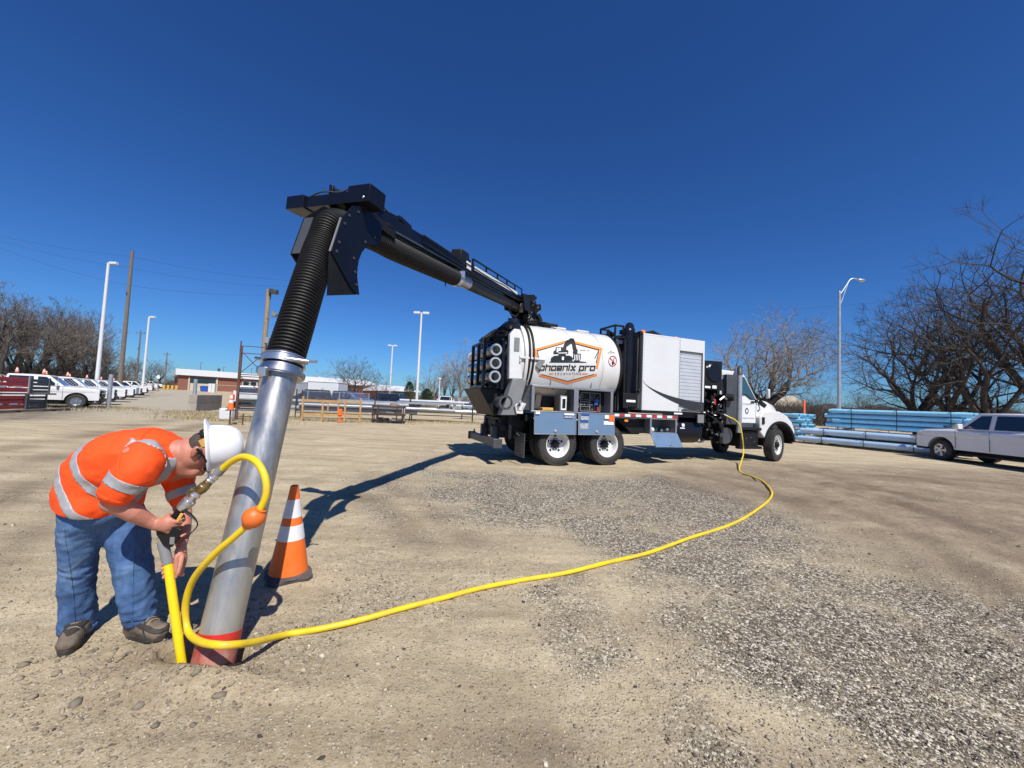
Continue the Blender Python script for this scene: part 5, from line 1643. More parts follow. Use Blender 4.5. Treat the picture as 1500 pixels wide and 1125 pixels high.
def slab(src, p, nrm, wd, keep, name, m='refl_tape', lift=.0035):
    bm = bmesh.new(); bm.from_mesh(src.data)
    p, nrm = Vector(p)-PO, Vector(nrm).normalized()
    for s in (-1, 1):
        bmesh.ops.bisect_plane(bm, geom=bm.verts[:]+bm.edges[:]+bm.faces[:], plane_co=p+nrm*(s*wd/2), plane_no=nrm*s, clear_outer=True)
    dead = [f for f in bm.faces if not keep(f.calc_center_median()+PO)]
    bmesh.ops.delete(bm, geom=dead, context='FACES')
    bm.normal_update()
    for v in bm.verts: v.co += v.normal*lift
    ret = bmesh.ops.extrude_face_region(bm, geom=bm.faces[:])
    for v in [g for g in ret['geom'] if isinstance(g, bmesh.types.BMVert)]: v.co -= v.normal*.003
    me = bpy.data.meshes.new(name); bm.to_mesh(me); bm.free()
    me.polygons.foreach_set('use_smooth', [True]*len(me.polygons))
    me.materials.append(M[m])
    o = bpy.data.objects.new(name, me); COL.objects.link(o); o.parent = src
    return o
sl_d = (A_(176, 716, 2.03)-A_(205, 682, 2.06)).normalized()
def seg_d(q, a, b_):
    t = max(0, min(1, (q-a).dot(b_-a)/(b_-a).length_squared))
    return (q-a-(b_-a)*t).length
sA, sB = A_(207, 680, 2.07), A_(172, 721, 2.03)
lA, lB = A_(250, 688, 2.47), A_(266, 732, 2.46)
torso = lambda q: seg_d(q, sA, sB) > .115 and seg_d(q, lA, lB) > .10
slab(shirt, A_(146, 702, 2.28), ax_t, .044, torso, 'reflective_stripe')
slab(shirt, A_(172, 686, 2.28), ax_t, .044, torso, 'reflective_stripe')
slab(shirt, A_(184, 706, 2.035), sl_d, .052, lambda q: seg_d(q, sA, sB) < .125, 'reflective_stripe')
slab(shirt, A_(265, 722, 2.46), (lB-lA), .052, lambda q: seg_d(q, lA, lB) < .12, 'reflective_stripe')
xs = A_(205, 660, 2.2).x
slab(shirt, (0, 2.175, 0), (.12, 1, .25), .05, lambda q: q.x > xs and seg_d(q, sA, sB) > .10, 'reflective_stripe')
slab(shirt, A_(174, 719, 2.03)+sl_d*.035, sl_d, .020, lambda q: seg_d(q, sA, sB+sl_d*.06) < .125, 'sleeve_hem', 'fabric_orange', .0025)
slab(shirt, A_(246, 668, 2.28), ax_t, .022, lambda q: q.x > xs, 'collar', 'fabric_orange', .003)
slab(shirt, (0, 2.42, 0), (-.1, 1, 0), .05, lambda q: q.x > xs and q.z < 1.10, 'reflective_stripe')
# jeans
jeans = blob('jeans', [
    [(A_(140, 726, 2.265), .138, (1.0, 1.1, .75)), (A_(144, 735, 2.265), .150, (1.06, 1.1, .8)), (A_(147, 748, 2.265), .148, (1.08, 1.12, .7))],
    [(A_(124, 758, 2.20), .108, (1.02, 1, 1)), (A_(119, 785, 2.23), .097), (A_(115, 825, 2.27), .080), (A_(113, 862, 2.31), .076), (A_(114, 900, 2.345), .079), (A_(115, 919, 2.36), .082, (1, 1.05, .6))],
    [(A_(172, 744, 2.35), .118), (A_(187, 785, 2.35), .104), (A_(194, 825, 2.34), .090), (A_(199, 865, 2.355), .083), (A_(203, 893, 2.37), .082), (A_(204, 905, 2.375), .078, (1, 1.05, .6))],
], .0105, 'denim', person, 7, [(.016, .16, 0), (.006, .05, 0)], PO)
kneez = A_(116, 835, 2.27).z
folds(jeans, .0085, 8.5, 12, (.35, -.3, .85), 11, lambda q: .55+.9*math.exp(-((q.z-kneez)/.10)**2)+1.2*math.exp(-((q.z-.14)/.12)**2)+.5*math.exp(-((q.z-.85)/.1)**2))
for (k, c, cy_) in (('near', A_(115, 870, 2.32), 2.32), ('far', A_(199, 865, 2.355), 2.355)):
    slab(jeans, c, (.80, .55, .05), .007, lambda q, c=c: (q-c).length < .75 and (q.x-c.x)*.55-(q.y-c.y)*.80 > 0 and abs(q.x-c.x) < .16 and q.z < .72, 'seam', 'denim', .003)
slab(jeans, A_(115, 918, 2.36), (.03, .02, 1), .022, lambda q: q.x < A_(150, 900, 2.36).x, 'hem', 'denim', .0025)
slab(jeans, A_(204, 898, 2.375), (.03, .02, 1), .022, lambda q: q.x > A_(150, 900, 2.36).x, 'hem', 'denim', .0025)
# boots
def boot(ank, heel, toe, nm='boot'):
    h, t_ = Vector(heel), Vector(toe)
    d = (t_-h); L = d.length
    up = Vector((0, 0, 1)); d.normalize()
    sd = d.cross(up)
    bt = blob(nm, [[(ank, .062), (h+d*.05+up*.075, .058), (h+d*.03+up*.05, .048)], [(h+d*.06+up*.075, .058), (h+d*(L*.45)+up*.068, .055), (h+d*(L*.68)+up*.050, .052, (1, 1, .85)), (h+d*(L-.045)+up*.044, .049, (1, 1, .8))], [(h+d*.04+up*.035, .044), (h+d*(L*.5)+up*.035, .042), (h+d*(L-.05)+up*.034, .046)]], .008, 'boot', person, 5, [(.010, .05, 0)], PO)
    b = MB(); n = 20; o = []
    for k in range(n):
        a = 2*PI*k/n
        x = L/2+math.cos(a)*(L/2+.004); wv = .055*(1-.25*math.exp(-((x-L*.36)/.06)**2))
        o.append(h+d*x+sd*math.sin(a)*wv-PO)
    b.add([v+up*-.004 for v in o]+[v+up*.026 for v in o], [tuple(range(n-1, -1, -1)), tuple(range(n, 2*n))]+[(i, (i+1) % n, (i+1) % n+n, i+n) for i in range(n)])
    b.build('boot_sole', M['boot_sole'], bt, True, .004)
    slab(bt, h+d*(L*.70)+up*.05, (d*.85+up*.5), .008, lambda q: q.z > h.z+.03, 'toe_seam', 'boot_sole', .003)
    slab(bt, h+d*.05+up*.118, (up+d*.15), .018, lambda q: True, 'boot_collar', 'boot_sole', .004)
    b = MB()
    for k in range(4):
        q = h+d*(L*.40+k*.026)+up*(.128-k*.009)-PO
        b.tube([q-sd*.032-up*.012, q-sd*.012+up*.004, q+sd*.012+up*.004, q+sd*.032-up*.012], .0035, 6)
    b.build('boot_lace', M['wood'], bt)
    return bt
def flr(x, y, up=0):
    g_ = gnd(x, y); return Vector((g_.x, g_.y, gz(g_.x, g_.y)+up))
a1, a2 = A_(117, 921, 2.36), A_(204, 903, 2.38)
d1 = Vector((.55, -.83, 0)).normalized(); d2 = Vector((.96, -.28, 0)).normalized()
def floor_at(v): return Vector((v.x, v.y, gz(v.x, v.y)+.004))
boot(a1, floor_at(a1-d1*.07), floor_at(a1-d1*.07+d1*.29))
boot(a2, floor_at(a2-d2*.07), floor_at(a2-d2*.07+d2*.29))
# hard hat: dome axis points where the crown points
hx = Vector((.83, .55, .10)).normalized()
hu = Vector((-.08, -.05, 1)); hu = (hu-hx*hu.dot(hx)).normalized()
hy = hu.cross(hx)
hO = A_(310, 655, 2.39)-PO
b = MB()
vs, fs = [], []
NS_ = 48
prof = [(1.0, .0), (.99, .03), (.965, .06), (.90, .092), (.78, .122), (.60, .143), (.38, .156), (.18, .161), (0.001, .162)]
for r, h_ in prof:
    for k in range(NS_):
        a = 2*PI*k/NS_
        rid = 1+.020*math.exp(-(math.sin(a)/.16)**2)*(1 if math.cos(a) < 0 or True else 0)
        vs.append(hO+hx*(h_*(1+.03*math.exp(-(math.sin(a)/.2)**2)))+hu*(math.cos(a)*r*.134*rid)+hy*(math.sin(a)*r*.108))
for i in range(len(prof)-1):
    for k in range(NS_): fs.append((i*NS_+k, i*NS_+(k+1) % NS_, (i+1)*NS_+(k+1) % NS_, (i+1)*NS_+k))
b.add(vs, fs)
hat = b.build('hard_hat', M['hat_white'], person, True, 0, 60)
b = MB()
vs, fs = [], []
for j, (w0, dz) in enumerate(((0, 0), (.5, -.006), (1, -.014), (1.0, -.020), (.5, -.012), (0, -.006))):
    for k in range(NS_):
        a = 2*PI*k/NS_
        c = math.cos(a)
        ext = .022+.022*max(0, c)**2+.026*max(0, -c)**3
        flare = .008*max(0, c)**2
        vs.append(hO+hx*(dz-flare*w0)+hu*(c*(.134+ext*w0))+hy*(math.sin(a)*(.108+ext*w0)))
for i in range(6):
    for k in range(NS_): fs.append((i*NS_+k, i*NS_+(k+1) % NS_, ((i+1) % 6)*NS_+(k+1) % NS_, ((i+1) % 6)*NS_+k))
b.add(vs, fs); b.build('brim', M['hat_white'], hat, True, 0, 60)
b = MB()
for c in ():
    b.tube([hO+hx*h_+hu*(c)+hy*(math.sqrt(max(0, 1-(c/.134)**2))*-.108*math.sqrt(max(0, 1-(h_/.165)**2.2))-.001*0) for h_ in (.02, .05, .08, .11)], .005, 6)
pass
b = MB()
for i in range(9):
    b.box(hO-hx*.03+hu*(.075+.01*(i % 3))+hy*(-.06+.022*i)+hx*(-.012*(i % 2)), (.03, .026, .022), (.3*i, .2*i, .1))
b.tube([hO-hx*.012+hu*(math.cos(a)*.118)+hy*(math.sin(a)*.097) for a in [2*PI*k/24 for k in range(25)]], .009, 6)
b.build('suspension', M['black'], hat, True, .003)
b = MB(); b.box(hO-hx*.028+hu*.040+hy*.088, (.045, .008, .05), (0, -.5, .2)); b.build('padding', M['yellow_paint'], hat, True, .004); b = MB(); b.box(hO-hx*.028+hu*.040-hy*.088, (.045, .008, .05), (0, -.5, .2)); b.build('padding', M['yellow_paint'], hat, True, .004)
# short hair between ear and hat, glasses
blob('hair', [[(A_(303, 656, 2.378), .099, (.80, .91, 1.04)), (A_(296, 655, 2.36), .095, (.72, .93, 1.0))], [(A_(294, 662, 2.272), .020, (.6, .5, 1.2)), (A_(291, 670, 2.276), .014, (.6, .5, 1.2))]], .006, 'hair', person, 2, [(.004, .012, 0)], PO)
b = MB()
g0 = A_(303, 676, 2.2)-PO
b.tube([A_(288, 657, 2.25)-PO, A_(296, 665, 2.265)-PO, A_(302, 675, 2.285)-PO, A_(304, 684, 2.31)-PO], .006, 6)
b.tube([A_(292, 657, 2.42)-PO, A_(303, 676, 2.44)-PO, A_(305, 684, 2.43)-PO], .005, 6)
gl = b.build('safety_glasses', M['black_gloss'], person)
b = MB(); b.box(A_(303, 689, 2.335)-PO, (.04, .06, .006), (0, .5, .5)); b.box(A_(304, 689, 2.41)-PO, (.04, .06, .006), (0, .5, .5)); b.build('lens', M['glass_dark'], gl, True, .002)

# ------------------------------------------------------------------ pickups
def make_pickup(name, label, loc, rot, paint='white_paint', group=None):
    t = thing(name, label, 'pickup truck', loc, rot, group)
    st = [(.95, .52, 1.08, 1.10, .86), (.91, .44, 1.15, 1.17, .93), (.66, .40, 1.20, 1.26, .965), (.1, .40, 1.23, 1.31, .99), (-.72, .40, 1.25, 1.33, 1.0), (-1.6, .40, 1.26, 1.28, 1.0), (-2.82, .40, 1.28, 1.28, 1.0), (-2.88, .42, 1.31, 1.31, .995), (-4.7, .46, 1.33, 1.33, .98), (-4.82, .5, 1.30, 1.31, .96)]
    b = MB(); vs, fs = [], []
    for x, zb, zt, zc, hw in st:
        L_ = [(hw*.965, .925), (hw*.99, .96), (hw, zt-.16), (hw*.985, zt-.06), (hw*.94, zt-.01), (hw*.86, zt+.01), (0, zc)]
        vs += [(x, -y, z) for y, z in L_]+[(x, y, z) for y, z in reversed(L_[:-1])]
    k = 13
    for i in range(len(st)-1):
        for j in range(k-1): fs.append((i*k+j, i*k+j+1, (i+1)*k+j+1, (i+1)*k+j))
        fs.append((i*k+k-1, i*k, (i+1)*k, (i+1)*k+k-1))
    fs.append(tuple(range(k))); fs.append(tuple(range(len(st)*k-1, (len(st)-1)*k-1, -1)))
    b.add(vs, fs)
    low = [(.93, .50), (.95, .70), (.92, .945), (-4.80, .945), (-4.82, .70), (-4.78, .54)]
    for cx in (-3.65, 0):
        low += [(cx+.50*math.cos(a), .44+.50*math.sin(a)) for a in [PI-R(5)-k*(PI-R(10))/14 for k in range(15)]]
    for s in (-1, 1): b.prism(low, (0, s*.60, 0), (1, 0, 0), (0, 0, 1), (0, s, 0), .372)
    body = b.build('body', M[paint], t, True, .02, 28)
    b = MB(); b.span((.9, -.6, .42), (-4.75, .6, .94)); b.build('floor_pan', M['black'], t)
    # greenhouse
    b = MB()
    lo = [(-.48, .92), (-2.84, .92)]; hi = [(-1.18, .76), (-2.70, .76)]
    zl, zh = 1.26, 1.90
    vs = [(lo[0][0], -lo[0][1], zl), (lo[1][0], -lo[1][1], zl), (lo[1][0], lo[1][1], zl), (lo[0][0], lo[0][1], zl), (hi[0][0], -hi[0][1], zh), (hi[1][0], -hi[1][1], zh), (hi[1][0], hi[1][1], zh), (hi[0][0], hi[0][1], zh), (-1.6, 0, zh+.04), (-2.3, 0, zh+.04)]
    b.add(vs, [(0, 1, 5, 4), (2, 3, 7, 6), (1, 2, 6, 5), (3, 0, 4, 7), (0, 3, 2, 1), (4, 8, 7), (4, 5, 9, 8), (5, 6, 9), (7, 8, 9, 6)])
    cabm = b.build('cab', M[paint], t, True, .03, 50)
    def sidepane(poly, sgn, m, off, nm):
        b = MB(); P = []
        for x, z in poly:
            q = (z-zl)/(zh-zl)
            yl = lo[0][1]+(lo[1][1]-lo[0][1])*((x-lo[0][0])/(lo[1][0]-lo[0][0])); yh = hi[0][1]
            P.append((x, sgn*(yl+(yh-yl)*q+off+.006), z))
        b.add(P, [tuple(range(len(P)))]); return b.build(nm, M[m], cabm, False)
    for s in (-1, 1):
        sidepane([(-.74, 1.30), (-1.58, 1.31), (-1.58, 1.81), (-1.26, 1.80)], s, 'glass_dark', .006, 'side_window')
        sidepane([(-1.74, 1.31), (-2.70, 1.32), (-2.62, 1.81), (-1.74, 1.81)], s, 'glass_dark', .006, 'side_window')
    def cross(xa, xb, wa, wb, za, zb, off, nm):
        b = MB(); b.add([(xa+off, -wa, za), (xa+off, wa, za), (xb+off, wb, zb), (xb+off, -wb, zb)], [(0, 1, 2, 3)]); return b.build(nm, M['glass_dark'], cabm, False)
    cross(-.58, -1.12, .80, .68, 1.345, 1.84, .012, 'windshield')
    cross(-2.83, -2.715, .72, .62, 1.36, 1.80, -.012, 'rear_window')
    b = MB(); b.box((.94, 0, .90), (.10, 1.5, .42)); b.build('grille', M['black'], t, True, .02)
    b = MB(); b.box((.995, 0, .93), (.02, 1.3, .06)); b.build('grille_bar', M['chrome'], t, True, .005)
    for s in (-1, 1):
        b = MB(); b.box((.87, s*.84, 1.0), (.16, .22, .22)); b.build('headlight', M['lamp_lens'], t, True, .02)
        b = MB(); b.box((-4.80, s*.88, 1.0), (.06, .14, .40)); b.build('tail_light', M['tail_red'], t, True, .01)
        b = MB(); b.box((-.80, s*1.10, 1.38), (.10, .18, .20)); b.box((-.77, s*.99, 1.30), (.05, .1, .05)); b.build('mirror', M[paint], t, True, .02)
        for x in (-1.50, -2.62):
            b = MB(); b.box((x, s*1.005, 1.12), (.2, .025, .035)); b.build('door_handle', M['chrome'], t, True, .008)
        for x in (-.56, -1.66, -2.80):
            b = MB(); b.box((x, s*.994, .87), (.008, .014, .70)); b.build('door_seam', M['dark_grey'], t)
    b = MB(); b.box((.94, 0, .50), (.16, 1.84, .20)); b.box((-4.86, 0, .60), (.14, 1.84, .18)); b.build('bumper', M['black'], t, True, .03)
    b = MB(); b.span((.5, -.7, .28), (-4.6, .7, .42)); b.span((-.6, -.97, .30), (-3.1, -.85, .36)); b.span((-.6, .85, .30), (-3.1, .97, .36)); b.build('underbody', M['black'], t)
    proto = None
    for x in (0, -3.65):
        for s in (-1, 1):
            if proto is None:
                b = MB(); b.lathe([(.24, -.13), (.37, -.14), (.415, -.10), (.42, 0), (.415, .10), (.37, .14), (.24, .13)], (0, 0, 0), (0, 1, 0), 32); proto = b.build('wheel', M['rubber'], t)
                b = MB(); b.lathe([(.255, -.125), (.25, -.10), (.19, -.08), (.19, .1)], (0, 0, 0), (0, 1, 0), 28); b.cyl((0, -.1, 0), (0, -.125, 0), .06, seg=14)
                for q in range(5):
                    a = 2*PI*q/5; b.bar((.04*math.cos(a), -.10, .04*math.sin(a)), (.245*math.cos(a), -.105, .245*math.sin(a)), .03, .075, (math.sin(a), 0, -math.cos(a)))
                b.lathe([(0, -.05), (.2, -.05)], (0, 0, 0), (0, 1, 0), 24); b.build('rim', M['rim_silver'], proto)
                o = proto
            else: o = copy_tree(proto, t)
            o.location = (x, s*.87, .42); o.rotation_euler = (0, 0, 0 if s < 0 else PI)
    return t
pdir = math.atan2(1, .05)
pp_ = Vector((17.15, 15.35, 0))
def axle_to_origin(w, rot, side):
    """origin from the ground point under the front wheel on one side (+1 left, -1 right)"""
    return Vector((w.x+side*math.sin(rot)*.95, w.y-side*math.cos(rot)*.95, 0))
o_ = axle_to_origin(pp_, pdir, 1)
rp = make_pickup('pickup', 'white crew-cab pickup parked by the blue pipes with a yellow helmet on its hood', Vector((o_.x, o_.y, gz(o_.x, o_.y)-.02)), pdir, 'silver_paint', 'parked pickups')
# yellow helmet on its hood
hv = Matrix.Rotation(pdir, 3, 'Z') @ Vector((-.05, .34, 1.325))+rp.location
th2 = thing('hard_hat', 'yellow hard hat resting on the hood of the pickup beside the pipes', 'hard hat', hv)
b = MB(); b.lathe([(.0, .14), (.06, .132), (.10, .10), (.125, .05), (.13, 0)], (0, 0, 0), (0, 0, 1), 28); b.build('hat_shell', M['hat_yellow'], th2)
b = MB(); b.lathe([(.125, .004), (.17, -.006), (.17, .004), (.125, .016)], (0, 0, 0), (0, 0, 1), 28); b.build('brim', M['hat_yellow'], th2)
gl2 = MB(); gl2.ball((0, 0, .03), .09, 12, 8, (1.6, 1.1, .5)); gl2.ball((.1, .05, .05), .05, 10, 6, (1.4, .7, .8)); g3 = gl2.build('gloves', M['black']); g3.location = hv+Vector((-.05, .34, -.01)); tag(g3, 'black work gloves lying beside the yellow hard hat on the pickup hood', 'gloves')

# row on the left, noses to the drive
rdir = Vector((-.652, .758, 0))
nd = math.atan2(.652, .758)
Ys = [24.0, 28.8, 34.5, 40.5, 48, 56, 67, 82, 104]
LBL = ['white pickup standing behind the red barricade boards, nearest of the row', 'second white pickup of the row, behind the gate post', 'third white pickup of the row, beside the tall lamp', 'fourth white pickup of the row along the drive', 'fifth white pickup of the row, near the utility pole', 'sixth white pickup of the row along the drive', 'seventh white pickup of the row, near the shorter lamp', 'eighth white pickup of the row towards the brick building', 'last small white pickup of the row next to the brick building']
first = None
for i, Y in enumerate(Ys):
    w = Vector((-26.0, 23.1, 0))+rdir*((Y-24.0)/.758)
    o2 = axle_to_origin(w, nd, -1)
    loc = Vector((o2.x, o2.y, gz(o2.x, o2.y)))
    if first is None: first = make_pickup('pickup', LBL[0], loc, nd, 'white_paint', 'parked pickups'); p = first
    else: p = copy_tree(first); p.location = loc; p['label'] = LBL[i]
    p.rotation_euler = (0, 0, nd+random.uniform(-.03, .03))
    if i < 5:                                        # small cones kept on the roofs
        for dx, dy in ((-1.55, .1), (-2.5, -.2))[:1 if i > 2 else 2]:
            q = Matrix.Rotation(nd, 3, 'Z') @ Vector((dx, dy, 1.94))+loc
            c = make_cone('traffic_cone', 'small cone on the roof %s of the %s pickup in the row' % ('front' if dx > -2 else 'rear', ('nearest', 'second', 'third', 'fourth', 'fifth')[i]), q, 0, .34, 'traffic cones', True, .085)
# ------------------------------------------------------------------ bare trees
def grow(seed, H, trunk_frac=.2, spread=.9, levels=6, limbs=4, up=.25, r0=None, tip=.012, dens=1.0, ntw=3):
    rn = random.Random(seed)
    tk, tw = MB(), MB()
    r0 = r0 or H*.028
    def bend(p, d, L, r, r1, nseg, wob, lift):
        pts, rs = [p], [r]
        for k in range(nseg):
            d = (d+Vector((rn.uniform(-1, 1), rn.uniform(-1, 1), rn.uniform(-1, 1)))*wob+Vector((0, 0, lift))).normalized()
            p = p+d*(L/nseg)
            pts.append(p); rs.append(r+(r1-r)*(k+1)/nseg)
        return pts, rs, d
    def branch(p, d, L, r, lev):
        if lev <= 0:
            for q in range(ntw):
                dd = (d+Vector((rn.uniform(-1, 1), rn.uniform(-1, 1), rn.uniform(-.8, 1)))*(.25 if q == 0 else .75)).normalized()
                m = p+d*(L*rn.uniform(0, .5)) if q else p
                LL = L*(1 if q == 0 else rn.uniform(.5, .9))
                s1 = dd.orthogonal(); s1.normalize(); s2 = dd.cross(s1); rr = r*(1 if q == 0 else .7)
                e = m+dd*LL*.55; dk = (dd+Vector((rn.uniform(-1, 1), rn.uniform(-1, 1), rn.uniform(-.4, 1)))*.35); e2 = e+dk*LL*.45
                b0 = len(tw.v)
                for c, k in ((m, rr), (e, rr*.65)):
                    tw.v.append((c+s1*k)[:]); tw.v.append((c-s1*k*.5+s2*k*.87)[:]); tw.v.append((c-s1*k*.5-s2*k*.87)[:])
                tw.v.append(e2[:])
                tw.f += [(b0, b0+1, b0+4, b0+3), (b0+1, b0+2, b0+5, b0+4), (b0+2, b0, b0+3, b0+5), (b0+3, b0+4, b0+6), (b0+4, b0+5, b0+6), (b0+5, b0+3, b0+6)]
                tw.m += [0]*6
            return
        r1 = max(tip, r*.62)
        pts, rs, d2 = bend(p, d, L, r, r1, 4 if lev > 2 else 3, .20, .02+.05*(lev > 3))
        (tk if lev >= levels-1 else tw).tube(pts, rs, 8 if lev >= levels-1 else (5 if lev > 2 else 3), False)
        n = rn.choice((2, 2, 3)) if lev > 1 else rn.choice((2, 3))
        ph = rn.uniform(0, 2*PI)
        for i in range(n):
            a = ph+2*PI*i/n+rn.uniform(-.5, .5)
            side = d2.orthogonal().normalized(); side = Matrix.Rotation(a, 3, d2) @ side
            dd = (d2*rn.uniform(.8, 1.2)+side*rn.uniform(.45, .95)*spread).normalized()
            branch(pts[-1], dd, L*rn.uniform(.62, .85), r1*rn.uniform(.75, .95), lev-1)
        if lev >= 2:
            for q in range(1, len(pts)-1):
                if rn.random() < .75*dens:
                    a = rn.uniform(0, 2*PI)
                    side = Matrix.Rotation(a, 3, d2) @ d2.orthogonal().normalized()
                    dd = (d2*.5+side*rn.uniform(.7, 1.1)*spread+Vector((0, 0, .15))).normalized()
                    branch(pts[q], dd, L*rn.uniform(.45, .7), max(tip, rs[q]*.42), max(0, lev-2))
    hT = H*trunk_frac
    pts, rs, d = bend(Vector((0, 0, -.3)), Vector((rn.uniform(-.12, .12), rn.uniform(-.12, .12), 1)).normalized(), hT+.3, r0*1.25, r0*.95, 5, .06, .05)
    rs[0] = r0*1.6
    tk.tube(pts, rs, 12, False)
    tot = (H-hT)*.36
    for i in range(limbs):
        a = 2*PI*i/limbs+rn.uniform(-.4, .4)
        tl_ = rn.uniform(.35, 1.0)*spread
        dd = Vector((math.cos(a)*tl_, math.sin(a)*tl_, up+rn.uniform(.25, .7))).normalized()
        branch(pts[-1 if i % 2 == 0 else -2], dd, tot*rn.uniform(.75, 1.1), r0*rn.uniform(.5, .7), levels-1)
    return tk, tw
def make_tree(name, label, loc, seed, H, group, bark='bark', twig='twig', rot=0., **kw):
    tk, tw = grow(seed, H, **kw)
    t = thing(name, label, 'tree', loc, rot, group)
    tk.build('trunk', M[bark], t, True, 0, 80); tw.build('crown', M[twig], t, True, 0, 80)
    return t
def ground_at(px, Y, up=0.):
    p = at(px, 600, Y); return Vector((p.x, p.y, gz(p.x, p.y)+up))
GR = 'bare trees beyond the yard'
make_tree('bare_tree', 'broad bare tree rising behind the cab of the truck', ground_at(1122, 40), 21, 11.4, GR, 'bark', 'twig_light', 0, trunk_frac=.22, spread=1.15, levels=7, limbs=6, up=.12, tip=.011, ntw=3, r0=.42)
make_tree('bare_tree', 'leaning bare tree directly right of the curved street lamp', ground_at(1348, 35), 5, 14.2, GR, 'bark', 'twig', .6, trunk_frac=.16, spread=1.12, levels=6, limbs=6, up=.15, tip=.010, ntw=4)
make_tree('bare_tree', 'dark bare tree over the right end of the blue pipes', ground_at(1392, 31), 8, 13.5, GR, 'bark', 'twig_dark', 1.5, trunk_frac=.15, spread=1.0, levels=6, limbs=5, up=.4, tip=.010, ntw=4)
make_tree('bare_tree', 'dark many-stemmed bare tree just behind the pickup', ground_at(1440, 29), 13, 13.2, GR, 'bark', 'twig_dark', 2.2, trunk_frac=.12, spread=.9, levels=6, limbs=6, up=.5, tip=.010, ntw=4)
make_tree('bare_tree', 'tallest bare tree cut off by the right edge of the picture', ground_at(1545, 27), 17, 18.0, GR, 'bark', 'twig_dark', 0, trunk_frac=.16, spread=1.0, levels=6, limbs=6, up=.45, tip=.010, ntw=4)
make_tree('bare_tree', 'round-crowned bare tree behind the white box trailer', ground_at(518, 62), 31, 8.6, GR, 'bark', 'twig', 0, trunk_frac=.16, spread=1.1, levels=6, limbs=6, up=.35, tip=.012)
make_tree('bare_tree', 'small bare tree at the foot of the shorter twin-headed lamp', ground_at(558, 66), 32, 5.2, GR, 'bark', 'twig', 1, trunk_frac=.2, spread=.95, levels=5, limbs=5, up=.4, tip=.012)
make_tree('bare_tree', 'pale bare tree just left of the truck rear', ground_at(672, 62), 33, 9.0, GR, 'bark_light', 'twig_light', 1, trunk_frac=.22, spread=.62, levels=6, limbs=4, up=1.0, tip=.014)
make_tree('bare_tree', 'pale slender bare tree between the globe lamp and the tall lamp', ground_at(636, 68), 34, 7.0, GR, 'bark_light', 'twig_light', 2, trunk_frac=.2, spread=.6, levels=5, limbs=5, up=1.1, tip=.014)
# the wood on the left: individual trunks, four builds shared
wood = []
for k, (sd, H, tf, sp, up) in enumerate(((41, 13, .3, .62, .9), (42, 12, .28, .7, .8), (43, 14, .34, .55, 1.1), (44, 11, .25, .75, .7))):
    wood.append((H, sd, tf, sp, up))
proto = {}
rw = random.Random(2)
WL = [(-90, 44, 2, .95), (-8, 46, 0, 1.0), (14, 52, 1, .95), (28, 62, 2, .95), (44, 50, 3, .95), (60, 55, 0, .98), (74, 60, 2, .98), (86, 52, 1, .92), (98, 58, 0, .92), (112, 64, 3, .98), (122, 56, 1, .78), (138, 66, 0, .84), (150, 72, 2, .62), (163, 76, 3, .62), (-30, 60, 1, 1.2), (35, 72, 0, 1.1), (92, 74, 2, 1.05), (126, 80, 3, .9)]
nm_ = ['at the left edge of the picture', 'second from the left edge', 'third from the left edge', 'fourth from the left edge', 'above the red boards', 'left of the tall forked tree', 'tall with a forked crown', 'right of the forked tree', 'before the white lamp', 'behind the lamp head side', 'short, left of the tall white lamp', 'at the foot of the tall white lamp', 'low, left of the utility pole', 'low, behind the utility pole', 'half hidden at the far left', 'half hidden in the middle of the wood', 'half hidden behind the forked crown', 'half hidden behind the tall white lamp']
for i, (px, Y, k, s) in enumerate(WL):
    H, sd, tf, sp, up = wood[k]
    loc = ground_at(px, Y, -.2)
    lab = 'bare dark tree in the left wood, '+nm_[i]
    if k not in proto:
        proto[k] = make_tree('wood_tree', lab, loc, sd, H, 'bare trees of the left wood', 'bark', 'twig', 0, trunk_frac=tf, spread=sp, levels=6, limbs=4, up=up, tip=.016)
        t = proto[k]
    else:
        t = copy_tree(proto[k]); t.location = loc; t['label'] = lab
    t.rotation_euler = (0, 0, rw.uniform(0, 6)); t.scale = (s, s, s)
for (px, Y, k, s, lab) in ((216, 110, 3, .72, 'low bare tree left of the brick building, beyond the shorter lamp'), (228, 118, 1, .7, 'low bare tree touching the brick building'), (196, 105, 0, .62, 'low bare tree behind the thin far pole'), (182, 100, 1, .62, 'low bare tree right of the utility pole'), (246, 128, 3, .5, 'smallest bare tree over the roof edge of the brick building'),
                           (650, 78, 0, .55, 'mid-sized bare tree behind the globe lamp'), (660, 84, 1, .62, 'mid-sized bare tree right of the globe lamp'), (690, 70, 3, .62, 'bare tree hidden behind the spare tubes'), (625, 90, 3, .55, 'bare tree right of the tall twin-headed lamp'), (604, 95, 1, .5, 'bare tree left of the tall twin-headed lamp'), (1200, 60, 3, .5, 'small bare tree left of the curved street lamp'), (1265, 70, 1, .55, 'small bare tree right of the curved street lamp')):
    t = copy_tree(proto[k]); t.location = ground_at(px, Y, -.2); t['label'] = lab; t['group'] = 'low far bare trees'; t.rotation_euler = (0, 0, rw.uniform(0, 6)); t.scale = (s, s, s)
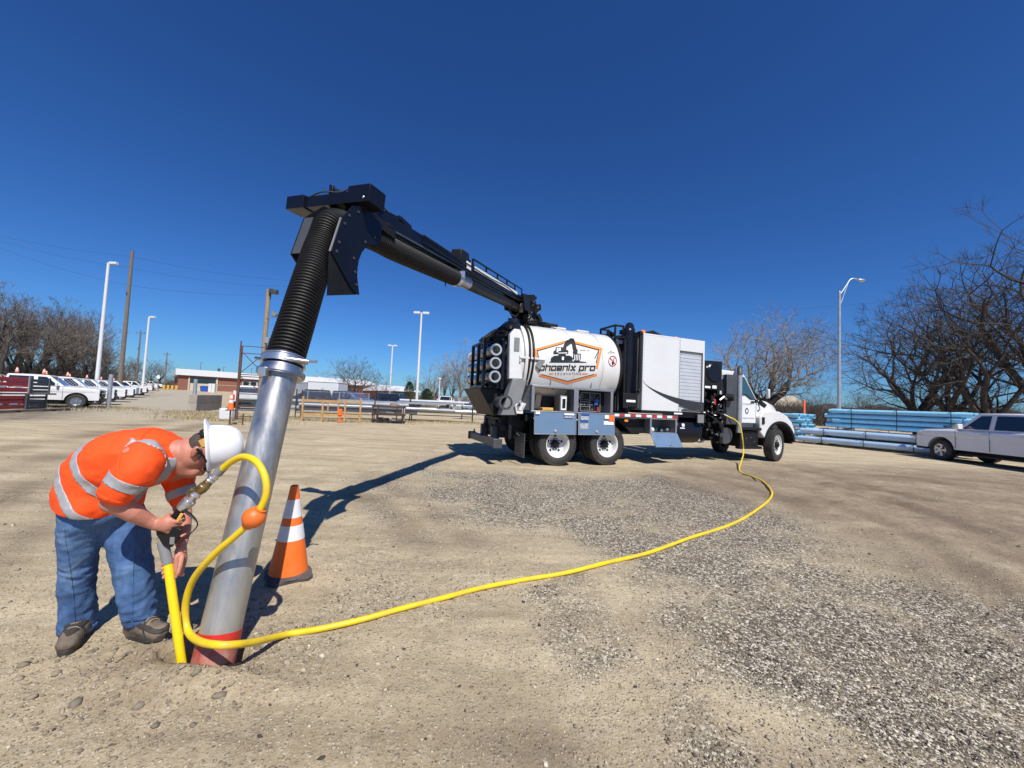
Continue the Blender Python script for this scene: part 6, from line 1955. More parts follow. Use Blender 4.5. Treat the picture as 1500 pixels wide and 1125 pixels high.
# evergreens
def conifer(name, label, loc, h, wd, seed):
    rn = random.Random(seed)
    t = thing(name, label, 'tree', loc, 0, 'evergreens')
    b = MB(); b.cyl((0, 0, -.2), (0, 0, h*.9), .12, .03, 8); b.build('trunk', M['bark'], t)
    b = MB()
    for i in range(2600):
        q = rn.random()**.8; z = h*(.06+.92*q)
        r = wd*(1-q)**.55*rn.random()**.5*(.75+.5*mnoise.noise(Vector((q*6, seed, 0))))+.06; a = rn.uniform(0, 2*PI)
        p = Vector((r*math.cos(a), r*math.sin(a), z)); s = rn.uniform(.10, .28)
        d = Vector((math.cos(a)+rn.uniform(-.6, .6), math.sin(a)+rn.uniform(-.6, .6), rn.uniform(-.6, .5))).normalized()
        sd = d.orthogonal().normalized()
        b.add([p-sd*s*.3, p+sd*s*.3, p+d*s], [(0, 1, 2)])
    b.build('crown', M['evergreen'], t, False)
conifer('evergreen_tree', 'dark green evergreen left of the tall twin-headed lamp', ground_at(598, 72), 4.2, 1.9, 1)
conifer('evergreen_tree', 'green evergreen right of the tall twin-headed lamp', ground_at(624, 66), 3.0, 2.1, 2)
# brush: nobody could count it
def brush(name, pts, h, n, m, seed, rad=.02):
    rn = random.Random(seed); b = MB()
    for i in range(n):
        j = rn.randrange(len(pts)-1); t = rn.random()
        p = pts[j].lerp(pts[j+1], t)+Vector((rn.gauss(0, 1.5), rn.gauss(0, 2.5), 0))
        p.z = gz(p.x, p.y)-.1
        hh = h*rn.uniform(.35, 1.0)*(0.6+.5*mnoise.noise(Vector((p.x*.15, p.y*.15, 1))))
        d = Vector((rn.uniform(-.5, .5), rn.uniform(-.5, .5), 1)); k = d*hh*.55+p
        b.tube([p, k, k+Vector((rn.uniform(-.8, .8), rn.uniform(-.8, .8), .7))*hh*.45], [rad, rad*.7, rad*.3], 3, False)
    return tag(b.build(name, M[m], None, True, 0, 80), kind='stuff')
brush('undergrowth', [ground_at(x, Y) for x, Y in ((-160, 44), (20, 50), (110, 60), (180, 80))], 6.5, 11000, 'brush', 1, .035)
brush('undergrowth', [ground_at(x, Y) for x, Y in ((165, 96), (215, 118), (250, 132))], 4.5, 1400, 'brush', 2, .04)
brush('undergrowth', [ground_at(x, Y) for x, Y in ((585, 84), (640, 76), (715, 66))], 4.0, 1500, 'brush', 3, .026)
brush('undergrowth', [ground_at(x, Y) for x, Y in ((1130, 62), (1250, 58), (1400, 46), (1640, 38))], 7.0, 11000, 'brush', 4, .026)
far = MB()
rn = random.Random(3)
def treeline(pxs, Y, h):
    vs, fs = [], []
    for i, px in enumerate(pxs):
        a = at(px, 600, Y); g_ = gz(a.x, a.y); hh = h*(.65+.7*mnoise.noise(Vector((px*.09, 3.1, 0)))+.25*mnoise.noise(Vector((px*.5, 1, 0))))
        vs += [(a.x, a.y, g_-.5), (a.x, a.y-1, g_+hh*.6), (a.x, a.y, g_+hh), (a.x*1.03, a.y*1.03, g_+hh*.7), (a.x*1.04, a.y*1.04, g_-.5)]
    for i in range(len(pxs)-1):
        for j in range(4): fs.append((i*5+j, i*5+j+1, i*5+j+6, i*5+j+5))
    far.add(vs, fs)
treeline(list(range(-300, 260, 3)), 135, 3.4); treeline(list(range(250, 720, 3)), 150, 2.8); treeline(list(range(1040, 1900, 3)), 95, 1.8)
tag(far.build('far_wood', M['brush'], None, True, 0, 60), kind='stuff')

# ------------------------------------------------------------------ lamps and poles
def topz(px, py, Y): return at(px, py, Y).z
def lamp(label, px, Y, top, heads, rr=.11, group='white lamp posts'):
    base = ground_at(px, Y); H = topz(*top, Y)-base.z
    t = thing('lamp_post', label, 'lamp post', base, 0, group)
    b = MB(); b.cyl((0, 0, 0), (0, 0, .5), rr*1.5, seg=14); b.build('post_footing', M['concrete'], t)
    b = MB(); b.cyl((0, 0, .1), (0, 0, H), rr, rr*.62, 14); b.build('post', M['white_box'], t)
    for s in heads:
        b = MB(); b.box((s*.55, 0, H-.02), (.75, .34, .26)); b.box((s*.15, 0, H-.02), (.2, .08, .08)); h_ = b.build('lamp_head', M['white_box'], t, True, .03)
        b = MB(); b.box((s*.55, 0, H-.155), (.6, .28, .02)); b.build('lens', M['lamp_lens'], h_)
    return t
lamp('tall white lamp post nearest the left wood, single head', 138, 40, (157, 385), (1,), .19)
lamp('shorter white single-headed lamp post along the row of pickups', 206, 57, (215, 464), (1,), .18)
lamp('tall white lamp post with twin heads left of the truck', 609.5, 46, (614, 458), (1, -1), .17)
lamp('shorter white twin-headed lamp post by the small bare tree', 569.5, 77, (574, 506), (1, -1), .19)
def upole(label, px, Y, top, rr, arms=0, group='wooden poles'):
    base = ground_at(px, Y); H = topz(*top, Y)-base.z
    t = thing('utility_pole', label, 'pole', base, 0, group)
    b = MB(); b.tube([(0, 0, -.1), (.02, 0, H*.5), (0, 0, H)], [rr, rr*.85, rr*.65], 14); b.build('post', M['wood_pole'], t)
    if arms:
        b = MB(); b.box((0, 0, H-.5), (1.8, .09, .12)); b.build('cross_arm', M['wood_pole'], t)
        for x in (-.8, .8): b = MB(); b.cyl((x, 0, H-.44), (x, 0, H-.28), .05, .03, 8); b.build('insulator', M['dark_grey'], t)
    b = MB(); b.box((.0, -rr*.8, H*.70), (.12, .1, .35)); b.cyl((0, 0, H), (0, 0, H+.02), rr*.66, seg=12); b.build('pole_bracket', M['dark_grey'], t)
    return t, H
up1, H1 = upole('tall bare wooden utility pole between the two white lamps at left', 172, 47, (185, 367), .24)
upole('thin far wooden pole behind the shorter left lamp', 195.5, 75, (198, 484), .16, 1)
upole('far small wooden pole with cross arm near the brick building', 237.5, 100, (240, 516), .16, 1)
b = MB()
for z, sag in ((.96, .8), (.88, 1.0), (.76, 1.1)):
    p = up1.location+Vector((0, 0, H1*z))
    q = at(470, 470-60*z, 70)
    b.tube([p.lerp(q, k/16)-Vector((0, 0, 4*sag*(k/16)*(1-k/16))) for k in range(17)], .012, 4)
    q2 = at(-60, 330+40*(1-z), 40)
    b.tube([p.lerp(q2, k/10)-Vector((0, 0, 2*sag*(k/10)*(1-k/10))) for k in range(11)], .010, 4)
tag(b.build('power_line', M['cable']), 'thin overhead power lines strung from the tall wooden utility pole', 'power lines')
# wooden yard pole with floodlight
base = ground_at(380, 24); H = topz(396, 424, 24)-base.z
yp = thing('yard_pole', 'wooden pole with a dark floodlight and grey box behind the black hose', 'pole', base, 0, 'wooden poles')
b = MB(); b.tube([(0, 0, -.1), (0, 0, H)], [.17, .13], 14); b.build('post', M['wood'], yp)
b = MB(); b.box((.36, -.05, H-.14), (.46, .34, .28), (0, .1, 0)); b.box((.12, 0, H-.4), (.1, .1, .5)); b.build('floodlight', M['dark_grey'], yp, True, .03)
b = MB(); b.cyl((0, -.1, H-1.85), (.42, -.1, H-1.80), .025, seg=8); b.box((.48, -.1, H-1.58), (.12, .12, .35)); b.box((.58, -.1, H-1.62), (.2, .2, .24), (0, .6, 0)); b.build('camera_arm', M['mid_grey'], yp)
b = MB(); b.box((.19, -.05, H-3.25), (.24, .2, .38)); b.build('junction_box', M['pipe_grey'], yp, True, .02)
b = MB(); b.cyl((.17, -.1, H-3.4), (.15, -.1, .4), .025, seg=6); b.build('conduit', M['dark_grey'], yp)
# curved street lamp at right
base = ground_at(1229, 27.5); H = topz(1231.5, 428, 27.5)-base.z
sl_ = thing('street_lamp', 'grey street lamp with curved truss arm behind the blue pipes', 'street lamp', base)
b = MB(); b.cyl((0, 0, 0), (0, 0, H), .13, .085, 16); b.ball((0, 0, H), .09, 10, 6); b.build('post', M['galvanised'], sl_)
b = MB()
arm = cr_spline([(0, 0, H-.25), (.45, 0, H+.45), (.75, 0, H+.92), (1.0, 0, H+1.05), (1.35, 0, H+1.0)], 8)
b.tube(arm, .035, 8); b.tube(cr_spline([(0, 0, H-1.15), (.35, 0, H-.1), (.66, 0, H+.78)], 8), .028, 8); b.bar((0.33, 0, H+.25), (.42, 0, H+.02), .03, .03); b.build('arm', M['galvanised'], sl_)
b = MB(); b.ball((1.58, 0, H+.95), .2, 14, 8, (1.6, .7, .45), (0, .12, 0)); h_ = b.build('lamp_head', M['galvanised'], sl_)
b = MB(); b.ball((1.64, 0, H+.88), .13, 12, 6, (1.3, .8, .5)); b.build('lens', M['lamp_lens'], h_)
# globe lamp
base = ground_at(642, 50); H = topz(643, 556, 50)-base.z
t = thing('globe_lamp', 'small white post lamp with a round head before the brush', 'lamp post', base)
b = MB(); b.cyl((0, 0, 0), (0, 0, H), .07, .06, 10); b.build('post', M['white_box'], t)
b = MB(); b.ball((0, 0, H+.1), .18, 14, 10, (1, 1, .8)); b.cyl((0, 0, H-.05), (0, 0, H), .12, seg=12); b.build('lamp_head', M['white_box'], t)

# ------------------------------------------------------------------ gate posts and fences
def gpost(label, px, py, top, r=.085):
    p = gnd(px, py); base = Vector((p.x, p.y, gz(p.x, p.y)-.05)); H = topz(*top, p.y)-base.z
    t = thing('gate_post', label, 'post', base, 0, 'gate posts')
    b = MB(); b.cyl((0, 0, 0), (0, 0, H), r, seg=14); b.build('post', M['galvanised'], t)
    b = MB(); b.cyl((0, 0, H), (0, 0, H+.03), r*1.12, r*.8, 14); b.build('post_cap', M['galvanised'], t)
    return base, H
g1, h1 = gpost('grey steel gate post in front of the row of pickups', 158.5, 598, (161, 549), .11)
g2, h2 = gpost('grey steel gate post before the concrete wall', 283, 602, (286, 556), .11)
def chain_fence(label, A, B, h, n, cat='fence', step=.16):
    t = thing('chain_link_fence', label, cat, A)
    d = B-A
    for i in range(n+1):
        q = d*(i/n); z = gz(A.x+q.x, A.y+q.y)-A.z
        b = MB(); b.cyl((q.x, q.y, z-.1), (q.x, q.y, z+h), .035, seg=8); b.build('fence_post', M['galvanised'], t)
    for zz in (h-.04, h*.5, .10):
        b = MB(); b.cyl((0, 0, zz), (d.x, d.y, zz+d.z), .022, seg=6); b.build('rail', M['galvanised'], t)
    b = MB(); L = d.length; u = d/L; k = int((L+h)/step)
    for i in range(k):
        for s in (1, -1):
            x0, x1 = (i*step-h, i*step) if s > 0 else (i*step, i*step-h)
            z0, z1 = 0., h-.05
            pts = []
            for x, z in ((x0, z0), (x1, z1)): pts.append((x, z))
            (xa, za), (xb, zb) = pts
            if max(xa, xb) < 0 or min(xa, xb) > L: continue
            def clip(x): return min(max(x, 0), L)
            ca, cb = clip(xa), clip(xb)
            za2 = za+(zb-za)*((ca-xa)/(xb-xa)); zb2 = za+(zb-za)*((cb-xa)/(xb-xa))
            if abs(ca-cb) < .01: continue
            b.tube([u*ca+Vector((0, 0, za2)), u*cb+Vector((0, 0, zb2))], .004, 3, False)
    if b.v: tag(b.build('chain_link', M['galvanised'], t), kind='stuff')
    return t
chain_fence('chain-link fence running left from the gate post in front of the pickups', g1, Vector((-36, 19.5, gz(-36, 19.5))), 1.85, 4)
fA, fB = Vector((-20.3, 28.5, gz(-20.3, 28.5))), Vector((-12.2, 33, gz(-12.2, 33)))
chain_fence('grey chain-link fence behind the lattice frame', fA, fB, 1.75, 4)
chain_fence('long chain-link fence far behind the pipe racks, right of the tall lamp', Vector((-8, 50, gz(-8, 50))), Vector((0, 48, gz(0, 48))), 1.8, 6, step=.25)
# concrete block wall with single blocks
wp = gnd(287, 603); w2 = gnd(322, 600)
cw = thing('concrete_wall', 'low concrete block wall right of the gate post', 'wall', Vector((wp.x, wp.y, gz(wp.x, wp.y))), math.atan2(w2.y-wp.y, w2.x-wp.x))
ln = (w2-wp).length+.3
bm_ = None
for r_ in range(2):
    x = 0 if r_ == 0 else -.35
    while x < ln-.1:
        a, c = max(0, x), min(ln, x+.70)
        b = MB(); b.span((a+.006, 0, r_*.55), (c-.006, .45, r_*.55+.54)); b.build('concrete_block', M['concrete'], cw, True, .02)
        x += .70
# lattice frame
lp = gnd(344, 617)
lx = thing('lattice_frame', 'rusty steel lattice rack standing in front of the wooden pole', 'steel rack', Vector((lp.x, lp.y, gz(lp.x, lp.y))), .25)
Hh = topz(346, 499, lp.y)
for x, y, h_ in ((0, 0, Hh), (-.12, .5, Hh-.2), (1.15, 0, Hh-.5), (1.22, .5, Hh-.15)):
    b = MB(); b.cyl((x, y, 0), (x, y, h_), .035, seg=8); b.build('upright', M['rust'], lx)
b = MB()
for z in (.25, .75, 1.35, 2.2, 2.3, 3.35, 3.7): b.cyl((0, 0, z), (1.15, 0, z), .02, seg=6)
b.cyl((0, 0, 2.3), (1.15, 0, 3.5), .018, seg=6); b.cyl((0, 0, 3.5), (1.15, 0, 2.3), .018, seg=6); b.cyl((0, 0, 2.25), (1.15, 0, 1.4), .018, seg=6)
for z in (.3, 1.35, 2.25, 3.4): b.cyl((0, 0, z), (-.12, .5, z), .018, seg=6); b.cyl((1.15, 0, z), (1.22, .5, z), .018, seg=6)
b.build('bracing', M['rust'], lx)
cp = gnd(336, 622)
t = thing('cone_stand', 'short rusty post stand that holds an orange cone by the lattice rack', 'stand', Vector((cp.x, cp.y, gz(cp.x, cp.y))))
b = MB(); b.cyl((0, 0, 0), (0, 0, .62), .03, seg=8); b.bar((0, 0, .3), (.5, .1, .3), .03, .03); b.bar((0, 0, .1), (.5, .1, .1), .03, .03); b.bar((.5, .1, 0), (.5, .1, .5), .04, .04); b.build('stand_frame', M['rust'], t)
make_cone('traffic_cone', 'faded orange cone set on the rusty stand left of the lattice rack', t.location+Vector((0, 0, .62)), .4, .80, 'traffic cones', True, .13)
# white water tank, scrap
wt = ground_at(328, 18.6)
t = thing('water_tote', 'white plastic tank on the ground behind the cone stand', 'tank', wt)
b = MB(); b.box((0, .3, .33), (.62, .5, .6)); b.build('tote_body', M['white_box'], t, True, .08)
b = MB(); b.cyl((0, .3, .63), (0, .3, .68), .09, seg=14); b.build('tote_lid', M['dark_grey'], t)
p4 = copy_tree(first); p4.location = ground_at(366, 33); p4.rotation_euler = (0, 0, R(122)); p4['label'] = 'white pickup half hidden behind the lattice rack'; p4['group'] = 'parked pickups'
p5 = copy_tree(first); p5.location = ground_at(652, 52); p5.rotation_euler = (0, 0, R(-80)); p5['label'] = 'small white pickup beyond the pipe racks by the globe lamp'

# ------------------------------------------------------------------ racks in the middle distance
def stand_rack(label, px, py, L, h, m, rot=.14, cat='pipe rack', shelves=(.45, .9)):
    p = gnd(px, py)
    t = thing('pipe_rack', label, cat, Vector((p.x, p.y, gz(p.x, p.y))), rot, 'pipe racks')
    for x in (0, L):
        for y in (0, .9):
            b = MB(); b.cyl((x, y, 0), (x, y, h), .035, seg=8); b.build('upright', M[m], t)
        for z in shelves:
            b = MB(); b.bar((x, 0, z), (x, .9, z), .05, .05); b.build('cross_bar', M[m], t)
    for z in (shelves[0],):
        b = MB(); b.bar((0, 0, z-.1), (L, 0, z-.1), .04, .05); b.build('rail', M[m], t)
    return t
def pipes_on(t, spec, lab):
    for i, (x0, x1, y, z, r, m, what) in enumerate(spec):
        q = Matrix.Rotation(t.rotation_euler.z, 3, 'Z')
        b = MB()
        if r > 0: b.pipe((x0, y, z), (x1, y, z), r, r*.85, 14)
        else: b.span((x0, y-.15, z+r), (x1, y+.15, z-r))
        o = b.build('stored_pipe' if r > 0 else 'stored_plank', M[m]); o.location = t.location; o.rotation_euler = t.rotation_euler
        tag(o, '%s %s' % (what, lab), 'pipe' if r > 0 else 'plank', 'stock on the pipe racks')
r1 = stand_rack('rusty pipe rack behind the tan frame, grey pipes on it', 432, 612, 4.6, 1.75, 'dark_rust', .16)
pipes_on(r1, [(-1.2, 7.2, .2, .62, .14, 'pipe_grey', 'pale grey lower pipe'), (-1.0, 6.6, .55, 1.02, .12, 'pipe_grey', 'pale grey upper pipe'), (-.8, 7.0, .75, .62, .12, 'galvanised', 'dull steel pipe, rear,')], 'lying on the rack behind the tan frame')
r2 = stand_rack('rusty pipe rack in the middle, light planks and pipes on it', 600, 616, 4.2, 2.0, 'dark_rust', .12, shelves=(.5, 1.15))
pipes_on(r2, [(-.6, 4.6, .25, .72, .16, 'galvanised', 'thick spiral grey pipe'), (-.9, 3.6, .3, 1.24, -.05, 'pipe_grey', 'long pale plank'), (-.5, 3.2, .7, 1.28, -.06, 'pipe_grey', 'long grey plank')], 'lying on the middle rack')
r3_ = stand_rack('rusty pipe rack just left of the truck, white planks on it', 676, 614, 3.2, 1.3, 'dark_rust', .10, shelves=(.5, .9))
pipes_on(r1, [(.2, 8.4, -.05, .84, .10, 'galvanised', 'pale front pipe'), (1.5, 9.6, .4, .80, .10, 'pipe_grey', 'grey middle pipe'), (2.2, 9.0, .75, 1.18, -.06, 'pipe_grey', 'grey top plank')], 'between the tan frame and the dark skid')
pipes_on(r2, [(-.2, 5.4, .55, .75, .14, 'pipe_grey', 'rear spiral grey pipe'), (-1.4, 2.4, .05, .98, -.035, 'dark_rust', 'dark rusty plank'), (-.8, 3.9, .55, 1.38, -.05, 'roof_white', 'topmost white plank')], 'stored on the middle rack')
pipes_on(r3_, [(-.6, 3.6, .2, .98, -.04, 'galvanised', 'top pale plank'), (-.5, 3.5, .5, 1.10, -.04, 'roof_white', 'rear white plank'), (-.6, 3.5, .3, .80, -.04, 'pipe_grey', 'lower grey plank')], 'stacked on the rack left of the truck')
# tan frame
p = gnd(442, 617)
tf_ = thing('tan_frame', 'tan painted steel frame with an orange jack between its legs', 'steel frame', Vector((p.x, p.y, gz(p.x, p.y))), .20)
for x in (0, 1.0, 2.15, 2.95):
    b = MB(); b.bar((x, 0, 0), (x, 0, 1.35 if x in (0, 2.95) else 1.2), .07, .09, (1, 0, 0)); b.build('upright', M['rack_tan'], tf_, True, .006)
for z in (.38, 1.12):
    b = MB(); b.bar((0, 0, z), (2.95, 0, z), .07, .12); b.build('rail', M['rack_tan'], tf_, True, .006)
b = MB(); b.bar((1.28, -.03, .55), (1.28, -.03, 1.1), .05, .06, (1, 0, 0)); b.bar((1.8, -.03, .55), (1.8, -.03, 1.1), .05, .06, (1, 0, 0)); b.bar((1.25, -.03, .98), (1.83, -.03, .98), .05, .06); b.build('inner_frame', M['rack_tan'], tf_)
b = MB(); b.box((1.92, -.05, .55), (.20, .16, .36)); b.cyl((1.92, -.05, 0), (1.92, -.05, .4), .05, seg=10); b.box((1.92, -.05, .02), (.26, .22, .04)); b.build('jack', M['orange_paint'], tf_, True, .02)
# dark skid with lumber
p = gnd(545, 619)
sk = thing('work_skid', 'dark steel skid loaded with boards and small machine parts', 'steel skid', Vector((p.x, p.y, gz(p.x, p.y))), .14)
for x in (0, .3, 1.35, 1.72):
    b = MB(); b.bar((x, 0, 0), (x, 0, 1.05), .05, .06, (1, 0, 0)); b.build('upright', M['dark_rust'], sk)
for z, m in ((.08, 'black'), (.5, 'dark_rust'), (.95, 'dark_rust')):
    b = MB(); b.span((-.05, -.05, z-.05), (1.78, .6, z+.05)); b.build('deck', M[m], sk, True, .01)
for i in range(9):
    b = MB(); b.box((.25+random.random()*1.2, .2+random.random()*.2, random.choice((.22, .63, .70, 1.06))), (random.uniform(.15, .5), .2, random.uniform(.08, .2))); b.build('machine_part', M[random.choice(('wood', 'mid_grey', 'dark_grey', 'cream'))], sk, True, .01)
p = gnd(590, 619); b = MB(); b.cyl((0, 0, -.05), (0, 0, .95), .09, seg=12); o = b.build('bollard', M['cream']); o.location = (p.x, p.y, gz(p.x, p.y)); tag(o, 'short cream bollard between the dark skid and the middle rack', 'bollard')
# box trailers and dark vehicles
def box_trailer(label, px0, px1, Y, h, name='box_trailer', m='white_box'):
    a, c = ground_at(px0, Y), ground_at(px1, Y)
    L = (c-a).length
    t = thing(name, label, 'trailer', a, math.atan2(c.y-a.y, c.x-a.x), 'white box trailers')
    b = MB(); b.span((0, 0, .45), (L, 2.4, h)); b.build('trailer_body', M[m], t, True, .06)
    b = MB(); b.span((-.02, -.02, h-.12), (L+.02, 2.42, h-.06)); b.build('trim', M['mid_grey'], t)
    b = MB(); b.span((.1, .2, .3), (L-.1, 2.2, .45)); b.build('underbody', M['black'], t)
    for x in (L*.42, L*.56):
        b = MB(); b.cyl((x, .0, .36), (x, .25, .36), .36, seg=18); b.build('wheel', M['rubber'], t)
    b = MB(); b.box((L*.5, -.03, h*.72), (.24, .03, .16)); b.build('marker_lamp', M['decal_mixed'], t)
box_trailer('white box trailer in front of the round bare tree', 448, 493, 40, 2.85)
box_trailer('grey white box trailer partly behind the suction hose', 426, 447, 43, 2.7, m='pipe_grey')
cars = [('dark pickup right of the white trailer', 508, 42, 'car_black', R(8)), ('slate blue pickup with a silver cab behind the racks', 532, 38, 'car_blue', R(4)), ('dark pickup below the shorter twin-headed lamp', 556, 46, 'car_black', R(172)), ('dark red pickup between the dark pickups', 540, 50, 'car_red', R(5)), ('black pickup left of the tall twin-headed lamp', 584, 48, 'car_black', R(6)), ('blue car far right behind the racks', 690, 50, 'car_blue', R(175)), ('dark pickup just right of the suction tube', 437, 37, 'car_black', R(170))]
protos = {}
for lab, px, Y, pm, rz in cars:
    loc = ground_at(px, Y)
    if pm not in protos:
        protos[pm] = make_pickup('pickup', lab, loc, rz, pm, 'dark vehicles behind the racks')
    else:
        c = copy_tree(protos[pm]); c.location = loc; c['label'] = lab; c.rotation_euler = (0, 0, rz)
# ------------------------------------------------------------------ buildings
def at_g(px, Y): return ground_at(px, Y)
A, B = at_g(257, 98), at_g(460, 120)
dv = (B-A); L = dv.length; bz = min(A.z, B.z)-.2
hb = topz(257, 540, 98)-bz
bl = thing('brick_building', 'low red brick building with a deep white roof band at the end of the drive', 'building', Vector((A.x, A.y, bz)), math.atan2(dv.y, dv.x))
b = MB(); b.span((0, 0, 0), (L, 30, hb-.2)); b.build('wall', M['brick_red'], bl)
b = MB(); b.span((-.6, -.7, hb-1.55), (L+.6, 30.5, hb)); b.build('roof_band', M['roof_white'], bl, True, .03)
x = 2.6
b = MB(); b.span((2.4, -.10, 0), (7.6, .1, 2.1)); b.build('garage_door', M['cream'], bl)
for i in range(4): b = MB(); b.span((2.5+i*1.27, -.14, .1), (3.68+i*1.27, -.1, 2.0)); b.build('door_panel', M['cream'], bl)
b = MB(); b.span((2.4, -.12, 2.15), (7.6, .1, 3.6)); b.build('transom', M['glass_dark'], bl)
b = MB(); b.span((7.7, -.16, 0), (8.1, .05, 3.7)); b.span((2.0, -.16, 0), (2.3, .05, 3.7)); b.build('pilaster', M['cream'], bl)
for i in range(9):
    u = 13.6+i*1.75
    b = MB(); b.span((u, -.12, 2.0), (u+1.6, .05, 3.5)); w_ = b.build('window_frame', M['roof_white'], bl)
    b = MB(); b.span((u+.12, -.14, 2.12), (u+1.48, -.1, 3.4)); b.build('pane', M['glass_dark'], w_)
b = MB(); b.span((8.2, -.05, 1.9), (L, .02, 2.0)); b.build('sill_band', M['cream'], bl)
b = MB(); b.cyl((8.2, 1, hb), (8.2, 1, hb+.7), .25, seg=12); b.box((8.2, 1, hb+.75), (.7, .7, .2)); b.build('roof_vent', M['dark_grey'], bl)
for x_, h_ in ((4.5, 2.2), (9.5, 1.5), (16, 1.8)): b = MB(); b.cyl((x_, 4, hb), (x_, 4, hb+h_), .05, seg=6); b.box((x_+.2, 4, hb+h_), (.6, .08, .08)); b.build('antenna', M['dark_grey'], bl)
q = at_g(296, 92); bn = thing('dumpster', 'blue dumpster against the brick building', 'dumpster', q, .2)
b = MB(); b.prism([(-.9, 1.25), (.9, 1.25), (.7, 0), (-.7, 0)], (0, 0, 0), (1, 0, 0), (0, 0, 1), (0, 1, 0), 1.4); b.build('bin_body', M['blue_bin'], bn, True, .03)
b = MB(); b.box((0, .7, 1.3), (1.9, 1.5, .06), (.1, 0, 0)); b.build('bin_lid', M['blue_bin'], bn)
q = at_g(307, 88); cb_ = thing('white_cabinet', 'white cabinet beside the blue dumpster', 'cabinet', q, .2)
b = MB(); b.box((0, .4, 1.0), (1.3, .8, 2.0)); b.build('cabinet_body', M['white_box'], cb_, True, .02)
b = MB(); b.span((-.02, -.01, .1), (.02, 0, 1.9)); b.build('door_seam', M['dark_grey'], cb_)
q = at_g(250, 96); yl = thing('yellow_barrier', 'yellow barriers at the left corner of the brick building', 'barrier', q, .2)
for i in range(4): b = MB(); b.box((i*.9-1.8, 0, .55), (.5, .5, 1.1)); b.build('barrier_block', M['yellow_paint'], yl, True, .06)
q = at_g(228, 92); sg_ = thing('road_sign', 'small round white sign on a post before the brick building', 'sign', q)
zt_ = topz(228, 552, 92)-q.z
b = MB(); b.cyl((0, 0, 0), (0, 0, zt_), .05, seg=8); b.build('post', M['galvanised'], sg_)
b = MB(); b.cyl((0, -.06, zt_), (0, -.10, zt_), .45, seg=20); b.build('sign_face', M['sign_white'], sg_)
def hall(label, px0, px1, Y0, Y1, ptop, h_wall, name='white_roofed_hall', wall='brick_red', dep=22):
    A, B = at_g(px0, Y0), at_g(px1, Y1)
    dv = B-A; L = dv.length
    t = thing(name, label, 'building', Vector((A.x, A.y, min(A.z, B.z)-.2)), math.atan2(dv.y, dv.x))
    hr = topz(*ptop, (Y0+Y1)/2)-t.location.z
    b = MB(); b.span((0, 0, 0), (L, dep, h_wall)); b.build('wall', M[wall], t)
    b = MB(); b.add([(-.8, -.8, h_wall), (L+.8, -.8, h_wall), (L+.8, dep+.8, h_wall), (-.8, dep+.8, h_wall), (-.8+L*.12, dep*.5, hr), (L+.8-L*.12, dep*.5, hr)], [(0, 1, 5, 4), (1, 2, 5), (2, 3, 4, 5), (3, 0, 4), (0, 3, 2, 1)]); b.build('roof', M['roof_white'], t, False)
    for i in range(int(L/4)): b = MB(); b.span((1+i*4, -.06, 1.2), (2.8+i*4, .02, 2.3)); b.build('window', M['glass_dark'], t)
    return t
hall('long white-roofed building behind the trailers and the round bare tree', 425, 552, 95, 105, (450, 550), 3.6)
hall('red brick building with a low white roof left of the tall lamp', 572, 612, 88, 92, (592, 564), 2.4)
b = MB(); q = at_g(445, 100)
for x_ in (-1.2, .9): b.lathe([(.9, 0), (.9, .5), (.5, .9), (.3, 1.2)], (x_*1.6, 0, 0), (0, 0, 1), 14)
o = b.build('roof_ventilator', M['galvanised']); o.location = (q.x, q.y+11, topz(445, 552, 100)-.4); tag(o, 'pair of steel roof ventilators on the white-roofed building beside the hose clamp', 'roof vents')
hs_ = at_g(1160, 70)
t = thing('house', 'tan gabled house seen beyond the truck hood', 'house', hs_, .3)
b = MB(); b.span((-4, 0, 0), (4, 8, 2.7)); b.build('wall', M['cream'], t)
b = MB(); b.prism([(-4.4, 2.7), (4.4, 2.7), (0, 4.6)], (0, -.4, 0), (1, 0, 0), (0, 0, 1), (0, 1, 0), 8.8); b.build('roof', M['cream'], t)
b = MB(); b.span((-2, -.05, 1), (-.6, .02, 2.2)); b.span((.8, -.05, 1), (2.2, .02, 2.2)); b.build('window', M['glass_dark'], t)
for i, (px, Y, w_, lab) in enumerate(((1215, 90, 9, 'low dark-roofed house left of the curved street lamp'), (1290, 80, 10, 'low dark-roofed house behind the middle of the pipes'), (1470, 62, 9, 'low dark-roofed house behind the pickup'))):
    t = thing('house', lab, 'house', at_g(px, Y), -.5, 'low far houses')
    b = MB(); b.span((-w_/2, 0, 0), (w_/2, 7, 2.4)); b.build('wall', M['brick_red' if i else 'cream'], t)
    b = MB(); b.prism([(-w_/2-.4, 2.4), (w_/2+.4, 2.4), (0, 3.9)], (0, -.4, 0), (1, 0, 0), (0, 0, 1), (0, 1, 0), 7.8); b.build('roof', M['roof_dark'], t)
# ------------------------------------------------------------------ barricade boards at the left edge
bp0 = gnd(-30, 599)*.86; bq = gnd(70, 596)*.86
bdv = (bq-bp0); bdv.z = 0; LBd = bdv.length
brt = math.atan2(bdv.y, bdv.x)
def panel(name, label, x0, x1, z0, z1, m, post, n, cat, yo=0.):
    t = thing(name, label, cat, Vector((bp0.x, bp0.y, gz(bp0.x, bp0.y))), brt, 'stacked barricade boards')
    hh = (z1-z0)/n
    for i in range(n):
        b = MB(); b.span((x0, yo, z0+i*hh+.02), (x1, yo+.05, z0+(i+1)*hh-.02)); b.build('board', M[m], t, True, .01)
    for x in (x0, x1-.09): b = MB(); b.span((x, yo-.04, z0-.04), (x+.09, yo, z1+.06)); b.build('post', M[post], t)
    if m == 'red_paint':
        for k in range(2): b = MB(); b.span((x0+.3+k*.8, yo-.012, z0+hh*.95), (x0+.75+k*.8, yo, z0+hh*1.05+.05)); b.build('white_mark', M['decal_white'], t)
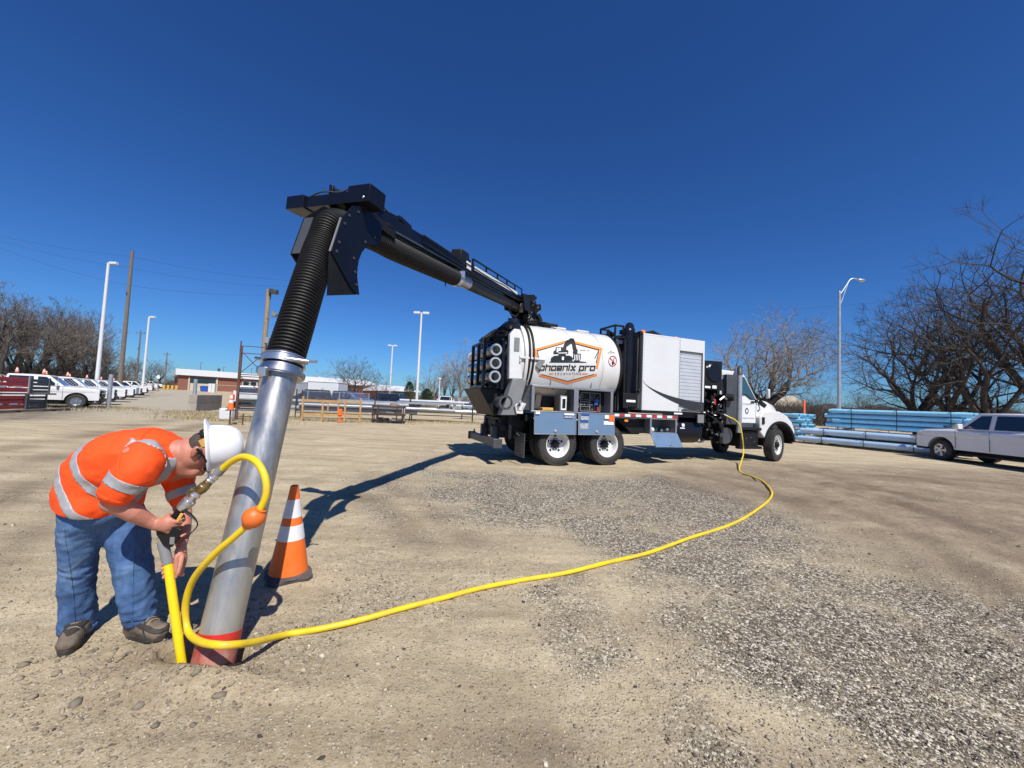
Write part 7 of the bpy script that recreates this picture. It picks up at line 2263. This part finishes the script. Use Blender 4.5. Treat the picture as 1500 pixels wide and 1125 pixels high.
X1 = LBd*.66
panel('red_barricade', 'upper red slatted barricade in front of the nearest white pickup', X1-1.95, X1, .95, 1.68, 'red_paint', 'pipe_grey', 3, 'barricade')
panel('red_barricade', 'lower red slatted barricade in front of the nearest white pickup', X1-2.1, X1-.12, .16, .82, 'red_paint', 'pipe_grey', 3, 'barricade')
panel('dark_barricade', 'upper dark slatted panel right of the red barricade', X1+.05, X1+1.2, .92, 1.64, 'board_dark', 'board_dark', 4, 'barricade')
panel('dark_barricade', 'lower dark slatted panel right of the red barricade', X1-.08, X1+1.08, .12, .80, 'board_dark', 'board_dark', 4, 'barricade')
t = thing('timber_skid', 'long timber skid under the stacked barricade boards', 'timber', Vector((bp0.x, bp0.y, gz(bp0.x, bp0.y))), brt)
b = MB(); b.span((0, -.2, .05), (X1+2.4, -.08, .14)); b.build('timber', M['wood'], t)
b = MB(); b.span((X1-2.6, -.06, .85), (X1+1.6, .12, .93)); b.build('timber', M['wood'], t)
for x in (1.5, X1+1.2, X1+2.2): b = MB(); b.span((x, -.25, -.05), (x+.15, .3, .08)); b.build('bearer', M['black'], t)
# ------------------------------------------------------------------ blue pipes
pg0, pg1 = gnd(1165, 648), gnd(1355, 668)
pax = (pg1-pg0).normalized(); pnm = Vector((-pax.y, pax.x, 0))
if pnm.x < 0: pnm = -pnm                                   # away from the camera side
prot = math.atan2(pax.y, pax.x)
lat = Vector((-math.sin(prot), math.cos(prot), 0)); ls = 1 if lat.dot(pnm) > 0 else -1
def pipe_mesh(L, r, flip):
    b = MB(); x0, x1 = (0, L)
    pr = [(r*.88, 0), (r, 0), (r, L-.42), (r*1.16, L-.34), (r*1.16, L), (r*.98, L), (r*.98, L-.3)]
    b.lathe(pr, (0, 0, 0), (1, 0, 0), 20)
    return b
pcache = {}
def bundle(label, s0, off, z0, rows, cols, L, r, m, drop=()):
    o = pg0+pax*s0+pnm*off
    t = thing('pipe_bundle', label, 'pipe bundle', Vector((o.x, o.y, gz(o.x, o.y)+z0)), prot, 'bundles of blue pipe')
    key = (L, r, m)
    for i in range(rows):
        for j in range(cols):
            fl = (i+j) % 2
            if key not in pcache:
                k = pipe_mesh(L, r, 0).build('blue_pipe', M[m], t); pcache[key] = k.data
            else:
                k = bpy.data.objects.new('blue_pipe', pcache[key]); COL.objects.link(k); k.parent = t
            x = random.uniform(-.05, .05)+(.30 if fl else 0)
            k.location = (x if not fl else x+L, ls*(j*r*2.22+r), i*r*2.28+r*1.16)
            k.rotation_euler = (0, 0, PI if fl else 0)
    for x in (1.2, 3.0, 4.8):
        b = MB(); y0, y1, zt = -.03, cols*r*2.22+.03, rows*r*2.28+.06
        b.span((x, ls*y0-.006, 0), (x+.022, ls*y0+.006, zt)); b.span((x, ls*y1-.006, 0), (x+.022, ls*y1+.006, zt)); b.span((x, min(ls*y0, ls*y1), zt), (x+.04, max(ls*y0, ls*y1), zt+.008)); b.build('strap', M['black'], t)
    for x in (.8, 5.2):
        b = MB(); b.span((x, min(0, ls*cols*r*2.22), -.10), (x+.1, max(0, ls*cols*r*2.22), -.005)); b.build('timber', M['wood'], t)
    return t
bundle('long bright blue pipe bundle on top of the stack, four pipes high', .95, .95, .98, 4, 4, 5.15, .108, 'pipe_blue')
bundle('pale blue pipe bundle lying lowest in front of the stack', .1, .0, .10, 1, 2, 6.1, .15, 'pipe_pale')
bundle('pale blue pipe bundle under the bright blue one', .15, .1, .52, 1, 3, 6.1, .15, 'pipe_pale')
bundle('pale pipe bundle at the bottom behind the front pipes', .3, 1.0, .12, 2, 2, 6.1, .17, 'pipe_pale')
bundle('far blue pipe bundle seen just right of the truck wheel', -6.3, .6, .80, 3, 4, 6.1, .12, 'pipe_blue')
bundle('far lowest blue pipe bundle seen below, right of the truck wheel', -6.4, .6, .10, 2, 3, 6.1, .13, 'pipe_blue')
b = MB(); b.tube([(0, 0, 0), (0, .01, .5), (.02, 0, .02)], .03, 6); b.box((0, 0, .42), (.10, .5, .04)); b.box((0, -.22, .2), (.05, .05, .45)); o = b.build('yellow_strap', M['yellow_paint']); q = pg0+pax*5.05-pnm*.04; o.location = (q.x, q.y, .42); tag(o, 'yellow strap knotted round the front pale blue pipes', 'strap')
sp = gnd(1178, 647); b = MB(); H = topz(1177, 586, sp.y); b.box((0, 0, H/2), (.10, .05, H)); o = b.build('marker_stake', M['stake_orange'], None, True, .01); o.location = (sp.x, sp.y, gz(sp.x, sp.y)); tag(o, 'tall red-orange marker stake at the left end of the blue pipes', 'stake')
b = MB(); p, q = at(1090, 455, 60), at(1500, 415, 40)
b.tube([p.lerp(q, k/14)-Vector((0, 0, 2.5*(k/14)*(1-k/14))) for k in range(15)], .010, 4); tag(b.build('overhead_wire', M['cable']), 'thin overhead wire passing the head of the curved street lamp', 'wire')
# ------------------------------------------------------------------ dry grass
def grass(name, spots, n, seed, h=.18):
    rn = random.Random(seed); b = MB()
    for i in range(n):
        px, Y, sx, sy = rn.choice(spots); p = ground_at(px, Y); p.x += rn.gauss(0, sx); p.y += rn.gauss(0, sy); p.z = gz(p.x, p.y)-.01
        a = rn.uniform(0, 2*PI); hh = h*rn.uniform(.4, 1.3); d = Vector((math.cos(a)*.5, math.sin(a)*.5, 1))*hh; s = Vector((-math.sin(a), math.cos(a), 0))*.012
        b.add([p-s, p+s, p+d], [(0, 1, 2)])
    return tag(b.build(name, M['dry_grass'], None, False), kind='stuff')
grass('dry_grass', [(290, 22, 1.2, .8), (320, 19.5, 1.3, .6), (360, 19, 1.2, .5), (300, 24, 1.5, .7)], 5200, 1, .16)
grass('dry_grass', [(440, 22, 1.6, .5), (500, 22.5, 1.6, .4), (560, 23.5, 1.6, .4), (620, 25, 1.8, .4), (680, 26, 1.8, .4)], 6000, 2, .14)
grass('dry_grass', [(20, 21.5, 3, .5), (110, 23.5, 2, .5), (170, 25, 1.2, .5)], 3000, 3, .15)
